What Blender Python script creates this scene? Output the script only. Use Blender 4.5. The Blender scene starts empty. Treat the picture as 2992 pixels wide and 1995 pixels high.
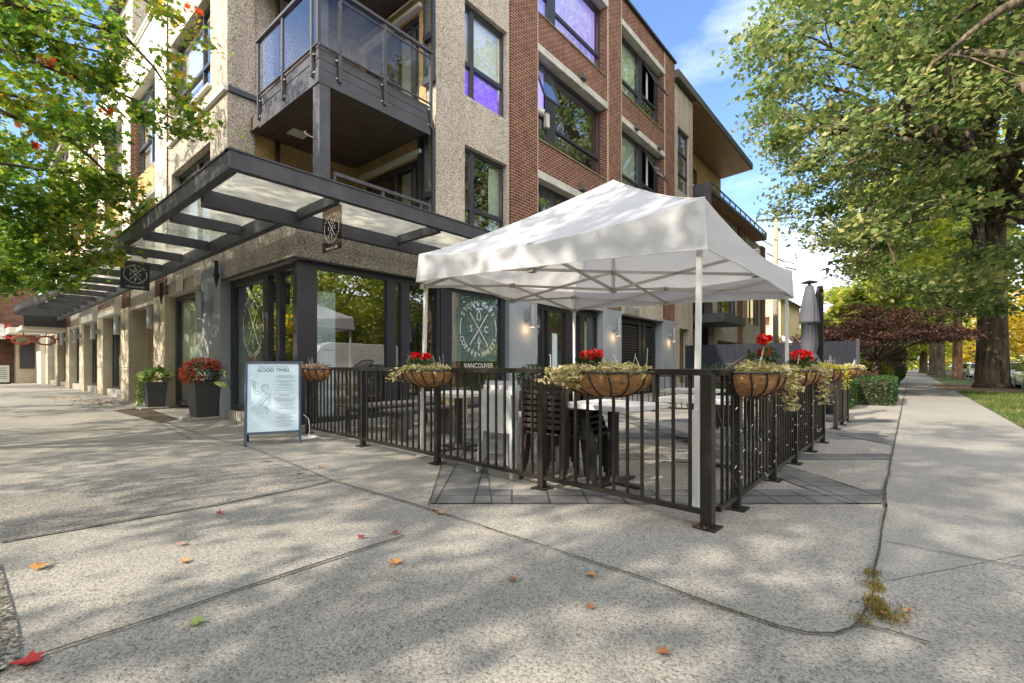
import bpy, bmesh, math, random
import numpy as np
from mathutils import Vector, Matrix
R = math.radians
sc = bpy.context.scene
col = sc.collection
# ------------------------------------------------------------------ camera, sky, sun, exposure
CAM_H = 1.08; F_PX = 1377.0; CX = 1496.0; HY = 1068.0; TH = R(40.2)
CT, ST = math.cos(TH), math.sin(TH)
cam = bpy.data.cameras.new('camera'); camo = bpy.data.objects.new('camera', cam); col.objects.link(camo)
camo.location = (0, 0, CAM_H); camo.rotation_euler = (R(90), 0, TH - R(90))
cam.sensor_width = 36; cam.lens = F_PX / 2992 * 36; cam.shift_y = (HY - 997.5) / 2992
cam.clip_start = 0.05; cam.clip_end = 2000
sc.camera = camo
SUN_EL = R(37); SUN_AZ = (-0.965, 0.26)                      # horizontal direction towards the sun
W = bpy.data.worlds.new('World'); sc.world = W; W.use_nodes = True
nt = W.node_tree; nd = nt.nodes; lk = nt.links
bg = nd['Background']
sky = nd.new('ShaderNodeTexSky'); sky.sky_type = 'NISHITA'; sky.sun_disc = False
sky.sun_elevation = SUN_EL; sky.sun_rotation = math.atan2(SUN_AZ[0], SUN_AZ[1])
sky.air_density = 1.0; sky.dust_density = 0.6; sky.ozone_density = 2.2
tc = nd.new('ShaderNodeTexCoord'); mp = nd.new('ShaderNodeMapping'); mp.inputs['Scale'].default_value = (1.0, 1.0, 2.6)
mp.inputs['Location'].default_value = (0.62, 0.2, 0.1)
cn = nd.new('ShaderNodeTexNoise'); cn.inputs['Scale'].default_value = 1.5; cn.inputs['Detail'].default_value = 7; cn.inputs['Roughness'].default_value = 0.55
cr = nd.new('ShaderNodeValToRGB'); cr.color_ramp.elements[0].position = 0.56; cr.color_ramp.elements[1].position = 0.78
sx = nd.new('ShaderNodeSeparateXYZ'); hz = nd.new('ShaderNodeMapRange')
hz.inputs['From Min'].default_value = 0.42; hz.inputs['From Max'].default_value = 0.10; hz.inputs['To Min'].default_value = 0.0; hz.inputs['To Max'].default_value = 0.22
ad = nd.new('ShaderNodeMath'); ad.operation = 'ADD'
mx = nd.new('ShaderNodeMixRGB'); mx.inputs['Color2'].default_value = (10.5, 9.8, 8.8, 1)
lk.new(tc.outputs['Generated'], mp.inputs['Vector']); lk.new(mp.outputs['Vector'], cn.inputs['Vector'])
lk.new(tc.outputs['Generated'], sx.inputs[0]); lk.new(sx.outputs['Z'], hz.inputs['Value'])
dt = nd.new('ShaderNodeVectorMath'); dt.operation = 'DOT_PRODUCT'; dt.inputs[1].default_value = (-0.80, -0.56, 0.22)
bm = nd.new('ShaderNodeMapRange'); bm.inputs['From Min'].default_value = -0.15; bm.inputs['From Max'].default_value = 0.55; bm.inputs['To Min'].default_value = 0.0; bm.inputs['To Max'].default_value = 0.30  # extra cloud cover added behind the view as neutral fill light
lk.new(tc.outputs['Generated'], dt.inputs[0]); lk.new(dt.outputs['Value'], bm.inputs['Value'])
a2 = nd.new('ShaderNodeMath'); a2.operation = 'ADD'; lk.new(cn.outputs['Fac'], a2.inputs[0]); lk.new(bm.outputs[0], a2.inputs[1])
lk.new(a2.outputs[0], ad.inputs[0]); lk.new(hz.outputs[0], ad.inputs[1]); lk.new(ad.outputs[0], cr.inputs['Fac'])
tint = nd.new('ShaderNodeMixRGB'); tint.blend_type = 'MULTIPLY'; tint.inputs['Fac'].default_value = 1; tint.inputs['Color2'].default_value = (0.80, 0.87, 1.0, 1)
lk.new(sky.outputs['Color'], tint.inputs['Color1'])
cm = nd.new('ShaderNodeMixRGB'); cm.inputs['Color1'].default_value = (5.0, 5.4, 6.2, 1); cm.inputs['Color2'].default_value = (11.0, 10.5, 9.9, 1)  # unseen clouds behind the view made brighter to lift the shade
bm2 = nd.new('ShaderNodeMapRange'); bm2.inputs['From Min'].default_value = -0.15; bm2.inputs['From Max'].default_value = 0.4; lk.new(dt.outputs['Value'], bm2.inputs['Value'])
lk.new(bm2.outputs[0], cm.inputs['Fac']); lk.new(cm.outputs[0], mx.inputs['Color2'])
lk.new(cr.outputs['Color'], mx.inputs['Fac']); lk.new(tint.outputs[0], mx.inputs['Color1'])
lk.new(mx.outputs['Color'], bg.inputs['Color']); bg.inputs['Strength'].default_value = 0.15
sl = bpy.data.lights.new('sun', 'SUN'); sl.energy = 3.6; sl.angle = R(0.7); sl.color = (1.0, 0.87, 0.70)
so = bpy.data.objects.new('sun', sl); col.objects.link(so)
sd = Vector((SUN_AZ[0] * math.cos(SUN_EL), SUN_AZ[1] * math.cos(SUN_EL), math.sin(SUN_EL)))
so.rotation_euler = sd.to_track_quat('Z', 'Y').to_euler(); so.location = (-20, 5, 30)
sc.view_settings.view_transform = 'Standard'; sc.view_settings.look = 'None'
sc.view_settings.gamma = 1; sc.view_settings.exposure = 1.27
# ------------------------------------------------------------------ measuring helpers (photo measurement -> place on a real plane)
def ray(u):
    t = (u - CX) / F_PX
    return CT + t * ST, ST - t * CT
def XR(u, Y=7.6): a, b = ray(u); return a * Y / b
def YL(u, X=3.55): a, b = ray(u); return b * X / a
def ground_at(u, v, z=0.0):
    d = (CAM_H - z) * F_PX / (v - HY); a, b = ray(u); return (a * d, b * d)
# ------------------------------------------------------------------ object helpers
def tag(o, label=None, cat=None, group=None, kind=None):
    if label: o['label'] = label
    if cat: o['category'] = cat
    if group: o['group'] = group
    if kind: o['kind'] = kind
    return o
def empty(name, loc, label, cat, group=None, rz=0):
    o = bpy.data.objects.new(name, None); col.objects.link(o); o.location = loc; o.rotation_euler = (0, 0, rz)
    o.empty_display_size = 0.1
    return tag(o, label, cat, group)
def copy_tree(o, parent=None):
    c = o.copy(); col.objects.link(c); c.parent = parent
    for ch in list(o.children):
        copy_tree(ch, c)
    return c
def wloc(p):
    v = Vector((0, 0, 0))
    while p is not None:
        v += p.location; p = p.parent
    return v
SPLIT = set('''painted_pillar concrete_pillar cross_beam lintel brick_reveal brick_capital sill window_sill shop_sill hood_vent wall_vent spike_finial shop_fascia
pebble_dash_wall brick_wall sheltered_wall balcony_column downpipe bolt wire_hook inner_beam roof_coping drip_trim pale_ledge spandrel_panel louvre pillar_groove movement_joint
entrance_post door_head tan_brick_wall core floor_slab cafe_interior top_storey_wall top_roof parapet_flashing corner_trim balustrade_glass paper_notice hanger leg crossarm
bracket balcony_stanchion recessed_wall recess_wall plinth eave entrance_wall fascia_board side_wall rear_leg_frame joint_bracket balcony_rail'''.split())
class MB:
    def __init__(s): s.v = []; s.f = []; s.m = []; s.k = 0; s.pieces = []; s.fpieces = []
    def add(s, vs, fs, m=None):
        n = len(s.v); nf = len(s.f); s.v += [tuple(p) for p in vs]
        s.pieces.append((n, len(s.v))); s.fpieces.append((nf, nf + len(fs)))
        for f in fs: s.f.append(tuple(i + n for i in f)); s.m.append(s.k if m is None else m)
        return s
    def box(s, x0, x1, y0, y1, z0, z1, m=None):
        if x0 > x1: x0, x1 = x1, x0
        if y0 > y1: y0, y1 = y1, y0
        if z0 > z1: z0, z1 = z1, z0
        return s.add([(x0,y0,z0),(x1,y0,z0),(x1,y1,z0),(x0,y1,z0),(x0,y0,z1),(x1,y0,z1),(x1,y1,z1),(x0,y1,z1)],
              [(0,3,2,1),(4,5,6,7),(0,1,5,4),(1,2,6,5),(2,3,7,6),(3,0,4,7)], m)
    def bar(s, p, q, w, h=None, up=(0, 0, 1), m=None):
        p = Vector(p); q = Vector(q); h = h or w; d = (q - p).normalized(); up = Vector(up)
        if abs(d.dot(up)) > 0.98: up = Vector((1, 0, 0))
        r = d.cross(up).normalized(); u = r.cross(d).normalized(); r = r * w / 2; u = u * h / 2
        vs = [p - r - u, p + r - u, p + r + u, p - r + u, q - r - u, q + r - u, q + r + u, q - r + u]
        return s.add(vs, [(0,1,2,3),(4,7,6,5),(0,4,5,1),(1,5,6,2),(2,6,7,3),(3,7,4,0)], m)
    def tube(s, pts, r, n=8, m=None, cap=True):
        pts = [Vector(p) for p in pts]; rr = r if isinstance(r, (list, tuple)) else [r] * len(pts)
        vs = []; fs = []; prev = None
        for i, p in enumerate(pts):
            d = (pts[min(i + 1, len(pts) - 1)] - pts[max(i - 1, 0)]).normalized()
            if prev is None:
                a = Vector((0, 0, 1)) if abs(d.z) < 0.9 else Vector((1, 0, 0))
                x = d.cross(a).normalized()
            else:
                x = (prev - d * prev.dot(d)).normalized()
            prev = x; y = d.cross(x)
            for k in range(n):
                a = 2 * math.pi * k / n; vs.append(p + (x * math.cos(a) + y * math.sin(a)) * rr[i])
        for i in range(len(pts) - 1):
            for k in range(n):
                fs.append((i*n+k, i*n+(k+1) % n, (i+1)*n+(k+1) % n, (i+1)*n+k))
        if cap: fs.append(tuple(range(n - 1, -1, -1))); fs.append(tuple((len(pts)-1)*n + k for k in range(n)))
        return s.add(vs, fs, m)
    def lathe(s, prof, c=(0, 0, 0), n=20, m=None, sx=1, sy=1):
        vs = []; fs = []
        for (r, z) in prof:
            for k in range(n):
                a = 2 * math.pi * k / n; vs.append((c[0] + r * math.cos(a) * sx, c[1] + r * math.sin(a) * sy, c[2] + z))
        for i in range(len(prof) - 1):
            for k in range(n): fs.append((i*n+k, i*n+(k+1) % n, (i+1)*n+(k+1) % n, (i+1)*n+k))
        fs.append(tuple(range(n - 1, -1, -1))); fs.append(tuple((len(prof)-1)*n + k for k in range(n)))
        return s.add(vs, fs, m)
    def sphere(s, c, r, n=10, k=6, sc3=(1, 1, 1), m=None):
        prof = [(max(1e-4, math.sin(math.pi * i / k)) * r, -math.cos(math.pi * i / k) * r * sc3[2]) for i in range(k + 1)]
        return s.lathe(prof, c, n, m, sc3[0], sc3[1])
    def prism(s, pts, z0, z1, m=None):          # horizontal outline extruded in z
        n = len(pts); vs = [(x, y, z0) for x, y in pts] + [(x, y, z1) for x, y in pts]
        a = sum(pts[i][0]*pts[(i+1) % n][1] - pts[(i+1) % n][0]*pts[i][1] for i in range(n))
        fs = [tuple(range(n - 1, -1, -1)), tuple(range(n, 2*n))] + [(i, (i+1) % n, n+(i+1) % n, n+i) for i in range(n)]
        if a < 0: fs = [tuple(reversed(f)) for f in fs]
        return s.add(vs, fs, m)
    def extr(s, pts, o, ux, uy, t, m=None):     # 2D outline in plane (o, ux, uy), extruded by vector t
        o, ux, uy, t = Vector(o), Vector(ux), Vector(uy), Vector(t)
        a = [o + ux * x + uy * y for x, y in pts]; n = len(pts)
        vs = a + [p + t for p in a]
        return s.add(vs, [tuple(range(n)), tuple(range(2*n-1, n-1, -1))] + [(i, n+i, n+(i+1) % n, (i+1) % n) for i in range(n)], m)
    def sheet(s, pts, z, m=None):
        n = len(pts); a = sum(pts[i][0]*pts[(i+1) % n][1] - pts[(i+1) % n][0]*pts[i][1] for i in range(n))
        f = tuple(range(n)) if a > 0 else tuple(reversed(range(n)))
        return s.add([(x, y, z) for x, y in pts], [f], m)
    def clusters(s):
        B_ = []
        for a, b in s.pieces:
            v = np.array(s.v[a:b]); B_.append((v.min(0) - 0.004, v.max(0) + 0.004))
        n = len(B_); par = list(range(n))
        def fd(i):
            while par[i] != i: i = par[i]
            return i
        for i in range(n):
            for j in range(i):
                if np.all(B_[i][0] <= B_[j][1]) and np.all(B_[j][0] <= B_[i][1]): par[fd(i)] = fd(j)
        out = {}
        for i in range(n): out.setdefault(fd(i), []).append(i)
        return list(out.values())
    def build(s, name, mats, parent=None, smooth=False, bevel=0, local=False, fixn=False, solid=0, origin=None):
        if name in SPLIT and len(s.pieces) > 1:
            cl = s.clusters()
            if len(cl) > 1:
                res = []
                for c in cl:
                    m2 = MB()
                    for i in c:
                        a, b = s.pieces[i]; fa, fb = s.fpieces[i]
                        m2.add(s.v[a:b], [tuple(k - a for k in f) for f in s.f[fa:fb]]); m2.m[-(fb - fa):] = s.m[fa:fb]
                    res.append(m2.build(name, mats, parent, smooth, bevel, local, fixn, solid, origin))
                return res[0]
        me = bpy.data.meshes.new(name)
        if not isinstance(mats, (list, tuple)): mats = [mats]
        off = Vector((0, 0, 0)) if (local or parent is None) else wloc(parent)
        if origin is not None: off = Vector(origin)
        vs = np.array(s.v, dtype=np.float64) - np.array(off)[None, :] if len(s.v) else np.zeros((0, 3))
        me.from_pydata([tuple(p) for p in vs], [], s.f)
        for mt in mats: me.materials.append(mt)
        if len(mats) > 1: me.polygons.foreach_set('material_index', [min(i, len(mats) - 1) for i in s.m])
        if smooth: me.polygons.foreach_set('use_smooth', [True] * len(me.polygons))
        if fixn:
            b = bmesh.new(); b.from_mesh(me); bmesh.ops.recalc_face_normals(b, faces=b.faces); b.to_mesh(me); b.free()
        me.update()
        uv = me.uv_layers.new(name='UVMap'); gv = np.array(s.v, dtype=np.float64)
        data = np.zeros((len(me.loops), 2))
        for p in me.polygons:
            nx, ny, nz = abs(p.normal.x), abs(p.normal.y), abs(p.normal.z)
            a, b = ((1, 2) if nx >= ny and nx >= nz else ((0, 2) if ny >= nz else (0, 1)))
            for li in p.loop_indices:
                q = gv[me.loops[li].vertex_index]; data[li] = (q[a], q[b])
        uv.data.foreach_set('uv', data.ravel())
        o = bpy.data.objects.new(name, me); col.objects.link(o)
        if parent is not None: o.parent = parent
        if origin is not None: o.location = origin
        if bevel:
            md = o.modifiers.new('b', 'BEVEL'); md.width = bevel; md.segments = 2; md.limit_method = 'ANGLE'; md.angle_limit = R(50)
        if solid:
            md = o.modifiers.new('s', 'SOLIDIFY'); md.thickness = solid
        return o
def np_mesh(name, V, k, mat, parent=None, mi=None, mats=None, smooth=False):
    """many loose k-sided faces: V is (n*k, 3)"""
    n = len(V) // k; me = bpy.data.meshes.new(name)
    off = np.array(wloc(parent)) if parent is not None else np.zeros(3)
    V = V - off
    me.vertices.add(n * k); me.vertices.foreach_set('co', V.astype(np.float32).ravel())
    me.loops.add(n * k); me.loops.foreach_set('vertex_index', np.arange(n * k, dtype=np.int32))
    me.polygons.add(n); me.polygons.foreach_set('loop_start', np.arange(0, n * k, k, dtype=np.int32))
    try: me.polygons.foreach_set('loop_total', np.full(n, k, dtype=np.int32))
    except Exception: pass
    for m in (mats or [mat]): me.materials.append(m)
    if mi is not None: me.polygons.foreach_set('material_index', mi.astype(np.int32))
    me.update(calc_edges=True); me.validate()
    o = bpy.data.objects.new(name, me); col.objects.link(o)
    if parent is not None: o.parent = parent
    return o
# ------------------------------------------------------------------ materials
def mat(name, c, rough=0.6, metal=0, spec=0.5, noise=None, bump=None, trans=0, emit=None, coat=0):
    """noise=(scale, amount) colour mottling, bump=(scale, strength)"""
    m = bpy.data.materials.new(name); m.use_nodes = True; t = m.node_tree; N = t.nodes; L = t.links
    b = N['Principled BSDF']; b.inputs['Base Color'].default_value = (*c, 1); b.inputs['Roughness'].default_value = rough
    b.inputs['Metallic'].default_value = metal; b.inputs['Specular IOR Level'].default_value = spec
    b.inputs['Coat Weight'].default_value = coat
    if emit: b.inputs['Emission Color'].default_value = (*emit[0], 1); b.inputs['Emission Strength'].default_value = emit[1]
    tcn = N.new('ShaderNodeTexCoord')
    if noise:
        n1 = N.new('ShaderNodeTexNoise'); n1.inputs['Scale'].default_value = noise[0]; n1.inputs['Detail'].default_value = 6; n1.inputs['Roughness'].default_value = 0.6
        L.new(tcn.outputs['Object'], n1.inputs['Vector'])
        r = N.new('ShaderNodeMapRange'); r.inputs['From Min'].default_value = 0.3; r.inputs['From Max'].default_value = 0.7
        r.inputs['To Min'].default_value = 1 - noise[1]; r.inputs['To Max'].default_value = 1 + noise[1]
        v = N.new('ShaderNodeVectorMath'); v.operation = 'SCALE'; v.inputs[0].default_value = c
        L.new(n1.outputs['Fac'], r.inputs['Value']); L.new(r.outputs[0], v.inputs['Scale']); L.new(v.outputs[0], b.inputs['Base Color'])
    if bump:
        n2 = N.new('ShaderNodeTexNoise'); n2.inputs['Scale'].default_value = bump[0]; n2.inputs['Detail'].default_value = 4
        L.new(tcn.outputs['Object'], n2.inputs['Vector'])
        bp = N.new('ShaderNodeBump'); bp.inputs['Strength'].default_value = bump[1]; bp.inputs['Distance'].default_value = 0.02
        L.new(n2.outputs['Fac'], bp.inputs['Height']); L.new(bp.outputs[0], b.inputs['Normal'])
    return m
def ramp(N, stops, interp='LINEAR'):
    r = N.new('ShaderNodeValToRGB'); e = r.color_ramp.elements; r.color_ramp.interpolation = interp
    e[0].position = stops[0][0]; e[0].color = (*stops[0][1], 1); e[1].position = stops[1][0]; e[1].color = (*stops[1][1], 1)
    for p, c in stops[2:]:
        x = e.new(p); x.color = (*c, 1)
    return r
def aggregate_mat(name, scale, stops, large=(0.7, 0.18), bumps=0.5, rough=0.9, stain=None, dist=0.01, gum=None, streak=None):
    """exposed stone aggregate: one random colour per voronoi cell, plus broad mottling"""
    m = bpy.data.materials.new(name); m.use_nodes = True; t = m.node_tree; N = t.nodes; L = t.links
    b = N['Principled BSDF']; b.inputs['Roughness'].default_value = rough; b.inputs['Specular IOR Level'].default_value = 0.25
    tcn = N.new('ShaderNodeTexCoord'); vo = N.new('ShaderNodeTexVoronoi'); vo.inputs['Scale'].default_value = scale
    wn = N.new('ShaderNodeTexNoise'); wn.inputs['Scale'].default_value = scale * 0.8
    dm = N.new('ShaderNodeVectorMath'); dm.operation = 'SCALE'; dm.inputs['Scale'].default_value = 0.5 / scale
    ds = N.new('ShaderNodeVectorMath'); ds.operation = 'ADD'
    L.new(tcn.outputs['Object'], wn.inputs['Vector']); L.new(wn.outputs['Color'], dm.inputs[0]); L.new(dm.outputs[0], ds.inputs[0]); L.new(tcn.outputs['Object'], ds.inputs[1])
    L.new(ds.outputs[0], vo.inputs['Vector'])
    bw = N.new('ShaderNodeRGBToBW'); L.new(vo.outputs['Color'], bw.inputs[0])
    r = ramp(N, stops); L.new(bw.outputs[0], r.inputs['Fac'])
    n1 = N.new('ShaderNodeTexNoise'); n1.inputs['Scale'].default_value = large[0]; n1.inputs['Detail'].default_value = 8; n1.inputs['Roughness'].default_value = 0.65
    L.new(tcn.outputs['Object'], n1.inputs['Vector'])
    mr = N.new('ShaderNodeMapRange'); mr.inputs['From Min'].default_value = 0.3; mr.inputs['From Max'].default_value = 0.7; mr.inputs['To Min'].default_value = 1 - large[1]; mr.inputs['To Max'].default_value = 1 + large[1]
    L.new(n1.outputs['Fac'], mr.inputs['Value'])
    v = N.new('ShaderNodeVectorMath'); v.operation = 'SCALE'; L.new(r.outputs[0], v.inputs[0]); L.new(mr.outputs[0], v.inputs['Scale'])
    out = v.outputs[0]
    if stain:
        n3 = N.new('ShaderNodeTexNoise'); n3.inputs['Scale'].default_value = stain[0]; n3.inputs['Detail'].default_value = 9; n3.inputs['Roughness'].default_value = 0.7
        L.new(tcn.outputs['Object'], n3.inputs['Vector'])
        sr = N.new('ShaderNodeMapRange'); sr.inputs['From Min'].default_value = 0.52; sr.inputs['From Max'].default_value = 0.72; sr.inputs['To Max'].default_value = stain[1]
        L.new(n3.outputs['Fac'], sr.inputs['Value'])
        sm = N.new('ShaderNodeMixRGB'); sm.inputs['Color2'].default_value = (*stain[2], 1); L.new(sr.outputs[0], sm.inputs['Fac']); L.new(out, sm.inputs['Color1']); out = sm.outputs[0]
    if gum:                                    # old gum spots and drips trodden into the surface
        vg = N.new('ShaderNodeTexVoronoi'); vg.inputs['Scale'].default_value = gum; vg.inputs['Randomness'].default_value = 1.0
        L.new(tcn.outputs['Object'], vg.inputs['Vector']); gr = N.new('ShaderNodeMapRange'); gr.inputs['From Min'].default_value = 0.05; gr.inputs['From Max'].default_value = 0.035; gr.inputs['To Max'].default_value = 0.6
        L.new(vg.outputs['Distance'], gr.inputs['Value']); gb = N.new('ShaderNodeRGBToBW'); L.new(vg.outputs['Color'], gb.inputs[0]); gt = N.new('ShaderNodeMath'); gt.operation = 'LESS_THAN'; gt.inputs[1].default_value = 0.42; L.new(gb.outputs[0], gt.inputs[0])
        gm = N.new('ShaderNodeMath'); gm.operation = 'MULTIPLY'; L.new(gr.outputs[0], gm.inputs[0]); L.new(gt.outputs[0], gm.inputs[1])
        g2_ = N.new('ShaderNodeMixRGB'); g2_.inputs['Color2'].default_value = (0.07, 0.068, 0.064, 1); L.new(gm.outputs[0], g2_.inputs['Fac']); L.new(out, g2_.inputs['Color1']); out = g2_.outputs[0]
    if streak:                                 # rain streaks running down the wall
        ms_ = N.new('ShaderNodeMapping'); ms_.inputs['Scale'].default_value = (3.0, 3.0, 0.22); L.new(tcn.outputs['Object'], ms_.inputs[0])
        n4 = N.new('ShaderNodeTexNoise'); n4.inputs['Scale'].default_value = 1.0; n4.inputs['Detail'].default_value = 6; L.new(ms_.outputs[0], n4.inputs['Vector'])
        r4 = N.new('ShaderNodeMapRange'); r4.inputs['From Min'].default_value = 0.45; r4.inputs['From Max'].default_value = 0.75; r4.inputs['To Min'].default_value = 1.0; r4.inputs['To Max'].default_value = 1 - streak
        L.new(n4.outputs['Fac'], r4.inputs['Value']); v4 = N.new('ShaderNodeVectorMath'); v4.operation = 'SCALE'; L.new(out, v4.inputs[0]); L.new(r4.outputs[0], v4.inputs['Scale']); out = v4.outputs[0]
    L.new(out, b.inputs['Base Color'])
    bp = N.new('ShaderNodeBump'); bp.inputs['Strength'].default_value = bumps; bp.inputs['Distance'].default_value = dist; bp.invert = True
    L.new(vo.outputs['Distance'], bp.inputs['Height']); L.new(bp.outputs[0], b.inputs['Normal'])
    return m
def brick_mat(name, c1, c2, mortar, bw=0.215, bh=0.075, ms=0.011, extra=0.25):
    m = bpy.data.materials.new(name); m.use_nodes = True; t = m.node_tree; N = t.nodes; L = t.links
    b = N['Principled BSDF']; b.inputs['Roughness'].default_value = 0.85; b.inputs['Specular IOR Level'].default_value = 0.25
    uv = N.new('ShaderNodeUVMap'); br = N.new('ShaderNodeTexBrick'); br.inputs['Scale'].default_value = 1
    br.inputs['Brick Width'].default_value = bw; br.inputs['Row Height'].default_value = bh; br.inputs['Mortar Size'].default_value = ms; br.inputs['Mortar Smooth'].default_value = 0.3
    br.inputs['Color1'].default_value = (*c1, 1); br.inputs['Color2'].default_value = (*c2, 1); br.inputs['Mortar'].default_value = (*mortar, 1)
    L.new(uv.outputs[0], br.inputs['Vector'])
    n1 = N.new('ShaderNodeTexNoise'); n1.inputs['Scale'].default_value = 3.0; n1.inputs['Detail'].default_value = 8; L.new(uv.outputs[0], n1.inputs['Vector'])
    mr = N.new('ShaderNodeMapRange'); mr.inputs['From Min'].default_value = 0.3; mr.inputs['From Max'].default_value = 0.7; mr.inputs['To Min'].default_value = 1 - extra; mr.inputs['To Max'].default_value = 1 + extra
    L.new(n1.outputs['Fac'], mr.inputs['Value'])
    v = N.new('ShaderNodeVectorMath'); v.operation = 'SCALE'; L.new(br.outputs['Color'], v.inputs[0]); L.new(mr.outputs[0], v.inputs['Scale']); L.new(v.outputs[0], b.inputs['Base Color'])
    bp = N.new('ShaderNodeBump'); bp.invert = True; bp.inputs['Strength'].default_value = 0.6; bp.inputs['Distance'].default_value = 0.01
    L.new(br.outputs['Fac'], bp.inputs['Height']); L.new(bp.outputs[0], b.inputs['Normal'])
    return m
def glass_mat(name, tint=(0.8, 0.85, 0.84), refl=0.3, wav=0.0):
    m = bpy.data.materials.new(name); m.use_nodes = True; t = m.node_tree; N = t.nodes; L = t.links
    N.remove(N['Principled BSDF']); o = N['Material Output']
    tr = N.new('ShaderNodeBsdfTransparent'); tr.inputs['Color'].default_value = (*tint, 1)
    gl = N.new('ShaderNodeBsdfGlossy'); gl.inputs['Roughness'].default_value = 0.0; gl.inputs['Color'].default_value = (0.95, 0.97, 1, 1)
    lw = N.new('ShaderNodeLayerWeight'); lw.inputs['Blend'].default_value = 0.5; pw = N.new('ShaderNodeMath'); pw.operation = 'POWER'; pw.inputs[1].default_value = 4.0
    mr = N.new('ShaderNodeMapRange'); mr.inputs['To Min'].default_value = refl; mr.inputs['To Max'].default_value = 1.0
    L.new(lw.outputs['Facing'], pw.inputs[0]); L.new(pw.outputs[0], mr.inputs['Value'])
    mix = N.new('ShaderNodeMixShader'); L.new(mr.outputs[0], mix.inputs[0]); L.new(tr.outputs[0], mix.inputs[1]); L.new(gl.outputs[0], mix.inputs[2])
    if wav:
        tcn = N.new('ShaderNodeTexCoord'); n2 = N.new('ShaderNodeTexNoise'); n2.inputs['Scale'].default_value = 1.3; n2.inputs['Detail'].default_value = 1
        bp = N.new('ShaderNodeBump'); bp.inputs['Strength'].default_value = wav; bp.inputs['Distance'].default_value = 0.02
        L.new(tcn.outputs['Object'], n2.inputs['Vector']); L.new(n2.outputs['Fac'], bp.inputs['Height']); L.new(bp.outputs[0], gl.inputs['Normal'])
    L.new(mix.outputs[0], o.inputs['Surface']); return m
def leaf_mat(name, cols, trans=0.45, rough=0.5, patch=0.55):
    """one random colour per leaf, light passing through"""
    m = bpy.data.materials.new(name); m.use_nodes = True; t = m.node_tree; N = t.nodes; L = t.links
    b = N['Principled BSDF']; b.inputs['Roughness'].default_value = rough; b.inputs['Specular IOR Level'].default_value = 0.35
    g = N.new('ShaderNodeNewGeometry'); r = ramp(N, cols); 
    tcn = N.new('ShaderNodeTexCoord'); nz = N.new('ShaderNodeTexNoise'); nz.inputs['Scale'].default_value = patch; nz.inputs['Detail'].default_value = 3; L.new(tcn.outputs['Object'], nz.inputs['Vector'])
    nr = N.new('ShaderNodeMapRange'); nr.inputs['From Min'].default_value = 0.3; nr.inputs['From Max'].default_value = 0.7; nr.inputs['To Min'].default_value = -0.28; nr.inputs['To Max'].default_value = 0.28; L.new(nz.outputs['Fac'], nr.inputs['Value'])
    sa = N.new('ShaderNodeMath'); sa.operation = 'ADD'; L.new(g.outputs['Random Per Island'], sa.inputs[0]); L.new(nr.outputs[0], sa.inputs[1]); L.new(sa.outputs[0], r.inputs['Fac']); L.new(r.outputs[0], b.inputs['Base Color'])
    tl = N.new('ShaderNodeBsdfTranslucent'); hs = N.new('ShaderNodeHueSaturation'); hs.inputs['Saturation'].default_value = 1.15; hs.inputs['Value'].default_value = 1.5
    L.new(r.outputs[0], hs.inputs['Color']); L.new(hs.outputs[0], tl.inputs['Color'])
    mix = N.new('ShaderNodeMixShader'); mix.inputs[0].default_value = trans
    L.new(b.outputs[0], mix.inputs[1]); L.new(tl.outputs[0], mix.inputs[2]); L.new(mix.outputs[0], N['Material Output'].inputs['Surface'])
    return m
M = {}
M['pebble'] = aggregate_mat('pebble_dash', 72, [(0.12, (0.10, 0.09, 0.082)), (0.30, (0.26, 0.228, 0.195)), (0.46, (0.43, 0.38, 0.325)), (0.66, (0.54, 0.48, 0.415)), (0.9, (0.63, 0.57, 0.50))], (0.6, 0.12), 0.45, streak=0.22)
M['pavement'] = aggregate_mat('exposed_aggregate_pavement', 125, [(0.06, (0.10, 0.097, 0.09)), (0.32, (0.215, 0.207, 0.19)), (0.55, (0.27, 0.26, 0.24)), (0.85, (0.34, 0.327, 0.30))], (0.45, 0.20), 0.35, gum=3.1, stain=(1.1, 0.40, (0.12, 0.115, 0.10)), dist=0.008)
M['sidewalk'] = aggregate_mat('sidewalk_concrete', 140, [(0.08, (0.14, 0.137, 0.13)), (0.4, (0.23, 0.226, 0.213)), (0.85, (0.30, 0.293, 0.273))], (0.4, 0.16), 0.3, gum=3.3, stain=(1.1, 0.3, (0.14, 0.135, 0.115)), dist=0.006)
M['paver'] = brick_mat('grey_pavers', (0.105, 0.105, 0.112), (0.175, 0.172, 0.168), (0.05, 0.047, 0.04), 0.3, 0.3, 0.009, 0.35)
M['joint'] = mat('joint_dirt', (0.055, 0.05, 0.04), 0.95, noise=(6, 0.4))
M['asphalt'] = aggregate_mat('asphalt', 80, [(0.2, (0.035, 0.035, 0.036)), (0.8, (0.085, 0.083, 0.08))], (0.3, 0.15), 0.3)
M['kerb'] = mat('kerb_concrete', (0.30, 0.29, 0.27), 0.9, noise=(3, 0.2))
M['brick'] = brick_mat('red_brick', (0.140, 0.048, 0.032), (0.095, 0.034, 0.024), (0.36, 0.27, 0.205), ms=0.0085)
M['brick_old'] = brick_mat('tan_brick', (0.40, 0.30, 0.17), (0.34, 0.25, 0.14), (0.46, 0.38, 0.27))
M['cream'] = mat('cream_render', (0.66, 0.63, 0.54), 0.85, noise=(1.2, 0.06), bump=(60, 0.15))
M['ochre'] = aggregate_mat('ochre_pebble_dash', 72, [(0.12, (0.22, 0.13, 0.05)), (0.45, (0.50, 0.33, 0.15)), (0.9, (0.66, 0.48, 0.26))], (0.5, 0.12), 0.6)
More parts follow.
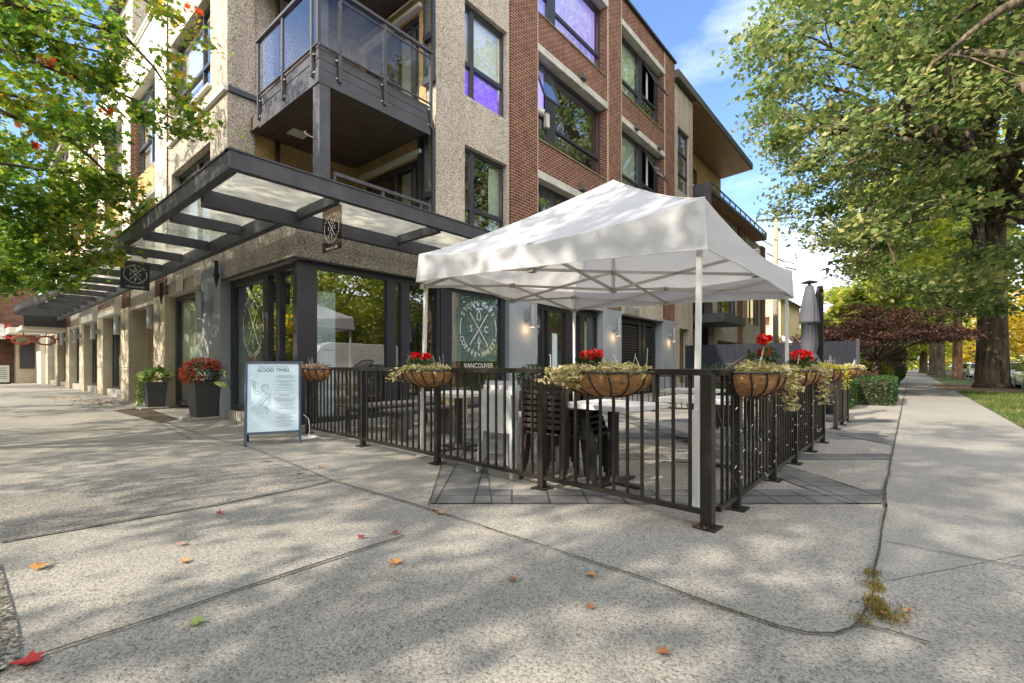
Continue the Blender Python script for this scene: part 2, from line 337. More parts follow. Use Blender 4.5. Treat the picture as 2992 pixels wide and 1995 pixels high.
M['bluegrey'] = mat('painted_concrete_blue_grey', (0.25, 0.28, 0.32), 0.75, noise=(1.5, 0.10), bump=(40, 0.1))
M['concrete'] = mat('column_concrete', (0.43, 0.375, 0.29), 0.85, noise=(2.2, 0.14), bump=(30, 0.2))
M['lintel'] = mat('lintel_concrete', (0.44, 0.43, 0.40), 0.9, noise=(3.5, 0.22), bump=(25, 0.2))
M['black'] = mat('black_paint', (0.020, 0.020, 0.024), 0.42, noise=(5, 0.2))
M['frame'] = mat('window_frame_dark', (0.032, 0.033, 0.045), 0.4, noise=(4, 0.15))
M['steel'] = mat('canopy_steel', (0.055, 0.055, 0.066), 0.55, noise=(2.5, 0.3), bump=(40, 0.15))
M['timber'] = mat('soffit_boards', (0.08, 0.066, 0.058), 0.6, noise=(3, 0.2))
M['wood'] = mat('cedar_soffit', (0.30, 0.16, 0.07), 0.55, noise=(4, 0.25))
M['rail'] = mat('rail_bronze_black', (0.036, 0.032, 0.029), 0.33, metal=0.35, noise=(8, 0.2))
M['white'] = mat('white_paint', (0.72, 0.72, 0.72), 0.5)
M['tentwhite'] = None
M['offwhite'] = mat('off_white', (0.62, 0.60, 0.55), 0.6)
M['aluminium'] = mat('aluminium', (0.42, 0.40, 0.37), 0.4, metal=0.7)
M['glass'] = glass_mat('window_glass', (0.90, 0.94, 0.93), 0.30, 0.06)
M['shopglass'] = glass_mat('shop_glass', (0.92, 0.95, 0.94), 0.30, 0.04)
M['clearglass'] = glass_mat('balustrade_glass', (0.84, 0.89, 0.90), 0.07)
M['roofglass'] = None
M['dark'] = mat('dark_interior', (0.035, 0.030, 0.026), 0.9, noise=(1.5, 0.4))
M['warmroom'] = mat('cafe_interior_wall', (0.34, 0.27, 0.19), 0.8, noise=(2, 0.3))
M['blind'] = mat('white_blind', (0.80, 0.82, 0.84), 0.8)
M['tealblind'] = mat('teal_roller_blind', (0.20, 0.29, 0.31), 0.85)
M['paleblind'] = mat('pale_blue_screen', (0.46, 0.58, 0.62), 0.85)
M['purple'] = mat('purple_lit_blind', (0.22, 0.11, 0.72), 0.8, emit=((0.20, 0.07, 0.85), 0.55))
M['lilac'] = mat('lilac_lit_blind', (0.42, 0.38, 0.72), 0.8, emit=((0.36, 0.28, 0.85), 0.35))
M['greenblind'] = mat('pale_green_curtain', (0.46, 0.56, 0.48), 0.85)
M['sconce'] = mat('sconce_grey', (0.33, 0.35, 0.38), 0.4, metal=0.3)
M['lamp'] = mat('lamp_glow', (1, 0.8, 0.5), 0.5, emit=((1.0, 0.66, 0.34), 6))
M['text'] = mat('white_lettering', (0.82, 0.82, 0.80), 0.6)
M['redtext'] = mat('red_lettering', (0.42, 0.05, 0.04), 0.6)
M['ink'] = mat('navy_ink', (0.03, 0.06, 0.11), 0.6)
M['board'] = mat('pale_blue_board', (0.60, 0.76, 0.90), 0.45)
M['coir'] = mat('coir_liner', (0.44, 0.23, 0.10), 0.95, noise=(22, 0.5), bump=(120, 0.9))
M['soil'] = mat('soil', (0.05, 0.035, 0.022), 0.95, bump=(40, 0.8))
M['potblack'] = mat('charcoal_pot', (0.045, 0.047, 0.055), 0.5, noise=(4, 0.1))
M['bark'] = None
M['slat'] = mat('weathered_grey_slats', (0.14, 0.135, 0.13), 0.75, noise=(9, 0.25))
M['crate'] = mat('raw_timber', (0.42, 0.32, 0.20), 0.75, noise=(10, 0.2))
M['brownplastic'] = mat('dark_brown_wicker', (0.050, 0.036, 0.030), 0.5, noise=(10, 0.2))
M['blackslat'] = mat('black_slats', (0.028, 0.028, 0.032), 0.5)
M['whiteplastic'] = mat('white_plastic', (0.62, 0.65, 0.70), 0.4)
M['greyfabric'] = mat('grey_umbrella_fabric', (0.075, 0.08, 0.10), 0.85, bump=(50, 0.3))
M['grass'] = None
def bark_mat(name, c1, c2, sc_=6):
    m = bpy.data.materials.new(name); m.use_nodes = True; t = m.node_tree; N = t.nodes; L = t.links
    b = N['Principled BSDF']; b.inputs['Roughness'].default_value = 0.95; b.inputs['Specular IOR Level'].default_value = 0.15
    tcn = N.new('ShaderNodeTexCoord'); mpn = N.new('ShaderNodeMapping'); mpn.inputs['Scale'].default_value = (1, 1, 0.16)
    n1 = N.new('ShaderNodeTexNoise'); n1.inputs['Scale'].default_value = sc_; n1.inputs['Detail'].default_value = 8; n1.inputs['Roughness'].default_value = 0.7
    L.new(tcn.outputs['Object'], mpn.inputs['Vector']); L.new(mpn.outputs[0], n1.inputs['Vector'])
    r = ramp(N, [(0.38, c1), (0.62, c2)]); L.new(n1.outputs['Fac'], r.inputs['Fac']); L.new(r.outputs[0], b.inputs['Base Color'])
    bp = N.new('ShaderNodeBump'); bp.inputs['Strength'].default_value = 1.0; bp.inputs['Distance'].default_value = 0.06; L.new(n1.outputs['Fac'], bp.inputs['Height']); L.new(bp.outputs[0], b.inputs['Normal'])
    return m
M['bark'] = bark_mat('bark', (0.045, 0.035, 0.026), (0.19, 0.155, 0.115))
M['bark_red'] = bark_mat('bark_reddish', (0.07, 0.035, 0.022), (0.26, 0.15, 0.09))
def fabric_white():
    m = bpy.data.materials.new('tent_canvas'); m.use_nodes = True; t = m.node_tree; N = t.nodes; L = t.links
    b = N['Principled BSDF']; b.inputs['Base Color'].default_value = (0.68, 0.70, 0.77, 1); b.inputs['Roughness'].default_value = 0.75
    tl = N.new('ShaderNodeBsdfTranslucent'); tl.inputs['Color'].default_value = (0.74, 0.72, 0.68, 1)
    tcn = N.new('ShaderNodeTexCoord'); n1 = N.new('ShaderNodeTexNoise'); n1.inputs['Scale'].default_value = 1.7; n1.inputs['Detail'].default_value = 4; n1.inputs['Distortion'].default_value = 1.2
    bp = N.new('ShaderNodeBump'); bp.inputs['Strength'].default_value = 0.3; bp.inputs['Distance'].default_value = 0.05
    L.new(tcn.outputs['Object'], n1.inputs['Vector']); L.new(n1.outputs['Fac'], bp.inputs['Height']); L.new(bp.outputs[0], b.inputs['Normal'])
    mix = N.new('ShaderNodeMixShader'); mix.inputs[0].default_value = 0.42
    L.new(b.outputs[0], mix.inputs[1]); L.new(tl.outputs[0], mix.inputs[2]); L.new(mix.outputs[0], N['Material Output'].inputs['Surface']); return m
M['tentwhite'] = fabric_white()
def dirty_glass():
    m = bpy.data.materials.new('dusty_canopy_glass'); m.use_nodes = True; t = m.node_tree; N = t.nodes; L = t.links
    b = N['Principled BSDF']; N.remove(b)
    df = N.new('ShaderNodeBsdfTranslucent'); df.inputs['Color'].default_value = (0.80, 0.80, 0.70, 1)
    d2 = N.new('ShaderNodeBsdfDiffuse'); d2.inputs['Color'].default_value = (0.62, 0.63, 0.56, 1)
    a = N.new('ShaderNodeMixShader'); a.inputs[0].default_value = 0.45; L.new(df.outputs[0], a.inputs[1]); L.new(d2.outputs[0], a.inputs[2])
    tr = N.new('ShaderNodeBsdfTransparent'); tr.inputs['Color'].default_value = (0.78, 0.84, 0.82, 1)
    tcn = N.new('ShaderNodeTexCoord'); n1 = N.new('ShaderNodeTexNoise'); n1.inputs['Scale'].default_value = 1.6; n1.inputs['Detail'].default_value = 7; n1.inputs['Distortion'].default_value = 1.4
    mr = N.new('ShaderNodeMapRange'); mr.inputs['From Min'].default_value = 0.3; mr.inputs['From Max'].default_value = 0.7; mr.inputs['To Min'].default_value = 0.35; mr.inputs['To Max'].default_value = 0.80
    L.new(tcn.outputs['Object'], n1.inputs['Vector']); L.new(n1.outputs['Fac'], mr.inputs['Value'])
    mix = N.new('ShaderNodeMixShader'); L.new(mr.outputs[0], mix.inputs[0]); L.new(tr.outputs[0], mix.inputs[1]); L.new(a.outputs[0], mix.inputs[2])
    gl = N.new('ShaderNodeBsdfGlossy'); gl.inputs['Roughness'].default_value = 0.05
    m2 = N.new('ShaderNodeMixShader'); m2.inputs[0].default_value = 0.08; L.new(mix.outputs[0], m2.inputs[1]); L.new(gl.outputs[0], m2.inputs[2])
    L.new(m2.outputs[0], N['Material Output'].inputs['Surface']); return m
M['roofglass'] = dirty_glass()
M['grass'] = mat('grass_soil', (0.06, 0.085, 0.025), 0.95, noise=(2.0, 0.5), bump=(60, 0.8))
M['leaf_green'] = leaf_mat('maple_leaves', [(0.0, (0.06, 0.13, 0.035)), (0.40, (0.14, 0.24, 0.05)), (0.80, (0.27, 0.34, 0.07)), (0.97, (0.36, 0.37, 0.08)), (1.0, (0.44, 0.30, 0.07))], 0.58)
M['leaf_big'] = leaf_mat('oak_leaves', [(0.0, (0.08, 0.135, 0.05)), (0.4, (0.165, 0.235, 0.08)), (0.75, (0.27, 0.31, 0.11)), (0.97, (0.42, 0.40, 0.19))], 0.45)
M['leaf_yellow'] = leaf_mat('yellowing_leaves', [(0.0, (0.14, 0.21, 0.04)), (0.5, (0.33, 0.38, 0.08)), (0.95, (0.55, 0.52, 0.13))], 0.55)
M['leaf_gold'] = leaf_mat('golden_leaves', [(0.0, (0.25, 0.20, 0.03)), (0.5, (0.50, 0.36, 0.05)), (0.95, (0.62, 0.48, 0.10))], 0.5)
M['leaf_purple'] = leaf_mat('purple_leaves', [(0.0, (0.034, 0.018, 0.016)), (0.6, (0.062, 0.032, 0.027)), (0.95, (0.12, 0.065, 0.045))], 0.3)
M['leaf_hedge'] = leaf_mat('hedge_leaves', [(0.0, (0.018, 0.050, 0.014)), (0.5, (0.035, 0.085, 0.022)), (0.95, (0.07, 0.13, 0.035))], 0.25)
M['leaf_dark'] = leaf_mat('dark_leaves', [(0.0, (0.02, 0.045, 0.018)), (0.6, (0.045, 0.08, 0.03)), (0.95, (0.09, 0.13, 0.04))], 0.3)
M['leaf_sedum'] = leaf_mat('sedum_leaves', [(0.0, (0.28, 0.30, 0.10)), (0.5, (0.46, 0.42, 0.19)), (0.95, (0.60, 0.50, 0.32))], 0.3)
M['leaf_pink'] = leaf_mat('dusty_pink_leaves', [(0.0, (0.24, 0.17, 0.12)), (0.5, (0.42, 0.28, 0.22)), (0.95, (0.55, 0.40, 0.34))], 0.3)
M['leaf_lime'] = leaf_mat('lime_leaves', [(0.0, (0.35, 0.36, 0.05)), (0.6, (0.55, 0.48, 0.08)), (0.95, (0.68, 0.58, 0.2))], 0.4)
M['leaf_hosta'] = leaf_mat('hosta_leaves', [(0.0, (0.10, 0.20, 0.05)), (0.5, (0.22, 0.32, 0.08)), (0.95, (0.62, 0.60, 0.32))], 0.35)
M['petal_red'] = leaf_mat('red_petals', [(0.0, (0.50, 0.008, 0.008)), (0.6, (0.70, 0.015, 0.012)), (0.95, (0.80, 0.05, 0.04))], 0.25)
M['petal_mum'] = leaf_mat('mum_petals', [(0.0, (0.50, 0.07, 0.04)), (0.6, (0.70, 0.14, 0.07)), (0.95, (0.78, 0.30, 0.18))], 0.25)
M['grassblade'] = leaf_mat('grass_blades', [(0.0, (0.05, 0.085, 0.02)), (0.6, (0.10, 0.15, 0.035)), (0.95, (0.22, 0.22, 0.07))], 0.3)
M['moss'] = leaf_mat('moss_blades', [(0.0, (0.11, 0.11, 0.03)), (0.6, (0.20, 0.18, 0.05)), (0.95, (0.32, 0.24, 0.08))], 0.2)
M['litter'] = leaf_mat('dry_leaves', [(0.0, (0.10, 0.045, 0.02)), (0.5, (0.25, 0.10, 0.04)), (0.95, (0.42, 0.22, 0.09))], 0.1)
# ------------------------------------------------------------------ the setting: ground, walks, street
def struct(o): o['kind'] = 'structure'; return o
g = MB(); g.sheet([(-400, -400), (600, -400), (600, 600), (-400, 600)], -0.16); struct(g.build('ground', mat('far_ground', (0.10, 0.11, 0.06), 0.95, noise=(0.05, 0.3))))
g = MB(); g.sheet([(-9, -14.5), (400, -14.5), (400, -3.95), (-9, -3.95)], -0.135); struct(g.build('street', M['asphalt']))
g = MB(); g.sheet([(-14, -60), (-5.6, -60), (-5.6, 120), (-14, 120)], -0.131); struct(g.build('avenue', M['asphalt']))
g = MB(); g.box(-5.4, 60, -3.8, 100, -0.30, 0.0); struct(g.build('plaza_pavement', M['pavement']))
g = MB(); g.sheet([(9.2, -1.47), (160, -1.47), (160, 0.16), (2.9, 0.16), (4.1, -0.6), (5.5, -1.47)], 0.004); struct(g.build('sidewalk', M['sidewalk']))
g = MB(); g.box(-5.6, -5.4, -3.95, 100, -0.3, 0.004); g.box(-5.6, 160, -3.98, -3.8, -0.3, 0.003); struct(g.build('kerb', M['kerb']))
g = MB(); g.box(60, 160, -3.8, 7, -0.3, -0.004); struct(g.build('far_pavement', M['pavement']))
g = MB(); g.sheet([(10.6, -3.78), (160, -3.78), (160, -1.48), (11.6, -1.48), (10.9, -1.9)], 0.006); struct(g.build('boulevard_lawn', M['grass']))
g = MB(); g.sheet([(-9, -60), (400, -60), (400, -14.6), (-9, -14.6)], -0.05); struct(g.build('opposite_verge', M['grass']))
# paver bands laid diagonally through the patio
def line_band(mb, d0, d1, x_lo, x_hi):     # strips square to the plaza diagonal
    pass
pv = MB()
def clip_y(poly, y0, keep_above=True):
    out = []
    for i in range(len(poly)):
        a, b = poly[i], poly[(i + 1) % len(poly)]
        ia = (a[1] >= y0) == keep_above; ib = (b[1] >= y0) == keep_above
        if ia: out.append(a)
        if ia != ib:
            t = (y0 - a[1]) / (b[1] - a[1]); out.append((a[0] + t * (b[0] - a[0]), y0))
    return out
def clip_half(poly, n, c):                 # keep n.p >= c
    out = []
    for i in range(len(poly)):
        a, b = poly[i], poly[(i + 1) % len(poly)]; da = n[0]*a[0]+n[1]*a[1]-c; db = n[0]*b[0]+n[1]*b[1]-c
        if da >= 0: out.append(a)
        if (da >= 0) != (db >= 0):
            t = da / (da - db); out.append((a[0] + t*(b[0]-a[0]), a[1] + t*(b[1]-a[1])))
    return out
def band(d0, d1, n=(CT, ST), z=0.004):
    n = Vector(n).normalized(); tdir = Vector((n.y, -n.x)); 
    p = [(n * d0 + tdir * s)[:] for s in (-14, 14)] + [(n * d1 + tdir * s)[:] for s in (14, -14)]
    p = clip_half(p, (0, 1), 0.17); p = clip_half(p, (0, -1), -7.6); p = clip_half(p, (1, 0), 2.38)
    p = clip_half(p, (1, -1), -0.47); p = clip_half(p, (-1, 0), -13.5); p = clip_half(p, (CT, ST), 3.672)
    return p
def uvrot_mat():
    m = M['paver']; t = m.node_tree; N = t.nodes; L = t.links; br = [x for x in N if x.type == 'TEX_BRICK'][0]; uv = [x for x in N if x.type == 'UVMAP'][0]
    mpn = N.new('ShaderNodeMapping'); mpn.inputs['Rotation'].default_value = (0, 0, R(90) - TH); L.new(uv.outputs[0], mpn.inputs['Vector']); L.new(mpn.outputs[0], br.inputs['Vector'])
    br.offset = 0.0
uvrot_mat()
for i, (a, b) in enumerate([(3.672, 4.10), (5.40, 5.76), (6.90, 7.55), (9.0, 9.5)]):
    g = MB(); g.sheet(band(a, b), 0.004 + 0.0); pvm = g if i == 0 else pvm.add(g.v, g.f)
struct(pvm.build('paver_band', M['paver']))
g2 = MB()
q = 1 / math.sqrt(2)
for c0, c1 in ((-0.47, 0.21), (4.12, 4.78), (8.0, 8.6)):
    p = band(c0 * q, c1 * q, (1, -1)); g2.sheet(p, 0.008)
struct(g2.build('crossing_paver_band', M['paver']))
g = MB(); g.sheet([ground_at(*p) for p in ((0, 1457), (368, 1395), (600, 1368), (781, 1345), (971, 1406), (900, 1424), (625, 1479), (300, 1535), (0, 1588))] , 0.004)
struct(g.build('darker_slab', aggregate_mat('dark_aggregate', 110, [(0.06, (0.06, 0.058, 0.054)), (0.32, (0.15, 0.145, 0.135)), (0.6, (0.22, 0.212, 0.195)), (0.9, (0.31, 0.30, 0.275))], (0.8, 0.2), 0.4, gum=3.0, dist=0.008)))
# control joints
jt = MB()
def joint(px, w=0.012, world=False, z=0.0125):
    pts = [Vector((*(ground_at(*p) if not world else p), 0)) for p in px]
    for i in range(len(pts) - 1):
        a, b = pts[i], pts[i + 1]; d = (b - a).normalized(); nrm = Vector((-d.y, d.x, 0)) * w / 2
        k = max(1, int((b - a).length / 0.25)); random.seed(i * 7 + int(px[0][0]))
        offs = [random.uniform(-1, 1) * w * 0.35 for _ in range(k + 1)]
        vs = []
        for j in range(k + 1):
            c = a + (b - a) * j / k + Vector((-d.y, d.x, 0)) * offs[j]; ww = random.uniform(0.65, 1.25)
            vs += [c + nrm * ww, c - nrm * ww]
        vs = [(v.x, v.y, z) for v in vs]
        jt.add(vs, [(2*j, 2*j+1, 2*j+3, 2*j+2) for j in range(k)])
joint([(160, 0.165), (30, 0.165), (16.7, 0.165), (8, 0.165), (5.0, 0.165), (4.55, 0.15)], 0.02, True)
joint([(2590, 1475), (2575, 1560), (2558, 1663), (2546, 1760), (2513, 1820), (2480, 1845), (2441, 1858), (2360, 1855), (2273, 1836), (2095, 1775), (1871, 1691), (1492, 1568)], 0.011)
joint([(1492, 1568), (1322, 1512), (1183, 1468), (971, 1406), (770, 1323), (700, 1300), (625, 1284), (480, 1233)], 0.012)
joint([(971, 1406), (900, 1424), (625, 1479), (300, 1535), (0, 1588)], 0.012)
joint([(781, 1345), (600, 1368), (368, 1395), (0, 1457)], 0.010)
joint([(1183, 1568), (1000, 1628), (700, 1725), (480, 1803), (250, 1876), (100, 1925), (-40, 1985)], 0.014)
joint([(2586, 1585), (2780, 1622), (2992, 1663), (3100, 1690)], 0.008)
joint([(2597, 1462), (2780, 1492), (2992, 1524)], 0.006)
joint([(2520, 1830), (2600, 1850), (2720, 1885)], 0.010)
joint([(2622, 1306), (2800, 1318), (2992, 1332)], 0.006); joint([(2635, 1225), (2900, 1232)], 0.006)
joint([(1436, 1430), (1480, 1415), (1570, 1385), (1700, 1345)], 0.006)
joint([(1292.6, 1353), (1253.4, 1477)], 0.012); joint([(1420, 1357), (1436, 1473)], 0.010); joint([(1255, 1473), (2590, 1473)], 0.008)
joint([(560, 1285), (470, 1240), (360, 1205)], 0.012)
joint([(-3.4, -3.8), (-3.4, 60)], 0.012, True)
for y in (11, 14.5, 18, 22, 26, 31): joint([(-5.4, y), (3.4, y)], 0.012, True)
for x in (20, 23.5, 27, 31, 36, 42, 50): joint([(x, -1.47), (x, 0.16)], 0.012, True)
struct(jt.build('pavement_joint', M['joint']))
# bare tree pit at the left edge of the frame
g = MB(); pit = [ground_at(*p) for p in ((0, 1650), (20, 1700), (50, 1830), (60, 1925), (0, 1970))]
g.sheet([(-1.2, 4.5)] + [pit[0]] + [pit[2], pit[3]] + [(-1.2, 0.9)], 0.009); struct(g.build('gravel_strip', aggregate_mat('gravel', 75, [(0.1, (0.03, 0.03, 0.028)), (0.6, (0.17, 0.16, 0.14)), (0.95, (0.36, 0.34, 0.3))], (1, 0.3), 0.6, dist=0.01)))
# soil bed by the pillars, left
g = MB(); g.sheet([ground_at(*p) for p in ((430, 1192), (330, 1200), (400, 1218), (470, 1236), (520, 1224), (470, 1207))], 0.009); struct(g.build('soil_patch', M['soil']))
# ------------------------------------------------------------------ the apartment building
B = empty('apartment_building', (3.55, 7.6, 0), 'four storey corner apartment building of pebble dash and red brick over shops', 'building')
def bx(mb, ax, a0, a1, d0, d1, z0, z1, m=None):
    if ax == 'Y': mb.box(a0, a1, d0, d1, z0, z1, m)
    else: mb.box(d0, d1, a0, a1, z0, z1, m)
def wall(mb, ax, front, th, a0, a1, z0, z1, holes=()):
    cuts = sorted({a0, a1} | {max(a0, min(a1, h[0])) for h in holes} | {max(a0, min(a1, h[1])) for h in holes})
    for i in range(len(cuts) - 1):
        c0, c1 = cuts[i], cuts[i + 1]
        if c1 - c0 < 1e-4: continue
        mid = (c0 + c1) / 2; hs = sorted([(h[2], h[3]) for h in holes if h[0] < mid < h[1]]); z = z0
        for (h0, h1) in hs:
            if h0 > z: bx(mb, ax, c0, c1, front, front + th, z, min(h0, z1))
            z = max(z, h1)
        if z < z1: bx(mb, ax, c0, c1, front, front + th, z, z1)
def window(ax, d, a0, a1, z0, z1, vert=(), hor=(), fw=0.055, dp=0.07, glass='glass', blinds=(), room=0.55, sash=(), fm='frame', label=None, skip=(), shelf=None):
    """frame bars with a pane; vert=[(a,w)], hor=[(a0,a1,z,h)], blinds=[(mat,a0,a1,z0,z1)], skip: open casements"""
    f = MB()
    bx(f, ax, a0, a1, d, d + dp, z0, z0 + fw); bx(f, ax, a0, a1, d, d + dp, z1 - fw, z1)
    bx(f, ax, a0, a0 + fw, d, d + dp, z0 + fw, z1 - fw); bx(f, ax, a1 - fw, a1, d, d + dp, z0 + fw, z1 - fw)
    for (a, w) in vert: bx(f, ax, a - w/2, a + w/2, d - 0.003, d + dp + 0.003, z0 + fw, z1 - fw)
    for (b0, b1, z, h) in hor: bx(f, ax, b0, b1, d - 0.012, d + dp + 0.006, z - h/2, z + h/2)
    w = f.build('window', M[fm], B)
    if label: w['label'] = label
    p = MB(); gd = d + dp * 0.55
    segs = [(a0 + 0.01, a1 - 0.01, z0 + 0.01, z1 - 0.01)] if not skip else skip
    for (b0, b1, c0, c1) in segs:
        if ax == 'Y': p.add([(b0, gd, c0), (b1, gd, c0), (b1, gd, c1), (b0, gd, c1)], [(0, 1, 2, 3)])
        else: p.add([(gd, b0, c0), (gd, b1, c0), (gd, b1, c1), (gd, b0, c1)], [(3, 2, 1, 0)])
    p.build('pane', M[glass], w)
    for k, (mt, b0, b1, c0, c1) in enumerate(blinds):
        q_ = MB(); bx(q_, ax, b0, b1, d + 0.14 + 0.01 * k, d + 0.15 + 0.01 * k, c0, c1); q_.build('blind', M[mt], w)
    for (b0, b1, c0, c1, out) in sash:
        s = MB(); sp = MB()
        def pt(a, z):   # hinged at the top, foot swung outwards
            k = (c1 - z) / (c1 - c0); dd = d - 0.02 - out * k; zz = c1 - (c1 - z) * math.cos(math.asin(min(0.9, out / (c1 - c0))))
            return (a, dd, zz) if ax == 'Y' else (dd, a, zz)
        c = [pt(b0, c0), pt(b1, c0), pt(b1, c1), pt(b0, c1)]
        for i in range(4): s.bar(c[i], c[(i + 1) % 4], 0.045, 0.045)
        so_ = s.build('sash', M[fm], w); sp.add(c, [(0, 1, 2, 3)]); sp.build('sash_pane', M[glass], w)
    return w
# --- right hand facade (faces the side street)
wl = MB(); HC = [(7.36, 8.80, 3.80, 6.03), (7.36, 8.80, 7.14, 9.30), (7.36, 8.80, 10.50, 12.65)]
wall(wl, 'Y', 7.60, 0.30, 6.52, 8.885, 3.55, 13.4, HC)
wl.box(3.55, 8.84, 7.60, 7.80, 2.84, 3.55)
wl.box(9.99, 13.78, 7.62, 7.85, 2.84, 3.60); wl.box(14.72, 18.46, 7.62, 7.85, 2.84, 3.60)
wall(wl, 'Y', 7.60, 0.30, 19.49, 21.8, 0.0, 13.05, [(19.98, 21.35, 8.65, 11.36), (20.2, 21.4, 0.3, 2.7)])
# left hand pebble walls
HA = [(11.58, 14.41, 3.80, 5.95), (11.58, 14.44, 7.15, 9.26), (11.58, 14.44, 10.5, 12.5)]
wall(wl, 'X', 3.58, 0.30, 10.60, 14.69, 3.55, 13.4, HA)
wl.box(3.55, 3.80, 7.80, 10.76, 2.84, 3.55); wl.box(3.56, 3.80, 10.76, 14.71, 3.15, 3.55); wl.box(3.58, 3.80, 11.87, 14.70, 2.86, 3.15)
wl.box(3.88, 4.11, 10.60, 10.90, 3.60, 13.4); wl.box(4.11, 6.52, 10.64, 10.90, 6.3, 13.4)
wl.build('pebble_dash_wall', M['pebble'], B)
oc = MB(); oc.box(4.11, 6.52, 10.64, 10.90, 3.60, 6.05)
wall(oc, 'X', 6.52, 0.25, 7.92, 10.64, 3.60, 6.05, [(8.15, 10.25, 3.65, 5.62)])
wall(oc, 'X', 6.52, 0.25, 7.92, 10.64, 6.30, 9.15, [(8.15, 10.25, 6.35, 8.75)])
oc.build('sheltered_wall', M['ochre'], B, )
br = MB(); rows = [(3.80, 6.07), (7.14, 9.43), (10.50, 12.76)]
for (a0, a1) in ((8.89, 9.98), (13.79, 14.71), (18.47, 19.48)): br.box(a0, a1, 7.54, 7.90, 2.95, 13.72)
for (a0, a1) in ((9.985, 13.785), (14.715, 18.465)):
    for z0, z1 in ((3.62, 3.80), (6.28, 7.14), (9.64, 10.50), (12.97, 13.72)): br.box(a0, a1, 7.56, 7.90, z0, z1)
    for z0, z1 in rows: br.box(a1 - 0.10, a1, 7.561, 7.90, z0, z1)
br.build('brick_wall', M['brick'], B)
ln = MB()
for (a0, a1) in ((9.985, 13.785), (14.715, 18.465)):
    for z in (6.07, 9.43, 12.76): ln.box(a0, a1, 7.52, 7.90, z, z + 0.205)
ln.build('lintel', M['lintel'], B, bevel=0.008)
sl_ = MB()
for (a0, a1) in ((9.985, 13.785), (14.715, 18.465)):
    for z in (3.80, 7.14, 10.50):
        sl_.extr([(0, 0), (0.33, 0.05), (0.33, -0.01), (0, -0.05)], (a0, 7.53, z), (0, 1, 0), (0, 0, 1), (a1 - a0 - 0.1, 0, 0))
sl_.build('sill', mat('moss_stained_sill', (0.16, 0.13, 0.07), 0.9, noise=(6, 0.4)), B, fixn=True)
cj = MB()
for a in (9.982, 13.788, 14.712, 18.468): cj.box(a - 0.012, a + 0.012, 7.535, 7.56, 3.6, 13.7)
cj.build('movement_joint', mat('joint_mortar', (0.50, 0.42, 0.33), 0.9), B)
cp = MB(); cp.box(8.86, 19.52, 7.46, 7.95, 13.72, 13.80); cp.box(6.4, 8.86, 7.5, 7.9, 13.4, 13.50); cp.box(3.5, 6.6, 10.5, 10.95, 13.4, 13.5); cp.box(3.5, 3.95, 10.9, 14.8, 13.4, 13.5)
cp.build('roof_coping', M['frame'], B)
hv = MB()
for (x, z) in ((12.15, 9.75), (12.15, 6.42), (15.75, 9.62), (17.75, 9.62)): 
    hv.extr([(0, 0.12), (-0.16, -0.02), (-0.16, -0.10), (0, -0.10)], (x - 0.12, 7.56, z), (0, 1, 0), (0, 0, 1), (0.24, 0, 0))
for (y, z) in ((20.5, 9.80), (21.8, 9.78), (24.6, 9.8), (25.8, 9.8)): hv.extr([(0, 0.12), (-0.16, -0.02), (-0.16, -0.10), (0, -0.10)], (3.54, y - 0.12, z), (1, 0, 0), (0, 0, 1), (0, 0.24, 0))
hv.build('hood_vent', mat('vent_metal', (0.10, 0.095, 0.09), 0.5), B, fixn=True)
# column C windows
window('Y', 7.72, 7.36, 8.80, 7.14, 9.30, [(7.70, 0.12)], [(7.42, 7.66, 7.95, 0.09), (7.76, 8.74, 7.95, 0.09)], 0.07, blinds=[('blind', 7.40, 8.76, 7.99, 9.24), ('purple', 7.40, 8.76, 7.2, 7.92)], label='window with a white upper blind over a bright purple lower half')
window('Y', 7.72, 7.36, 8.80, 3.80, 6.03, [(7.70, 0.12)], [(7.42, 7.66, 4.68, 0.09), (7.76, 8.74, 4.68, 0.09)], 0.07, blinds=[('greenblind', 8.42, 8.76, 3.85, 5.9), ('lilac', 7.40, 7.62, 5.3, 5.6)])
window('Y', 7.72, 7.36, 8.80, 10.5, 12.65, [(7.70, 0.12)], [(7.42, 8.74, 11.3, 0.09)], 0.07)
# brick bay windows
def mv(a): return a
for ri, (z0, z1) in enumerate(rows):
    # bay one: casement pair on the left, big fixed light on the right
    tb = {0: (), 1: (), 2: (('lilac', 10.03, 13.6, z0 + 0.1, z1 - 0.1),)}[ri]
    if ri == 1: tb = (('lilac', 10.03, 10.78, 8.10, 9.35),)
    o_ = [(10.06, 10.76, z0 + 0.98, z1 - 0.09, 0.42)] if ri < 2 else []
    window('Y', 7.80, 9.985, 13.685, z0 + 0.03, z1, [(10.95, 0.40)], [(10.04, 10.75, z0 + 0.86, 0.10), (11.15, 13.63, z0 + 0.70, 0.09)], 0.10, blinds=tb, sash=o_,
           skip=[(10.0, 13.67, z0 + 0.05, z0 + 0.86), (11.0, 13.67, z0 + 0.86, z1 - 0.03)] if o_ else (), label='brick bay window filled with lilac light' if ri == 2 else ('brick bay window with its left casement pushed open' if ri == 1 else None))
    o_ = [(16.95, 17.95, z0 + 0.98, z1 - 0.09, 0.55)] if ri < 3 and ri > -1 else []
    window('Y', 7.80, 14.715, 18.365, z0 + 0.03, z1, [(16.72, 0.34), (18.2, 0.2)], [(14.8, 16.55, z0 + 0.70, 0.09), (16.9, 18.1, z0 + 0.86, 0.10)], 0.09,
           blinds=(('greenblind', 14.8, 16.55, z0 + 0.08, z1 - 0.1), ('blind', 17.6, 17.75, z0 + 1.0, z1 - 0.1)), sash=o_, skip=[(14.74, 16.9, z0 + 0.05, z1 - 0.03), (16.9, 18.35, z0 + 0.05, z0 + 0.86)])
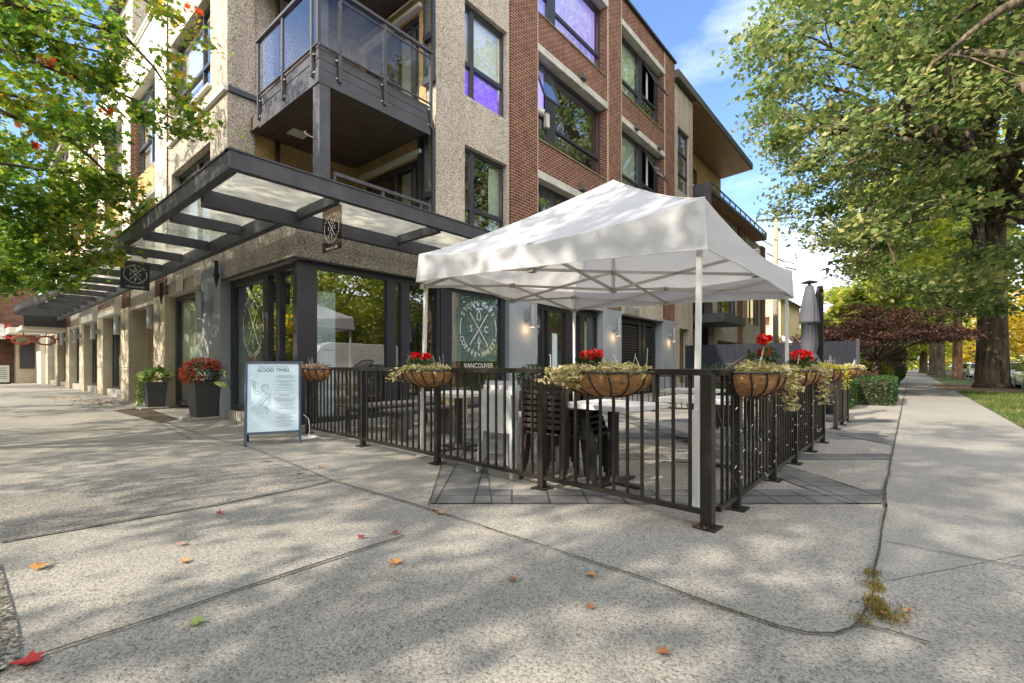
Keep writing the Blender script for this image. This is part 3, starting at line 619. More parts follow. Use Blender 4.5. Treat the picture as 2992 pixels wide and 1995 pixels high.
acd = MB(); acd.tube([(10.05, 7.86, 8.05), (10.22, 7.70, 7.98), (10.32, 7.58, 7.93)], 0.085, 14); acd.box(10.60, 10.74, 7.70, 7.80, 7.72, 8.10)
acd.build('exhaust_hose', M['offwhite'], B, smooth=False)
window('Y', 7.70, 19.98, 21.35, 8.65, 11.36, [(20.55, 0.07)], [(20.0, 21.33, 9.45, 0.08), (20.0, 21.33, 10.4, 0.08)], 0.07)
# recessed upper storeys, deep eave and long balcony at the far end
fe = MB(); wall(fe, 'Y', 9.3, 0.3, 21.8, 31.8, 9.1, 13.0, [(23.0, 27.5, 9.3, 12.2)]); fe.box(31.5, 31.8, 9.6, 16, 9.1, 13.0)
fe.box(21.5, 21.8, 7.9, 9.6, 3.6, 13.0); fe.build('recessed_wall', M['ochre'], B)
window('Y', 9.36, 23.0, 27.5, 9.3, 12.2, [(24.5, 0.1), (26.1, 0.1)], [], 0.08, sash=[(24.6, 26.0, 9.7, 12.0, 0.5)], blinds=[('greenblind', 23.1, 24.4, 9.4, 12.1)])
ev = MB(); ev.prism([(19.46, 7.36), (31.6, 7.36), (32.0, 9.7), (32.0, 16), (19.46, 16)], 13.12, 13.45); ev.prism([(19.0, 7.8), (23.6, 7.8), (23.6, 15), (19.0, 15)], 13.46, 13.7); ev.build('eave', mat('eave_fascia', (0.075, 0.075, 0.068), 0.6, noise=(1, 0.2)), B)
es = MB(); es.prism([(21.82, 7.42), (31.5, 7.42), (31.9, 9.7), (31.9, 15.9), (21.82, 15.9)], 13.07, 13.118); 
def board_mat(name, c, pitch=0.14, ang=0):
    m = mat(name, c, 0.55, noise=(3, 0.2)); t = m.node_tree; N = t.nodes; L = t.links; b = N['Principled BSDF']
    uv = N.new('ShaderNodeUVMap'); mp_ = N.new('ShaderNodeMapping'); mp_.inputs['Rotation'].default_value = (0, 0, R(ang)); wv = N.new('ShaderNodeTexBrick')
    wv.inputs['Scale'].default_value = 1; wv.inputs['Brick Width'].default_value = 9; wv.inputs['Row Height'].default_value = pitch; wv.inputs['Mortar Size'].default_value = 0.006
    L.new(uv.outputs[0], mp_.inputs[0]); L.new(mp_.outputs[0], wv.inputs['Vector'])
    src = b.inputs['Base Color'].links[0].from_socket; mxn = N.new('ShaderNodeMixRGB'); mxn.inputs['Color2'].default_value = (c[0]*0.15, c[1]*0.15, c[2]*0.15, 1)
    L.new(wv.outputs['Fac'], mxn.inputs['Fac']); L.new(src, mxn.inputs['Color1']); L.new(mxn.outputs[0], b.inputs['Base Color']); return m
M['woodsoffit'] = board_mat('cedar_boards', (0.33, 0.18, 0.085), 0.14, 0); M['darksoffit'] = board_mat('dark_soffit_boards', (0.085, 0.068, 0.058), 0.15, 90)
es.build('eave_soffit', M['woodsoffit'], B)
fb = MB(); fb.box(22.5, 33.5, 7.04, 9.3, 9.12, 9.22); fb.box(22.45, 22.55, 7.0, 9.3, 8.45, 9.55); fb.box(22.55, 33.5, 7.0, 7.04, 9.10, 9.28); fb.box(22.55, 33.5, 7.0, 7.05, 9.52, 9.57); fb.box(33.45, 33.5, 7.0, 9.3, 9.1, 9.57)
fbo = fb.build('long_balcony', M['steel'], B)
q_ = MB(); q_.box(22.6, 33.4, 7.06, 9.28, 9.07, 9.118); q_.build('balcony_soffit', M['woodsoffit'], fbo)
q_ = MB(); q_.add([(22.55, 7.02, 9.28), (33.45, 7.02, 9.28), (33.45, 7.02, 9.52), (22.55, 7.02, 9.52)], [(0, 1, 2, 3)]); q_.build('balcony_glass', M['clearglass'], fbo)
q_ = MB()
for i in range(11): q_.box(23.4 + i, 23.44 + i, 6.98, 7.02, 9.28, 9.52)
q_.build('balcony_stanchion', M['steel'], fbo)
# lower storeys of the far end
lw_ = MB(); lw_.box(21.8, 24.6, 8.5, 8.8, 0, 9.1); lw_.box(24.6, 26.0, 7.7, 8.0, 3.6, 4.6); lw_.box(24.6, 26.0, 7.7, 8.0, 6.6, 9.1)
lw_.build('entrance_wall', mat('dark_cladding', (0.05, 0.048, 0.045), 0.7, noise=(3, 0.2)), B)
for (x0, x1) in ((25.0, 29.8), (30.9, 35.2)):
    w_ = MB(); wall(w_, 'Y', 7.62, 0.3, x0, x1, 0, 9.05, [(x0 + 0.5, x1 - 0.7, 0.4, 2.4), (x0 + 0.5, x1 - 0.7, 3.65, 6.2)]); w_.build('bay_wall', M['pebble'], B)
    for z0, z1 in ((0.4, 2.4), (3.65, 6.2)): window('Y', 7.74, x0 + 0.5, x1 - 0.7, z0, z1, [(x0 + 1.6, 0.12), (x1 - 1.6, 0.12)], [], 0.07)
    w_ = MB(); w_.box(x1 - 0.6, x1, 7.50, 7.615, 0, 9.05); w_.build('brick_pier', M['brick'], B)
    w_ = MB(); w_.box(x1 + 0.02, x1 + 1.1, 7.9, 8.2, 0, 9.05); w_.box(x1 + 0.02, x1 + 0.12, 7.45, 7.9, 0, 9.05); w_.build('tan_brick_wall', M['brick_old'], B)
# solid core so light does not leak, and roof
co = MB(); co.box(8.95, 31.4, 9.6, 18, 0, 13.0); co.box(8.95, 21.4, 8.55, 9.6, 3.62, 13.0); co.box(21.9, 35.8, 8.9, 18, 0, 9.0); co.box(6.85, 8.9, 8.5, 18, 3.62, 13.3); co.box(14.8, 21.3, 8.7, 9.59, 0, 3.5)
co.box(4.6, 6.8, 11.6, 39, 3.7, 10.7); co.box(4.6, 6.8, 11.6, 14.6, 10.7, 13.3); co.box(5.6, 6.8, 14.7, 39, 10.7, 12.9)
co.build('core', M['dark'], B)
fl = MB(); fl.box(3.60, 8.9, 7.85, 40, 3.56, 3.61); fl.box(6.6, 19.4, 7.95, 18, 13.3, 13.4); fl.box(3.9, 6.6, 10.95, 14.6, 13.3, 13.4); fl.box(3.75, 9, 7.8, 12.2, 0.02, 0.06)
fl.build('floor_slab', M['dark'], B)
rm = MB(); rm.box(3.8, 9.0, 12.2, 12.3, 0, 3.5); rm.box(8.86, 8.95, 7.95, 12.2, 0, 3.5); rm.box(4.6, 5.2, 8.6, 11.2, 0.06, 1.15); rm.box(5.6, 6.4, 11.4, 12.1, 0.06, 2.2)
rm.build('cafe_interior', M['warmroom'], B)
# --- street level of the right hand facade
SF = 7.70
def X7(u): return XR(u, SF)
pl = MB(); pl.box(8.84, 9.98, 7.55, 7.95, 0, 2.95); pl.box(13.50, 14.76, 7.55, 7.95, 0, 2.95); pl.box(18.20, 19.52, 7.55, 7.95, 0, 2.95)
pl.build('painted_pillar', M['bluegrey'], B, bevel=0.012)
trm = MB(); trm.box(3.52, 8.84, 7.56, 7.60, 2.815, 2.845); trm.box(3.52, 3.56, 7.6, 10.77, 2.815, 2.845); trm.box(9.98, 13.5, 7.56, 7.6, 2.80, 2.84); trm.box(14.76, 18.2, 7.50, 7.6, 2.78, 2.84)
trm.build('drip_trim', M['black'], B)
cps = MB(); cps.box(3.64, X7(911.6), SF, SF + 0.12, 0, 2.815); cps.box(3.64, 3.76, SF + 0.12, YL(861, 3.66), 0, 2.815); cps.build('corner_post', M['frame'], B)
xs = [X7(911.6), X7(1133), X7(1149), X7(1170), X7(1186), X7(1281), X7(1322), X7(1464), 8.84]
window('Y', SF, xs[0] + 0.001, xs[1] + 0.08, 0.10, 2.815, [], [], 0.09, 0.10, 'shopglass', blinds=[('paleblind', X7(915), X7(992), 0.2, 2.38)], label='large cafe window with a pale blue screen in its left third')
window('Y', SF, xs[1] + 0.081, xs[4], 0.10, 2.815, [], [], 0.11, 0.10, 'shopglass')
window('Y', SF, xs[4] + 0.001, xs[5] + 0.05, 0.10, 2.815, [], [], 0.09, 0.10, 'shopglass')
window('Y', SF, xs[5] + 0.30, 8.838, 0.10, 2.815, [(xs[7] + 0.06, 0.10)], [], 0.09, 0.10, 'shopglass', blinds=[('tealblind', xs[5] + 0.38, xs[7], 1.18, 2.72)], label='cafe window with a teal roller blind half way down')
pp = MB(); pp.box(xs[5] + 0.051, xs[5] + 0.299, SF - 0.02, SF + 0.12, 0, 2.81); pp.build('shopfront_post', M['frame'], B)
stp = MB(); stp.box(3.60, 8.84, 7.62, SF + 0.12, 0, 0.095); stp.box(3.60, SF, 7.62, 7.62, 0, 0.0) if False else None; stp.box(3.60, 3.80, SF + 0.12, 10.77, 0, 0.17); stp.build('plinth', M['kerb'], B)
# entrance of the cafe
e0, e1 = 9.982, 13.498
ent = MB(); ent.box(e0, e1, 7.78, 7.90, 2.62, 2.80)
for a, w in ((9.99, 0.05), (10.46, 0.12), (X7(1607), 0.10), (X7(1660) , 0.45), (X7(1699) + 0.05, 0.25), (X7(1746) + 0.1, 0.25)): ent.box(a, a + w, 7.78, 7.90, 0, 2.62)
ent.box(e0, e1, 7.78, 7.90, 0, 0.25)
eo = ent.build('entrance_frame', M['black'], B)
q_ = MB(); q_.add([(e0, 7.86, 0.2), (e1, 7.86, 0.2), (e1, 7.86, 2.65), (e0, 7.86, 2.65)], [(0, 1, 2, 3)]); q_.build('entrance_glass', M['shopglass'], eo)
q_ = MB(); q_.box(10.03, 10.46, 7.80, 7.84, 0.26, 2.60); q_.build('black_sign_panel', M['black'], eo)
q_ = MB(); q_.tube([(10.78, 7.76, 1.38), (10.78, 7.70, 1.38), (10.78, 7.70, 1.05), (10.78, 7.76, 1.05)], 0.018, 8); q_.build('door_handle', M['text'], eo)
q_ = MB(); q_.box(X7(1626), X7(1640), 7.845, 7.85, 0.9, 2.0); q_.box(10.12, 10.30, 7.792, 7.797, 1.35, 1.95); q_.build('paper_notice', M['paleblind'], eo)
q_ = MB(); q_.box(X7(1714), X7(1738), 8.0, 8.01, 0.3, 2.5); q_.build('door_curtain', M['greenblind'], eo)
q_ = MB(); q_.box(9.9, 13.6, 8.8, 8.9, 0, 3.5); q_.build('hall_wall', M['warmroom'], eo)
# slatted black doors
sdm = MB(); s0, s1 = 14.765, 18.195
sdm.box(s0, s1, 7.80, 7.90, 2.62, 2.78)
for a in (s0, X7(1873), X7(1885), X7(1925)): sdm.box(a, a + 0.22, 7.79, 7.90, 0, 2.62)
for k in range(26): sdm.box(s0 + 0.2, s1, 7.82, 7.86, 0.1 + k * 0.095, 0.155 + k * 0.095)
sdm.build('slatted_door', M['black'], B)
q_ = MB(); q_.box(s0, s1, 7.95, 8.0, 0, 2.7); q_.build('door_backing', M['dark'], B)
lv = MB()
for k in range(6): lv.box(15.0, 16.3, 7.58, 7.61, 2.92 + k * 0.045, 2.94 + k * 0.045)
lv.box(14.98, 15.02, 7.57, 7.62, 2.88, 3.2); lv.box(16.3, 16.34, 7.57, 7.62, 2.88, 3.2); lv.build('vent_louvre', M['lintel'], B)
# entrance canopy at the far end and dark doors
q_ = MB(); q_.box(22.0, 25.6, 6.3, 8.4, 3.05, 3.45); q_.build('entrance_canopy', M['steel'], B)
q_ = MB(); q_.box(22.2, 22.35, 8.3, 8.5, 0, 3.0); q_.box(24.4, 24.5, 8.3, 8.5, 0, 3.0); q_.build('entrance_post', M['ochre'], B)
# --- street level of the left hand facade
XW = 3.70
y = lambda u: YL(u, XW)
lp = MB()
window('X', XW, y(861), y(812) , 0.17, 2.80, [], [], 0.06, 0.10, 'shopglass')
window('X', XW, y(812) + 0.01, y(777) - 0.01, 0.17, 2.80, [], [], 0.07, 0.10, 'shopglass', blinds=[('offwhite', y(800), y(797), 0.2, 2.7)])
window('X', XW, y(777), 10.77, 0.17, 2.80, [], [], 0.13, 0.10, 'shopglass', blinds=[('tealblind', y(740), 10.7, 0.2, 1.9)], label='cafe window with the round white emblem beside the menu board')
PIL = [10.77 + 3.93 * k for k in range(8)]
pm = MB(); pm.box(3.50, 3.95, PIL[0], PIL[0] + 1.09, 0, 3.15); pm.build('painted_pillar', M['bluegrey'], B, bevel=0.012)
pm = MB()
for k in range(1, 8): pm.box(3.50, 3.95 if k != 2 else 4.9, PIL[k], PIL[k] + 1.05, 0, 2.92)
pm.build('concrete_pillar', M['concrete'], B, bevel=0.015)
pc = MB()
for k in range(1, 8): pc.box(3.53, 3.95, PIL[k], PIL[k] + 1.05, 2.92, 3.55)
pc.build('brick_capital', M['brick'], B)
for k in range(1, 8): pass
fa = MB()
for k in range(1, 7): fa.box(3.56, 3.80, PIL[k] + 1.05, PIL[k + 1], 2.80, 3.55)
fa.build('shop_fascia', M['pebble'], B)
gr_ = MB()
for k in range(1, 8): gr_.box(3.497, 3.50, PIL[k], PIL[k] + 1.05, 1.02, 1.035)
gr_.build('pillar_groove', M['joint'], B)
# bay 0: glazed door; bay 1: deep recess; others: shop windows
w0, w1 = PIL[0] + 1.09, PIL[1]
window('X', 3.74, w0, w1, 0.08, 2.86, [(w0 + 0.62, 0.10)], [], 0.11, 0.10, 'shopglass', blinds=[('greenblind', w0 + 0.7, w1 - 0.1, 0.1, 2.7)])
rc = MB(); rc.box(5.3, 5.4, PIL[1] + 1.05, PIL[2], 0, 3.5); rc.box(3.96, 5.3, PIL[2] - 0.03, PIL[2] - 0.001, 0, 3.0); rc.box(3.6, 5.3, PIL[1] + 1.05, PIL[2], 2.95, 3.0); rc.build('recess_wall', mat('beige_render', (0.46, 0.38, 0.24), 0.85, noise=(1, 0.1)), B)
for k in range(2, 7):
    w0, w1 = PIL[k] + 1.05, PIL[k + 1]
    window('X', 3.78, w0, w1, 0.25, 2.75, [(w1 - 0.45, 0.09)], [], 0.09, 0.10, 'shopglass', blinds=[('offwhite', w0 + 0.1, w1 - 0.5, 1.45, 2.02), ('greenblind', w0 + 0.1, w1 - 0.1, 0.3, 1.43)] if k < 5 else ())
sb = MB()
for k in range(2, 7): sb.box(3.62, 3.9, PIL[k] + 1.05, PIL[k + 1], 0, 0.24)
sb.build('shop_sill', M['kerb'], B)
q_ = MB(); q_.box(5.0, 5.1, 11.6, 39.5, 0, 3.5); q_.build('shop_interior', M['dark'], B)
vt = MB()
for yy in (12.3, 13.6):
    vt.box(3.53, 3.56, yy - 0.22, yy + 0.22, 2.90, 3.28)
    for k in range(8): vt.box(3.515, 3.53, yy - 0.18, yy + 0.18, 2.93 + k * 0.042, 2.95 + k * 0.042)
vt.build('wall_vent', M['offwhite'], B)
# ledge and flashing on the corner
q_ = MB(); q_.box(3.50, 3.58, 10.56, 14.45, 6.66, 6.76); q_.box(3.50, 3.58, 11.5, 14.45, 7.09, 7.15); q_.build('pale_ledge', M['offwhite'], B)
q_ = MB(); q_.box(3.58, 4.6, 10.54, 10.60, 6.66, 6.77); q_.build('dark_flashing', M['frame'], B)
window('X', 3.74, 11.58, 14.41, 3.80, 5.95, [(12.9, 0.12)], [], 0.09, blinds=[('offwhite', 11.7, 14.3, 3.9, 5.4)])
window('X', 3.74, 11.58, 14.44, 7.15, 9.26, [(12.55, 0.08)], [(11.6, 14.4, 7.95, 0.08)], 0.09, blinds=[('offwhite', 13.0, 14.3, 7.2, 9.1)])
window('X', 3.74, 11.58, 14.44, 10.5, 12.5, [(12.9, 0.12)], [], 0.09)
# --- upper left facade, cream piers with brick reveals
cw = MB(); ho = []
for k in range(1, 7):
    a0, a1 = PIL[k] + 1.06, PIL[k + 1] - 0.04; ho += [(a0, a1, 3.75, 5.80), (a0, a1, 5.93, 9.38)]
wall(cw, 'X', 3.54, 0.34, 14.70, 39.3, 3.56, 10.83, ho)
cw.build('cream_wall', M['cream'], B)
q_ = MB(); q_.box(3.49, 3.90, 14.66, 39.3, 10.83, 10.91); q_.box(3.50, 3.545, 14.7, 39.3, 10.70, 10.74); q_.build('parapet_flashing', M['offwhite'], B)
q_ = MB()
for k in range(1, 7):
    a1 = PIL[k + 1] - 0.04; q_.box(3.545, 3.80, a1 - 0.012, a1 - 0.001, 3.75, 5.80); q_.box(3.545, 3.80, a1 - 0.012, a1 - 0.001, 5.93, 9.38)
q_.box(3.545, 3.72, 14.69, 14.699, 3.6, 10.8); q_.build('brick_reveal', M['brick'], B)
for k in range(1, 7):
    a0, a1 = PIL[k] + 1.06, PIL[k + 1] - 0.013 - 0.04
    window('X', 3.76, a0, a1, 6.98, 9.38, [(a0 + 1.25, 0.09)], [(a0, a1, 7.80, 0.10)], 0.08, blinds=[('offwhite', a0 + 1.4, a1 - 0.1, 7.1, 9.2)], sash=[(a0 + 0.1, a0 + 1.2, 7.95, 9.25, 0.45)] if k < 3 else ())
    window('X', 3.76, a0, a1, 3.80, 5.80, [(a0 + 1.25, 0.09)], [(a0, a1, 4.6, 0.10)], 0.08, blinds=[('offwhite', a0 + 0.1, a1 - 0.1, 3.9, 5.7)])
q_ = MB(); 
for k in range(1, 7):
    a0, a1 = PIL[k] + 1.06, PIL[k + 1] - 0.053; q_.box(3.72, 3.85, a0 + 0.95, a1, 5.98, 6.97)
q_.build('spandrel_panel', M['ochre'], B)
q_ = MB()
for k in range(1, 7):
    a0 = PIL[k] + 1.06; q_.box(3.80, 3.85, a0, a0 + 0.95, 5.95, 6.97)
    for j in range(17): q_.bar((3.74, a0 + 0.03, 6.0 + j * 0.057), (3.74, a0 + 0.92, 6.0 + j * 0.057), 0.03, 0.022)
q_.build('louvre', M['offwhite'], B)
q_ = MB()
for k in range(1, 7):
    a0, a1 = PIL[k] + 1.06, PIL[k + 1] - 0.053; q_.box(3.50, 3.76, a0, a1, 5.81, 5.925)
q_.build('window_sill', M['offwhite'], B)
tb = MB(); 
for (a0, a1) in ((18.5, 22.5), (30.3, 39.3)):
    wall(tb, 'X', 3.58, 0.3, a0, a1, 10.95, 12.9, [(a0 + 0.9, a1 - 0.9, 11.1, 12.55)]); tb.box(3.88, 5.5, a0, a0 + 0.3, 10.9, 12.9)
tb.box(5.5, 5.7, 14.7, 39, 10.8, 12.9); tb.build('top_storey_wall', M['pebble'], B)
for (a0, a1) in ((18.5, 22.5), (30.3, 39.3)): window('X', 3.74, a0 + 0.9, a1 - 0.9, 11.1, 12.55, [((a0 + a1) / 2, 0.1)], [], 0.09, blinds=[('offwhite', (a0 + a1) / 2, a1 - 1, 11.2, 12.4)])
q_ = MB(); q_.box(3.30, 6.9, 18.3, 22.7, 12.9, 13.05); q_.box(3.30, 6.9, 30.1, 39.5, 12.9, 13.05); q_.box(5.3, 6.9, 14.7, 30.0, 12.901, 13.0); q_.build('top_roof', M['frame'], B)
# --- balcony over the corner notch
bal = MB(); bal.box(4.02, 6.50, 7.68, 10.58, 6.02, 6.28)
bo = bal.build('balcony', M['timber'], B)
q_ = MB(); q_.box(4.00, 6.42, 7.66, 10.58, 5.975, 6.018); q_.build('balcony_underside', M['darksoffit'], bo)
q_ = MB(); q_.box(3.95, 6.38, 7.60, 7.655, 5.86, 6.10); q_.box(3.95, 4.0, 7.655, 10.0, 5.86, 6.10)
q_.box(3.97, 6.38, 7.62, 7.66, 6.12, 6.27); q_.box(3.97, 4.01, 7.66, 10.0, 6.12, 6.27); q_.box(3.96, 6.38, 7.625, 7.665, 6.285, 6.46); q_.box(3.965, 4.005, 7.665, 10.0, 6.285, 6.46)
q_.build('fascia_board', M['steel'], bo)
q_ = MB()
for x in (4.30, 5.22, 6.34): q_.box(x, x + 0.055, 7.555, 7.60, 6.0, 7.58)
for yy in (7.75, 8.85, 9.93): q_.box(3.905, 3.95, yy, yy + 0.055, 6.0, 7.58)
q_.box(3.90, 6.40, 7.53, 7.60, 7.53, 7.58); q_.box(3.88, 3.95, 7.6, 10.0, 7.53, 7.58); q_.box(3.95, 6.38, 7.56, 7.59, 6.475, 6.50); q_.box(3.91, 3.94, 7.6, 10.0, 6.475, 6.50); q_.box(3.95, 6.38, 7.56, 7.59, 7.42, 7.44)
q_.build('railing', M['steel'], bo)
q_ = MB(); q_.add([(3.98, 7.575, 6.50), (6.36, 7.575, 6.50), (6.36, 7.575, 7.50), (3.98, 7.575, 7.50)], [(0, 1, 2, 3)]); q_.add([(3.925, 10.0, 6.50), (3.925, 7.62, 6.50), (3.925, 7.62, 7.50), (3.925, 10.0, 7.50)], [(0, 1, 2, 3)])
q_.build('balustrade_glass', M['clearglass'], bo)
q_ = MB()
for x in (4.33, 5.24, 6.36):
    for z in (6.05, 6.36): q_.sphere((x - 0.05, 7.59, z), 0.02)
for yy in (7.78, 8.88, 9.96):
    for z in (6.05, 6.36): q_.sphere((3.94, yy - 0.05, z), 0.02)
q_.build('bolt', M['aluminium'], bo)
q_ = MB(); q_.box(3.97, 4.17, 7.61, 7.83, 3.55, 5.97); q_.box(3.97, 4.17, 7.67, 7.87, 6.28, 9.1); q_.build('balcony_column', M['steel'], B, bevel=0.006)
q_ = MB(); q_.box(4.5, 4.85, 9.7, 10.0, 5.955, 5.974); q_.build('soffit_vent', M['offwhite'], bo)
q_ = MB(); q_.tube([(4.55, 10.54, 3.6), (4.55, 10.54, 5.96)], 0.05, 10); q_.tube([(4.55, 10.54, 6.3), (4.55, 10.54, 9.1)], 0.05, 10); q_.build('downpipe', mat('rust_brown_pipe', (0.10, 0.055, 0.045), 0.5), B, smooth=True)
q_ = MB(); q_.tube([(4.2, 7.9, 5.95), (4.2, 7.9, 5.88), (4.3, 8.0, 5.80), (4.42, 8.1, 5.87), (4.40, 8.15, 5.9)], 0.008, 6); q_.tube([(3.97, 7.80, 4.98), (3.86, 7.84, 5.01), (3.83, 7.85, 5.05), (3.86, 7.86, 5.07)], 0.006, 6); q_.build('wire_hook', M['offwhite'], bo)
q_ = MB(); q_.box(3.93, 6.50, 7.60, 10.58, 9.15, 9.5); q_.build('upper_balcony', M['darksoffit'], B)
q_ = MB(); q_.box(4.3, 4.9, 8.5, 9.0, 6.28, 6.9); q_.build('storage_tub', M['purple'], bo)
# doors onto the balcony and terrace
for (z0, z1) in ((3.62, 5.62), (6.32, 8.75)):
    window('X', 6.56, 8.15, 10.25, z0, z1, [(9.15, 0.14), (8.45, 0.06)], [], 0.11, 0.08, 'glass', blinds=[('offwhite', 8.6, 9.0, z0 + 0.1, z1 - 0.15)])
    q_ = MB(); q_.box(6.40, 6.56, 8.0, 10.35, z1 + 0.02, z1 + 0.10); q_.build('door_head', M['offwhite'], B)
for (z0, z1) in ((3.80, 6.03), (7.14, 9.24)):
    window('X', 6.44, 7.61, 7.915, z0, z1, [], [(7.62, 7.915, z0 + 0.88, 0.12)], 0.05, 0.08, 'glass', blinds=())
q_ = MB(); q_.box(6.40, 6.51, 7.57, 7.92, 3.68, 3.79); q_.box(6.40, 6.51, 7.57, 7.92, 7.02, 7.13); q_.box(6.46, 6.53, 8.0, 8.13, 3.6, 6.0); q_.build('corner_trim', M['frame'], B)
# low terrace rail above the canopy
q_ = MB(); q_.box(4.22, 6.36, 7.585, 7.635, 4.37, 4.43)
for x in (4.22, 5.2, 6.10, 6.31): q_.box(x, x + 0.05, 7.59, 7.63, 3.6, 4.37)
q_.build('terrace_rail', M['steel'], B)
# --- glass canopy wrapping the corner
CZ0, CZ1 = 3.37, 3.60; OX, OY = 2.05, 6.0
cn_ = MB(); xe = 8.0
arc = [(OX, 6.0), (OX, 22.5), (OX - 0.12, 24.5), (OX - 0.32, 26.5), (OX - 0.42, 28.5), (OX - 0.35, 30.2), (OX - 0.1, 31.2)]
# outer channel: web plus flanges
cn_.box(OX, xe, OY, OY + 0.02, CZ0 + 0.02, CZ1 - 0.02); cn_.box(OX, xe, OY, OY + 0.10, CZ0, CZ0 + 0.02); cn_.box(OX - 0.015, xe, OY - 0.015, OY + 0.10, CZ1 - 0.02, CZ1)
for i in range(len(arc) - 1):
    (x0, y0), (x1, y1) = arc[i], arc[i + 1]; y0 = y0 + (0.021 if i == 0 else 0)
    cn_.add([(x0, y0, CZ0), (x0 + 0.02, y0, CZ0), (x0 + 0.02, y0, CZ1 - 0.021), (x0, y0, CZ1 - 0.021), (x1, y1, CZ0), (x1 + 0.02, y1, CZ0), (x1 + 0.02, y1, CZ1 - 0.021), (x1, y1, CZ1 - 0.021)], [(0,1,2,3),(7,6,5,4),(0,4,5,1),(1,5,6,2),(2,6,7,3),(3,7,4,0)])
    for zz in (CZ0 - 0.02, CZ1 - 0.02):
        cn_.add([(x0 - 0.015, y0, zz), (x0 + 0.10, y0, zz), (x0 + 0.10, y0, zz + 0.02), (x0 - 0.015, y0, zz + 0.02), (x1 - 0.015, y1, zz), (x1 + 0.10, y1, zz), (x1 + 0.10, y1, zz + 0.02), (x1 - 0.015, y1, zz + 0.02)], [(0,1,2,3),(7,6,5,4),(0,4,5,1),(1,5,6,2),(2,6,7,3),(3,7,4,0)])
co_ = cn_.build('canopy', M['steel'], B, fixn=True)
q_ = MB(); q_.box(2.15, xe, 7.20, 7.32, 3.22, 3.44); q_.box(3.14, 3.26, 7.32, 31.2, 3.22, 3.44); q_.build('inner_beam', M['steel'], co_)
q_ = MB()
for x in (3.39, 5.25, 7.1): q_.box(x, x + 0.09, OY + 0.10, 7.20, 3.33, 3.47)
yy = 8.67; ys = []
while yy < 31: ys.append(yy); yy += 1.60
for yy in ys:
    xo = OX + 0.1 - (0.0 if yy < 23 else min(0.4, (yy - 22.5) * 0.08)); q_.box(xo, 3.14, yy, yy + 0.09, 3.30, 3.46)
q_.build('cross_beam', M['steel'], co_)
q_ = MB()
q_.add([(OX + 0.04, OY + 0.04, 3.50), (xe, OY + 0.04, 3.50), (xe, 7.62, 3.47), (OX + 0.04, 7.62, 3.47)], [(0, 1, 2, 3)])
q_.add([(OX + 0.04, 7.62, 3.47), (3.6, 7.62, 3.47), (3.6, 31, 3.47), (OX + 0.04, 31, 3.47)], [(0, 1, 2, 3)])
q_.build('canopy_glass', M['roofglass'], co_)
q_ = MB(); q_.box(2.05, 3.5, 31.0, 31.2, 2.9, 3.56); q_.build('dark_signboard', M['black'], co_)
q_ = MB(); q_.box(2.0, 3.56, 31.2, 34.5, 2.75, 2.95); q_.build('canopy_end_soffit', M['cream'], co_)
sp = MB()
for yy in (10.72, 14.66):
    sp.tube([(3.42, yy, 3.20), (3.42, yy, 2.95)], 0.035, 10); sp.tube([(3.42, yy, 2.95), (3.42, yy, 2.88)], [0.05, 0.05], 10); sp.tube([(3.42, yy, 2.88), (3.42, yy, 2.66)], [0.045, 0.008], 10)
sp.build('spike_finial', M['black'], B)
# ------------------------------------------------------------------ lettering
_gl = {}
def glyphs(text, size=1.0, align='CENTER'):
    key = (text, size, align)
    if key in _gl: return _gl[key]
    cu = bpy.data.curves.new('t', 'FONT'); cu.body = text; cu.size = size; cu.align_x = align; cu.align_y = 'CENTER'; cu.resolution_u = 3
    ob = bpy.data.objects.new('t', cu); col.objects.link(ob); dg = bpy.context.evaluated_depsgraph_get(); dg.update()
    me = bpy.data.meshes.new_from_object(ob.evaluated_get(dg)); vs = [(v.co.x, v.co.y) for v in me.vertices]; fs = [tuple(p.vertices) for p in me.polygons]
    bpy.data.objects.remove(ob); bpy.data.curves.remove(cu); bpy.data.meshes.remove(me)
    _gl[key] = (vs, fs); return vs, fs
class Flat:
    """flat artwork in 2D, placed later on a surface"""
    def __init__(s): s.v = []; s.f = []
    def put(s, vs, fs, x=0, y=0, rot=0, k=1, ky=None):
        n = len(s.v); c, q = math.cos(rot), math.sin(rot); ky = ky or k
        for (a, b) in vs: a *= k; b *= ky; s.v.append((x + a*c - b*q, y + a*q + b*c))
        for f in fs: s.f.append(tuple(i + n for i in f))
    def text(s, t, x, y, size, rot=0, ky=None): vs, fs = glyphs(t); s.put(vs, fs, x, y, rot, size, ky)
    def line(s, pts, w):
        for i in range(len(pts) - 1):
            (ax, ay), (bx_, by) = pts[i], pts[i + 1]; L = math.hypot(bx_-ax, by-ay) or 1; nx, ny = -(by-ay)/L*w/2, (bx_-ax)/L*w/2
            s.put([(ax+nx, ay+ny), (ax-nx, ay-ny), (bx_-nx, by-ny), (bx_+nx, by+ny)], [(0, 1, 2, 3)])
    def place(s, name, m, o, ux, uy, parent=None):
        o, ux, uy = Vector(o), Vector(ux), Vector(uy); mb = MB(); mb.add([o + ux*x + uy*y for x, y in s.v], s.f); return mb.build(name, m, parent)
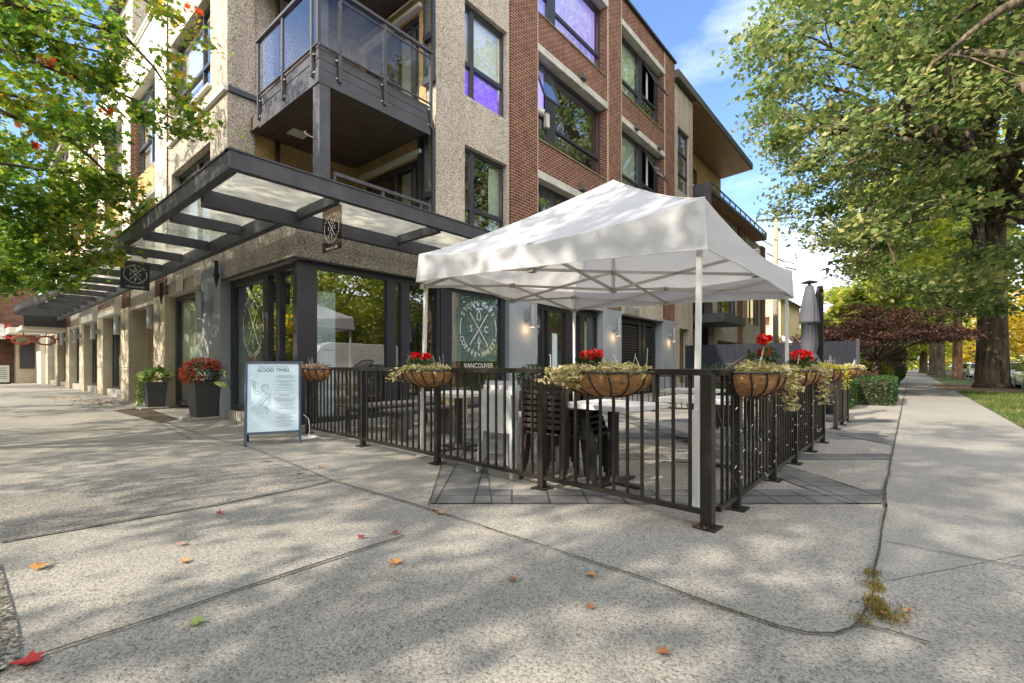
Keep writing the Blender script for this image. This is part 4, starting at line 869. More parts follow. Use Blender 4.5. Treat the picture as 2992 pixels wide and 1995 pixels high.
def emblem(lw=0.035):
    f = Flat()
    def ring(txt, a0, a1, r, size, inward):
        n = len(txt)
        for i, ch in enumerate(txt):
            a = R(a0 + (a1 - a0) * i / (n - 1)); 
            if ch != ' ': f.text(ch, r*math.cos(a), r*math.sin(a), size, a - R(90) if not inward else a + R(90))
    ring('STORM CITY', 148, 38, 1.0, 0.27, False); ring('COFFEE+SWEETS', 203, 337, 1.0, 0.27, True)
    f.line([(math.cos(R(a)) * 1.0, math.sin(R(a)) * 1.0) for a in range(158, 196, 4)], lw); f.line([(math.cos(R(a)) * 1.0, math.sin(R(a)) * 1.0) for a in range(-15, 28, 4)], lw)
    f.line([(-0.5, 0.62), (0.5, -0.62)], lw); f.line([(0.5, 0.62), (-0.5, -0.62)], lw)
    f.text('S', -0.42, 0, 0.36); f.text('C', 0.42, 0, 0.36)
    f.line([(0, 0.78), (-0.1, 0.54), (-0.11, 0.44), (-0.06, 0.36), (0.06, 0.36), (0.11, 0.44), (0.1, 0.54), (0, 0.78)], lw * 0.9)
    f.line([(0.03, -0.30), (-0.08, -0.56), (0.05, -0.52), (-0.04, -0.80)], lw); f.line([(0.12, -0.42), (0.05, -0.56)], lw * 0.8)
    f.text('VANCOUVER', 0, -1.42, 0.27)
    return f
def place_emblem(name, m, o, ux, uy, s, parent, sx=1):
    e = emblem(); return e.place(name, m, o, Vector(ux) * s * sx, Vector(uy) * s, parent)
# window emblems are part of the building
place_emblem('window_emblem', M['text'], (X7(1399), SF - 0.004, 1.93), (1, 0, 0), (0, 0, 1), 0.60, B)
place_emblem('window_emblem', M['text'], (XW - 0.004, YL(740, XW), 1.85), (0, -1, 0), (0, 0, 1), 0.58, B, 0.8)
e = emblem(0.05); e.place('door_emblem', M['text'], (10.245, 7.79, 2.28), (0.16, 0, 0), (0, 0, 0.16), B)
f = Flat(); f.text('STORM CITY', 0, 0.3, 0.12); f.text('COFFEE', 0, 0.1, 0.10); f.text('HOURS', 0, -0.05, 0.06); f.place('door_lettering', M['text'], (10.245, 7.788, 1.9), (0.55, 0, 0), (0, 0, 0.8), B)
# ------------------------------------------------------------------ signs hanging from the canopy
sg = empty('hanging_sign', (2.335, 11.84, 2.6), 'square black sign with round white emblem hanging under the canopy, left of the corner', 'sign')
q_ = MB(); q_.box(2.10, 2.57, 11.83, 11.85, 2.60, 3.13); q_.build('sign_board', M['black'], sg)
q_ = MB(); q_.tube([(2.15, 11.84, 3.13), (2.15, 11.84, 3.32)], 0.004, 5); q_.build('hanging_wire', M['black'], sg)
q_ = MB(); q_.tube([(2.52, 11.84, 3.13), (2.52, 11.84, 3.32)], 0.004, 5); q_.build('hanging_wire', M['black'], sg)
e = emblem(0.05); e.place('emblem', M['text'], (2.335, 11.826, 2.90), (0.185, 0, 0), (0, 0, 0.175), sg)
sg = empty('hanging_sign', (3.5, 6.33, 2.73), 'translucent bronze sign with round white emblem hanging above the corner window', 'sign')
q_ = MB(); q_.box(3.495, 3.505, 6.08, 6.60, 2.73, 3.34); q_.build('sign_board', glass_mat('bronze_acrylic', (0.55, 0.46, 0.40), 0.05), sg)
q_ = MB(); q_.tube([(3.5, 6.14, 3.34), (3.5, 6.14, 3.45)], 0.004, 5); q_.build('hanging_wire', M['black'], sg)
q_ = MB(); q_.tube([(3.5, 6.54, 3.34), (3.5, 6.54, 3.45)], 0.004, 5); q_.build('hanging_wire', M['black'], sg)
e = emblem(0.05); e.place('emblem', M['text'], (3.492, 6.34, 3.05), (0, -0.2, 0), (0, 0, 0.2), sg)
def shop_sign(k, words, label):
    w0, w1 = PIL[k] + 1.07, PIL[k + 1] - 0.02
    s = empty('shop_sign', (3.47, (w0 + w1) / 2, 2.82), label, 'shop sign', 'white fascia signs over the shops')
    q = MB(); q.box(3.36, 3.558, w0, w1, 2.80, 3.36); q.build('sign_box', M['offwhite'], s, bevel=0.01)
    if words:
        f = Flat()
        for i, (t, yy, sz) in enumerate(words): f.text(t, 0, yy, sz)
        f.place('lettering', M['redtext'], (3.356, (w0 + w1) / 2, 3.08), (0, -1, 0), (0, 0, 1), s)
    return s
shop_sign(2, [('INMAX REALTY', 0, 0.40)], 'white shop sign with red lettering above the first shop window')
shop_sign(3, [], 'faded blank white shop sign next beyond the red lettered one')
# ------------------------------------------------------------------ wall sconces
def sconce():
    r = empty('wall_sconce', (0, 0, 0), None, 'wall lamp', 'up and down cylinder lamps on the pillars')
    q = MB(); q.tube([(0, -0.20, 0.0), (0, -0.20, 0.56)], 0.072, 18, cap=False); q.tube([(0, -0.20, 0.56), (0, -0.20, 0.0)], 0.066, 18, cap=False); q.build('shade', M['sconce'], r, smooth=True, local=True)
    q = MB(); q.box(-0.07, 0.07, -0.14, -0.002, 0.19, 0.37); q.build('bracket', M['sconce'], r, local=True)
    q = MB(); q.sphere((0, -0.20, 0.12), 0.04); q.build('bulb', M['lamp'], r, local=True); return r
sc0 = sconce()
scs = [((XR(1546, 7.45), 7.55, 2.06), 0, 'grey cylinder wall lamp on the blue pillar left of the cafe entrance'),
       ((XR(1800, 7.45), 7.55, 2.06), 0, 'grey cylinder wall lamp on the blue pillar right of the cafe entrance'),
       ((XR(1962, 7.45), 7.55, 2.06), 0, 'grey cylinder wall lamp on the blue pillar beyond the slatted doors'),
       ((3.50, PIL[0] + 0.55, 2.06), -90, 'large grey cylinder lamp above the red mums')]
ords = ['first', 'second', 'third', 'fourth', 'fifth', 'sixth']
for k in range(1, 7): scs.append(((3.50, PIL[k] + 0.5, 2.06), -90, 'cylinder lamp on the %s bare concrete pillar beyond the mums, before the avenue shops' % ords[k - 1]))
for i, (p, rz, lb) in enumerate(scs):
    o = sc0 if i == 0 else copy_tree(sc0); o.location = p; o.rotation_euler.z = R(rz); o['label'] = lb
for i in range(3):
    l = bpy.data.lights.new('sconce_light', 'POINT'); l.energy = 2.2; l.color = (1, 0.62, 0.3); l.shadow_soft_size = 0.03
    lo = bpy.data.objects.new('sconce_light', l); col.objects.link(lo); lo.location = (scs[i][0][0], 7.38, 2.02)
# ------------------------------------------------------------------ railing round the patio
def railing(name, label, posts, top=1.055, corner=(), spacing=0.118, skip_first=False):
    r = empty(name, (*posts[0], 0), label, 'railing')
    for i, p in enumerate(posts):
        if i == 0 and skip_first: continue
        w = 0.030 if i not in corner else 0.038
        a = posts[min(i + 1, len(posts) - 1)]; b_ = posts[max(i - 1, 0)]; ang = math.atan2(a[1] - b_[1], a[0] - b_[0])
        q = MB(); c, s_ = math.cos(ang), math.sin(ang)
        def rot(x, y): return (p[0] + x*c - y*s_, p[1] + x*s_ + y*c)
        q.prism([rot(-w, -w), rot(w, -w), rot(w, w), rot(-w, w)], 0.012, top - 0.03); q.prism([rot(-0.075, -0.075), rot(0.075, -0.075), rot(0.075, 0.075), rot(-0.075, 0.075)], 0.0, 0.012)
        q.build('post', M['rail'], r, bevel=0.003)
    for i in range(len(posts) - 1):
        a, b_ = Vector((*posts[i], 0)), Vector((*posts[i + 1], 0)); d = (b_ - a).normalized()
        q = MB(); q.bar(a + Vector((0, 0, top - 0.02)), b_ + Vector((0, 0, top - 0.02)), 0.07, 0.045); q.build('top_rail', M['rail'], r, bevel=0.004)
        q = MB(); q.bar(a + d*0.03 + Vector((0, 0, 0.10)), b_ - d*0.03 + Vector((0, 0, 0.10)), 0.035, 0.035); q.build('bottom_rail', M['rail'], r)
        n = max(2, int(round((b_ - a).length / spacing)))
        for k in range(1, n):
            p = a + (b_ - a) * k / n
            q = MB(); q.box(-0.0095, 0.0095, -0.0095, 0.0095, 0.0, top - 0.16); 
            if 'bal' not in _gl: _gl['bal'] = {}
            key = (name, top)
            o = bpy.data.objects.new('baluster', _gl['bal'][key]) if key in _gl['bal'] else None
            if o is None:
                o = q.build('baluster', M['rail'], r, local=True); _gl['bal'][key] = o.data
            else: col.objects.link(o); o.parent = r
            o.location = (p.x - posts[0][0], p.y - posts[0][1], 0.118); o.rotation_euler.z = math.atan2(d.y, d.x)
    return r
fx = lambda yy: 3.24 + 0.064 * (yy - 1.03)
railing('patio_railing', 'long dark railing closing the patio front, from corner post to menu board', [(fx(v), v) for v in (1.03, 2.47, 3.97, 5.6, 7.35)], corner=(0,))
railing('patio_railing', 'dark railing with fairy lights along the footpath side of the patio', [(3.33, 1.0), (3.81, 1.0), (4.98, 0.99), (5.98, 0.975), (6.95, 0.96), (7.87, 0.94)], spacing=0.115, skip_first=True)
railing('patio_railing', 'short separate railing section past the patio gap, before the low hedge', [(9.68, 0.97), (10.4, 0.95), (11.1, 0.93)], spacing=0.10)
railing('patio_railing', 'low inner railing across the far side of the patio under the tent', [(10.9, 3.4), (10.6, 4.6), (10.3, 5.8), (10.0, 7.2)], top=0.86)
# fairy lights wound along the side railing
random.seed(4)
fl_ = MB(); pts = []
for i in range(140):
    x = 3.4 + 4.4 * i / 139; pts.append((x, 0.93 + 0.10 * ((i % 2)) , 0.5 + 0.38 * math.sin(i * 0.83) * math.cos(i * 0.11)))
fl_.tube(pts, 0.0025, 4)
wr = empty('fairy_lights', (3.4, 0.95, 0.1), 'string of tiny white fairy lights wound through the side railing', 'string lights'); fl_.build('wire', M['black'], wr)
q_ = MB()
for i in range(60):
    x = 3.42 + 4.4 * random.random(); z = 0.15 + 0.75 * random.random(); a = random.uniform(-1.2, 1.2); yy = 0.925 + random.uniform(-0.01, 0.01)
    q_.bar((x, yy, z), (x + 0.022 * math.cos(a), yy - 0.008, z + 0.022 * math.sin(a)), 0.0035)
q_.build('bulb_string', M['text'], wr)['kind'] = 'stuff'
# ------------------------------------------------------------------ leaves and plants
rng = np.random.default_rng(7)
LEAF4 = np.array([(0, -0.5, 0), (0.32, -0.05, 0.05), (0, 0.5, 0), (-0.32, -0.05, 0.05)])
MAPLE = np.array([(0, -0.45, 0), (0.16, -0.28, 0.02), (0.42, -0.30, 0.05), (0.30, -0.04, 0.03), (0.48, 0.18, 0.05), (0.18, 0.14, 0.02), (0, 0.52, 0.0), (-0.18, 0.14, 0.02), (-0.48, 0.18, 0.05), (-0.30, -0.04, 0.03), (-0.42, -0.30, 0.05), (-0.16, -0.28, 0.02)])
OAK = np.array([(0, -0.5, 0), (0.22, -0.22, 0.03), (0.15, -0.05, 0.02), (0.34, 0.12, 0.05), (0, 0.5, 0), (-0.34, 0.12, 0.05), (-0.15, -0.05, 0.02), (-0.22, -0.22, 0.03)])
def leaf_cloud(P, size, shape=LEAF4, upbias=0.6, jitter=0.35, down=0.0, grp=0):
    n = len(P); nrm = rng.normal(size=(n, 3)) * (0.55 if grp else 1.0)
    if grp: k_ = -(-n // grp); gb = rng.normal(size=(k_, 3)) * 0.7; nrm += np.repeat(gb, grp, axis=0)[:n]
    nrm[:, 2] = np.abs(nrm[:, 2]) + upbias; nrm /= np.linalg.norm(nrm, axis=1)[:, None]
    t = rng.normal(size=(n, 3)); t[:, 2] -= down; t -= nrm * (t * nrm).sum(1)[:, None]; t /= np.linalg.norm(t, axis=1)[:, None]; b_ = np.cross(nrm, t)
    s = (size * (1 + jitter * rng.uniform(-1, 1, n)))[:, None, None]
    L_ = shape[None, :, :]
    V = P[:, None, :] + s * (L_[..., 0:1] * b_[:, None, :] + L_[..., 1:2] * t[:, None, :] + L_[..., 2:3] * nrm[:, None, :])
    return V.reshape(-1, 3), len(shape)
def ellipsoid(c, r, n, inner=0.55, zmin=-1, seed_=0):
    p = rng.normal(size=(n, 3)); p /= np.linalg.norm(p, axis=1)[:, None]; p *= (inner + (1 - inner) * rng.random(n) ** 0.6)[:, None]
    p = p[p[:, 2] > zmin]; return np.array(c) + p * np.array(r)
def clump_points(C, per, rad, flat=0.6):
    n = len(C); q = rng.normal(size=(n, per, 3)) * 0.45; q[..., 2] *= flat; rr = (rad * rng.uniform(0.6, 1.3, n))[:, None, None]
    return (C[:, None, :] + q * rr).reshape(-1, 3)
def limb(mb, a, b_, r0, r1, seg=5, wob=0.12, n=7):
    a, b_ = Vector(a), Vector(b_); L_ = (b_ - a).length; pts = []; rs = []
    for i in range(seg + 1):
        t = i / seg; p = a + (b_ - a) * t; k = math.sin(t * math.pi) * wob * L_
        p += Vector((random.uniform(-1, 1) * k * 0.5, random.uniform(-1, 1) * k * 0.5, abs(k) * 0.7)); pts.append(p); rs.append(r0 + (r1 - r0) * t)
    mb.tube(pts, rs, n); return pts
def tree(name, label, base, trunk_h, tr, crown_c, crown_r, n_cl, per, clr, leaf, lm, shape=LEAF4, limbs=14, group=None, bark='bark', inner=0.5, zmin=-0.75, extra=None, upb=0.5, cat='tree', lean=(0, 0), gaps=0, keep=None, down=0.3, fork=None, twigs=None, gapk=1.1, flat=0.6, fine=0.0):
    r = empty(name, (base[0], base[1], base[2] if len(base) > 2 else 0), label, cat, group); bz = base[2] if len(base) > 2 else 0
    C = ellipsoid(crown_c, crown_r, n_cl, inner, zmin)
    if gaps:                                   # leave holes where the sky shows through
        G = ellipsoid(crown_c, [x * 0.9 for x in crown_r], gaps, 0.4); 
        dmin = np.min(np.linalg.norm(C[:, None, :] - G[None, :, :], axis=2), axis=1); C = C[dmin > clr * gapk]
    if keep is not None: C = C[keep(C)]
    tm = MB(); tz = bz + trunk_h; top = Vector((base[0] + lean[0], base[1] + lean[1], tz))
    prof = [(Vector((base[0], base[1], bz - 0.05)), tr * 1.45), (Vector((base[0], base[1], bz + tr * 0.5)), tr * 1.15), (Vector((base[0] + lean[0]*0.3, base[1] + lean[1]*0.3, bz + trunk_h * 0.35)), tr), (Vector((base[0] + lean[0]*0.6, base[1] + lean[1]*0.6, bz + trunk_h * 0.7)), tr * 0.94), (top, tr * 0.85)]
    tm.tube([p for p, _ in prof], [q for _, q in prof], 18)
    cc = Vector(crown_c); lead = cc + Vector((0, 0, crown_r[2] * 0.5)); limb(tm, top - Vector((0, 0, tr*0.5)), lead, tr * 0.75, tr * 0.12, 7, 0.05, 9)
    idx = rng.choice(len(C), size=min(limbs, len(C)), replace=False); random.seed(int(abs(base[0]) * 31 + abs(base[1]) * 7))
    for j, i in enumerate(idx):
        e_ = Vector(C[i]); s_ = top.lerp(lead, random.random() * 0.6) - Vector((0, 0, tr * 0.3))
        m_ = s_.lerp(e_, 0.55) + Vector((0, 0, 0.08 * (e_ - s_).length)); limb(tm, s_, m_, tr * 0.42, tr * 0.2, 4, 0.06); limb(tm, m_, e_, tr * 0.2, tr * 0.05, 4, 0.08, 5)
        near = C[np.argsort(np.linalg.norm(C - np.array(e_), axis=1))[1:4]]
        for nn in near: limb(tm, m_.lerp(e_, 0.5), Vector(nn), tr * 0.09, tr * 0.025, 3, 0.08, 4)
    if twigs:
        for (a_, b_) in twigs: limb(tm, Vector(a_), Vector(b_), 0.030, 0.006, 7, 0.05, 6); limb(tm, top.lerp(lead, 0.3), Vector(a_), 0.07, 0.03, 5, 0.05, 6)
    tm.build('trunk', M[bark], r, smooth=True)
    P = clump_points(C, per, clr, flat)
    if extra is not None: P = np.vstack([P, clump_points(np.array(extra), 38, 0.27)])
    V, k = leaf_cloud(P, leaf, shape, upb, down=down, grp=per // 3)
    np_mesh('crown', V, k, M[lm], r); return r
def plant_mesh(name, pts, size, shape, m, parent, upb=0.4, down=0.0, local=True):
    V, k = leaf_cloud(np.array(pts), size, shape, upb, down=down)
    if not local: return np_mesh(name, V, k, m, parent)
    o = np_mesh(name, V, k, m, None); o.parent = parent; return o
# street tree whose branches hang into the left of the picture
def in_frame_limit(C):
    return np.ones(len(C), bool)
def sprig(p, q, n, rad):                      # clusters strung along a hanging branch
    p, q = np.array(p), np.array(q); t = np.linspace(0, 1, n)[:, None]; return p + (q - p) * t + rng.normal(size=(n, 3)) * rad
def at(u, v, d):                              # a point d metres along the view axis
    a, b_ = ray(u); return (a * d, b_ * d, CAM_H + (HY - v) / F_PX * d)
# ------------------------------------------------------------------ pots by the shop front
def tapered_pot(r, w0, w1, h):
    q = MB(); a, b_ = w0 / 2, w1 / 2; rim = 0.025
    q.add([(-a, -a, 0), (a, -a, 0), (a, a, 0), (-a, a, 0), (-b_, -b_, h), (b_, -b_, h), (b_, b_, h), (-b_, b_, h)], [(0, 3, 2, 1), (0, 1, 5, 4), (1, 2, 6, 5), (2, 3, 7, 6), (3, 0, 4, 7)])
    q.box(-b_ - 0.01, b_ + 0.01, -b_ - 0.01, -b_ + rim, h, h + 0.03); q.box(-b_ - 0.01, b_ + 0.01, b_ - rim, b_ + 0.01, h, h + 0.03); q.box(-b_ - 0.01, -b_ + rim, -b_ + rim, b_ - rim, h, h + 0.03); q.box(b_ - rim, b_ + 0.01, -b_ + rim, b_ - rim, h, h + 0.03)
    q.build('pot', M['potblack'], r, local=True, bevel=0.012); q = MB(); q.box(-b_ + rim, b_ - rim, -b_ + rim, b_ - rim, h - 0.08, h - 0.04); q.build('soil', M['soil'], r, local=True)
mp_ = empty('mum_planter', (3.27, 10.98, 0.05), 'tall charcoal pot of red chrysanthemums against the first painted pillar', 'planter', rz=R(4)); tapered_pot(mp_, 0.36, 0.50, 0.70)
P = ellipsoid((0, 0, 0.86), (0.36, 0.36, 0.26), 900, 0.6, -0.5); plant_mesh('foliage', P, 0.055, LEAF4, M['leaf_dark'], mp_)
P = ellipsoid((0, 0, 0.88), (0.40, 0.40, 0.30), 620, 0.95, -0.6); P = P[(P[:, 2] > 0.94) | (P[:, 0] < -0.10)]; P = clump_points(P, 7, 0.035, 1); plant_mesh('flowers', P, 0.035, OAK, M['petal_mum'], mp_, 1.2)
hp = empty('hosta_planter', (3.27, 14.55, 0.05), 'charcoal pot of variegated hosta and trailing ivy by the bare pillar', 'planter', rz=R(-3)); tapered_pot(hp, 0.34, 0.44, 0.58)
BROAD = np.array([(0, -0.55, 0), (0.2, -0.35, 0.06), (0.30, 0.0, 0.1), (0.2, 0.32, 0.07), (0, 0.6, -0.05), (-0.2, 0.32, 0.07), (-0.30, 0.0, 0.1), (-0.2, -0.35, 0.06)])
P = ellipsoid((0, 0, 0.72), (0.36, 0.36, 0.22), 110, 0.7, -0.3); plant_mesh('foliage', P, 0.22, BROAD, M['leaf_hosta'], hp, 0.8)
P = np.array([(-0.22 - 0.12 * rng.random(), 0.12 + 0.3 * rng.random(), 0.62 * (1 - t)) for t in rng.random(220) ** 1.2]); plant_mesh('trailing_ivy', P, 0.07, OAK, M['leaf_hosta'], hp, 0.1)
for nm, c, lb in (('plinth_slab', (3.27, 10.98), 'thin concrete slab under the red mum pot'), ('plinth_slab', (3.27, 14.55), 'thin concrete slab under the hosta pot')):
    q = MB(); q.box(c[0] - 0.36, c[0] + 0.22, c[1] - 0.32, c[1] + 0.40, 0.005, 0.048); tag(q.build(nm, M['kerb'], None, bevel=0.008, origin=(c[0], c[1], 0)), lb, 'slab')
bh = empty('leafy_plant', (3.30, 9.3, 0.0), 'single broad green leaves poking out behind the menu board', 'plant'); 
q = MB(); q.tube([(3.30, 9.3, 0), (3.2, 9.2, 0.5), (3.05, 9.0, 0.85)], 0.008, 5); q.build('stem', M['leaf_hedge'], bh)
q = MB()
for (c0_, L_, w_, an) in (((3.06, 9.02, 0.70), 0.30, 0.10, 2.6), ((3.02, 8.98, 0.86), 0.22, 0.08, 1.9)):
    ux = Vector((ST, -CT, 0)); d2 = ux * math.cos(an) + Vector((0, 0, 1)) * math.sin(an); n2 = Vector((CT, ST, 0)) * 0.3 + ux * -math.sin(an) + Vector((0, 0, 1)) * math.cos(an); n2.normalize(); c0_ = Vector(c0_)
    prof_ = [(0, 0.02), (0.2, 0.75), (0.45, 1.0), (0.7, 0.75), (0.9, 0.3), (1.0, 0.0)]
    mid = [c0_ + d2*L_*t - Vector((0, 0, 1))*0.25*L_*t*t for t, _ in prof_]
    le = [m_ + n2*w_*0.5*k for m_, (_, k) in zip(mid, prof_)]; ri = [m_ - n2*w_*0.5*k + Vector((0, 0, 0.01)) for m_, (_, k) in zip(mid, prof_)]
    for i in range(5): q.add([mid[i], mid[i+1], le[i+1], le[i]], [(0, 1, 2, 3)]); q.add([mid[i+1], mid[i], ri[i], ri[i+1]], [(0, 1, 2, 3)])
q.build('leaves', M['leaf_hosta'], bh)
# ------------------------------------------------------------------ menu board
mb_o = empty('menu_board', (2.80, 6.62, 0), 'pale blue standing menu board headed GOOD TIMES, left of the patio railing', 'sandwich board')
pa, pb = Vector((2.50, 6.76, 0)), Vector((3.10, 6.48, 0)); dx = (pb - pa).normalized(); nrm = Vector((-dx.y, dx.x, 0));  # nrm points away from camera
Lb = (pb - pa).length; up = Vector((0, 0, 1)) + nrm * 0.12
q = MB(); q.bar(pa + Vector((0, 0, 0.0)), pa + up * 1.13, 0.028, 0.028); q.bar(pb, pb + up * 1.13, 0.028, 0.028); q.bar(pa + up * 1.125, pb + up * 1.125, 0.028); q.bar(pa + up * 0.17, pb + up * 0.17, 0.028)
q.build('frame', mat('slate_blue_frame', (0.08, 0.11, 0.18), 0.5), mb_o)
q = MB(); ra, rb = pa + nrm * 0.42, pb + nrm * 0.42; q.bar(ra, pa + up * 1.1 + nrm * 0.02, 0.026); q.bar(rb, pb + up * 1.1 + nrm * 0.02, 0.026); q.bar(ra.lerp(pa + up*1.1, 0.2), rb.lerp(pb + up*1.1, 0.2), 0.02); q.build('rear_leg_frame', M['frame'], mb_o)
q = MB(); a_ = pa + dx * 0.014 + up * 0.18; b_ = pb - dx * 0.014 + up * 0.18; h_ = up * 0.93
q.add([a_, b_, b_ + h_, a_ + h_, a_ + nrm*0.01, b_ + nrm*0.01, b_ + h_ + nrm*0.01, a_ + h_ + nrm*0.01], [(0,1,2,3),(7,6,5,4),(0,4,5,1),(1,5,6,2),(2,6,7,3),(3,7,4,0)]); q.build('panel', M['board'], mb_o)
f = Flat(); W_ = Lb - 0.03; H_ = 0.93
f.text('Catch the great tunes and the', 0.5 * W_, 0.885, 0.030); f.text('GOOD TIMES', 0.5 * W_, 0.835, 0.066); f.text('GOOD TIMES', 0.5 * W_ + 0.0012, 0.836, 0.066)
random.seed(11); yv = 0.765
while yv > 0.05:
    wd = random.uniform(0.05, 0.135); cx_ = 0.73 * W_ 
    if random.random() < 0.16: yv -= 0.012; wd = 0.13
    x = cx_ - wd
    while x < cx_ + wd: 
        l_ = random.uniform(0.006, 0.022); f.line([(x, yv), (min(x + l_, cx_ + wd), yv)], 0.0034); x += l_ + 0.004
    yv -= 0.0125 if random.random() < 0.7 else 0.022
fig = [[(0.035,0.70),(0.075,0.68),(0.10,0.655),(0.095,0.60),(0.10,0.555),(0.15,0.54),(0.165,0.50)], [(0.04,0.665),(0.075,0.645),(0.078,0.60),(0.075,0.54),(0.10,0.51),(0.15,0.505)], [(0.06,0.70),(0.10,0.67),(0.13,0.66)], [(0.05,0.64),(0.09,0.625)],
 [(0.17,0.615),(0.185,0.635),(0.22,0.65),(0.25,0.635),(0.262,0.605),(0.25,0.575),(0.235,0.56)], [(0.178,0.60),(0.175,0.57),(0.19,0.545),(0.215,0.545),(0.225,0.52)], [(0.165,0.60),(0.19,0.618),(0.24,0.612)], [(0.19,0.585),(0.198,0.585)], [(0.188,0.56),(0.2,0.556)],
 [(0.225,0.525),(0.27,0.51),(0.285,0.49)], [(0.27,0.51),(0.285,0.44),(0.275,0.38),(0.25,0.35)], [(0.255,0.48),(0.262,0.43),(0.25,0.39),(0.23,0.37)],
 [(0.22,0.52),(0.17,0.46),(0.13,0.40),(0.125,0.37),(0.15,0.36),(0.20,0.40),(0.245,0.45)], [(0.25,0.50),(0.19,0.44),(0.15,0.385)], [(0.26,0.47),(0.215,0.43),(0.175,0.375)],
 [(0.18,0.37),(0.13,0.33),(0.06,0.28)], [(0.20,0.37),(0.15,0.31),(0.10,0.24)], [(0.215,0.36),(0.17,0.29),(0.135,0.235)], [(0.225,0.35),(0.20,0.28),(0.17,0.24)], [(0.235,0.35),(0.225,0.29),(0.235,0.25),(0.26,0.27),(0.27,0.30)], [(0.21,0.33),(0.25,0.32),(0.24,0.28)], [(0.11,0.36),(0.07,0.33),(0.04,0.30)]]
for s_ in fig: f.line(s_, 0.0038)
for (x, y_) in ((0.04, 0.78), (0.12, 0.74), (0.21, 0.77), (0.03, 0.45), (0.055, 0.41), (0.05, 0.19), (0.19, 0.21), (0.09, 0.14), (0.29, 0.56), (0.02, 0.1)):
    f.line([(x - 0.005, y_), (x + 0.005, y_)], 0.0025); f.line([(x, y_ - 0.005), (x, y_ + 0.005)], 0.0025)
f.place('printing', M['ink'], a_ - nrm * 0.002, dx, up, mb_o)
q = MB(); random.seed(3); pts = []
for i in range(46): pts.append((3.33 + 0.13 * math.sin(i * 0.9) + 0.05 * math.sin(i * 2.3), 6.72 + 0.10 * math.cos(i * 1.1), 0.012 + 0.03 * abs(math.sin(i * 0.7))))
pts += [(3.5, 7.0, 0.14), (3.58, 7.2, 0.25), (3.6, 7.4, 0.3)]
q.tube(pts, 0.006, 6); tag(q.build('power_cable', M['text'], None, smooth=True, origin=(3.33, 6.72, 0)), 'loose heap of white power cable on the ground beside the menu board', 'cable')
# ------------------------------------------------------------------ pop up tent
TN = {'near': (3.55, 1.15, 1.93, 2.31), 'right': (6.88, 1.15, 1.94, 2.29), 'back': (6.75, 4.35, 2.02, 2.33), 'left': (3.50, 4.38, 2.06, 2.37)}
tent = empty('pop_up_tent', (5.1, 2.7, 0), 'white pop up canopy tent with pointed roof standing over the patio tables', 'canopy tent')
def tq(s_, t_, i):      # bilinear corner blend; i=2 valance foot, 3 eave
    n_, r_, b2, l_ = TN['near'], TN['right'], TN['back'], TN['left']
    return [(1-s_)*(1-t_)*n_[k] + s_*(1-t_)*r_[k] + s_*t_*b2[k] + (1-s_)*t_*l_[k] for k in (0, 1, i)]
q = MB(); NR, NP = 14, 22; per_ = []
for e4 in range(4):                       # perimeter of the unit square, corners included, so the hips are crisp
    for k in range(NP):
        f_ = k / NP; per_.append([(f_, 0), (1, f_), (1 - f_, 1), (0, 1 - f_)][e4])
nper = len(per_)
def roofz(s_, t_):
    x, y_, ze = tq(s_, t_, 3); a_, b__ = abs(2*s_ - 1), abs(2*t_ - 1); r_ = max(a_, b__); e_ = min(a_, b__)
    sag = 0.11 * (1 - (e_ / max(r_, 1e-4)) ** 2.0)
    return x, y_, ze + (3.33 - ze) * ((1 - r_) ** 1.16) - sag * r_ * (0.35 + 0.65 * r_) 
q.add([roofz(0.5, 0.5)] + [roofz(0.5 + (ps - 0.5) * i / NR, 0.5 + (pt - 0.5) * i / NR) for i in range(1, NR + 1) for (ps, pt) in per_],
      [(0, 1 + k, 1 + (k + 1) % nper) for k in range(nper)] + [(1 + (i-1)*nper + k, 1 + i*nper + k, 1 + i*nper + (k+1) % nper, 1 + (i-1)*nper + (k+1) % nper) for i in range(1, NR) for k in range(nper)])
n0 = 1 + (NR - 1) * nper; rows_ = 5; vv_ = []
for k in range(1, rows_ + 1):
    for idx_, (ps, pt) in enumerate(per_):
        x, y_, zb = tq(ps, pt, 2); tx, ty, tz0 = roofz(ps, pt); f_ = k / rows_
        zb += 0.018 * (1 - (2 * (idx_ % NP) / NP - 1) ** 2) * 1.0
        ox = 0.025 * f_ * (-1 if ps == 0 else (1 if ps == 1 else 0)); oy = 0.025 * f_ * (-1 if pt == 0 else (1 if pt == 1 else 0)); wv_ = 0.006 * math.sin(idx_ * 0.9) * f_
        vv_.append((tx + ox + (wv_ if ps in (0, 1) else 0), ty + oy + (wv_ if pt in (0, 1) else 0), tz0 + (zb - tz0) * f_))
q.v += vv_
for k in range(rows_):
    for i in range(nper):
        j = (i + 1) % nper; base_ = len(q.v) - len(vv_); a1 = n0 + i if k == 0 else base_ + (k-1)*nper + i; a2 = n0 + j if k == 0 else base_ + (k-1)*nper + j
        q.f.append((a1, base_ + k*nper + i, base_ + k*nper + j, a2)); q.m.append(0)
fab = q.build('roof_fabric', M['tentwhite'], tent, smooth=True)
md = fab.modifiers.new('e', 'EDGE_SPLIT'); md.split_angle = R(28)
q = MB()
for c_ in range(4):                       # stitched seams along the hips and a hem at the valance foot
    ps, pt = per_[c_ * NP]; q.tube([tuple(np.array(roofz(0.5 + (ps-0.5)*i/NR, 0.5 + (pt-0.5)*i/NR)) + np.array([0, 0, 0.003])) for i in range(NR + 1)], 0.006, 4)
q.tube([tuple(vv_[(rows_-1)*nper + i]) for i in list(range(nper)) + [0]], 0.006, 4); q.build('seam_tape', M['white'], tent)
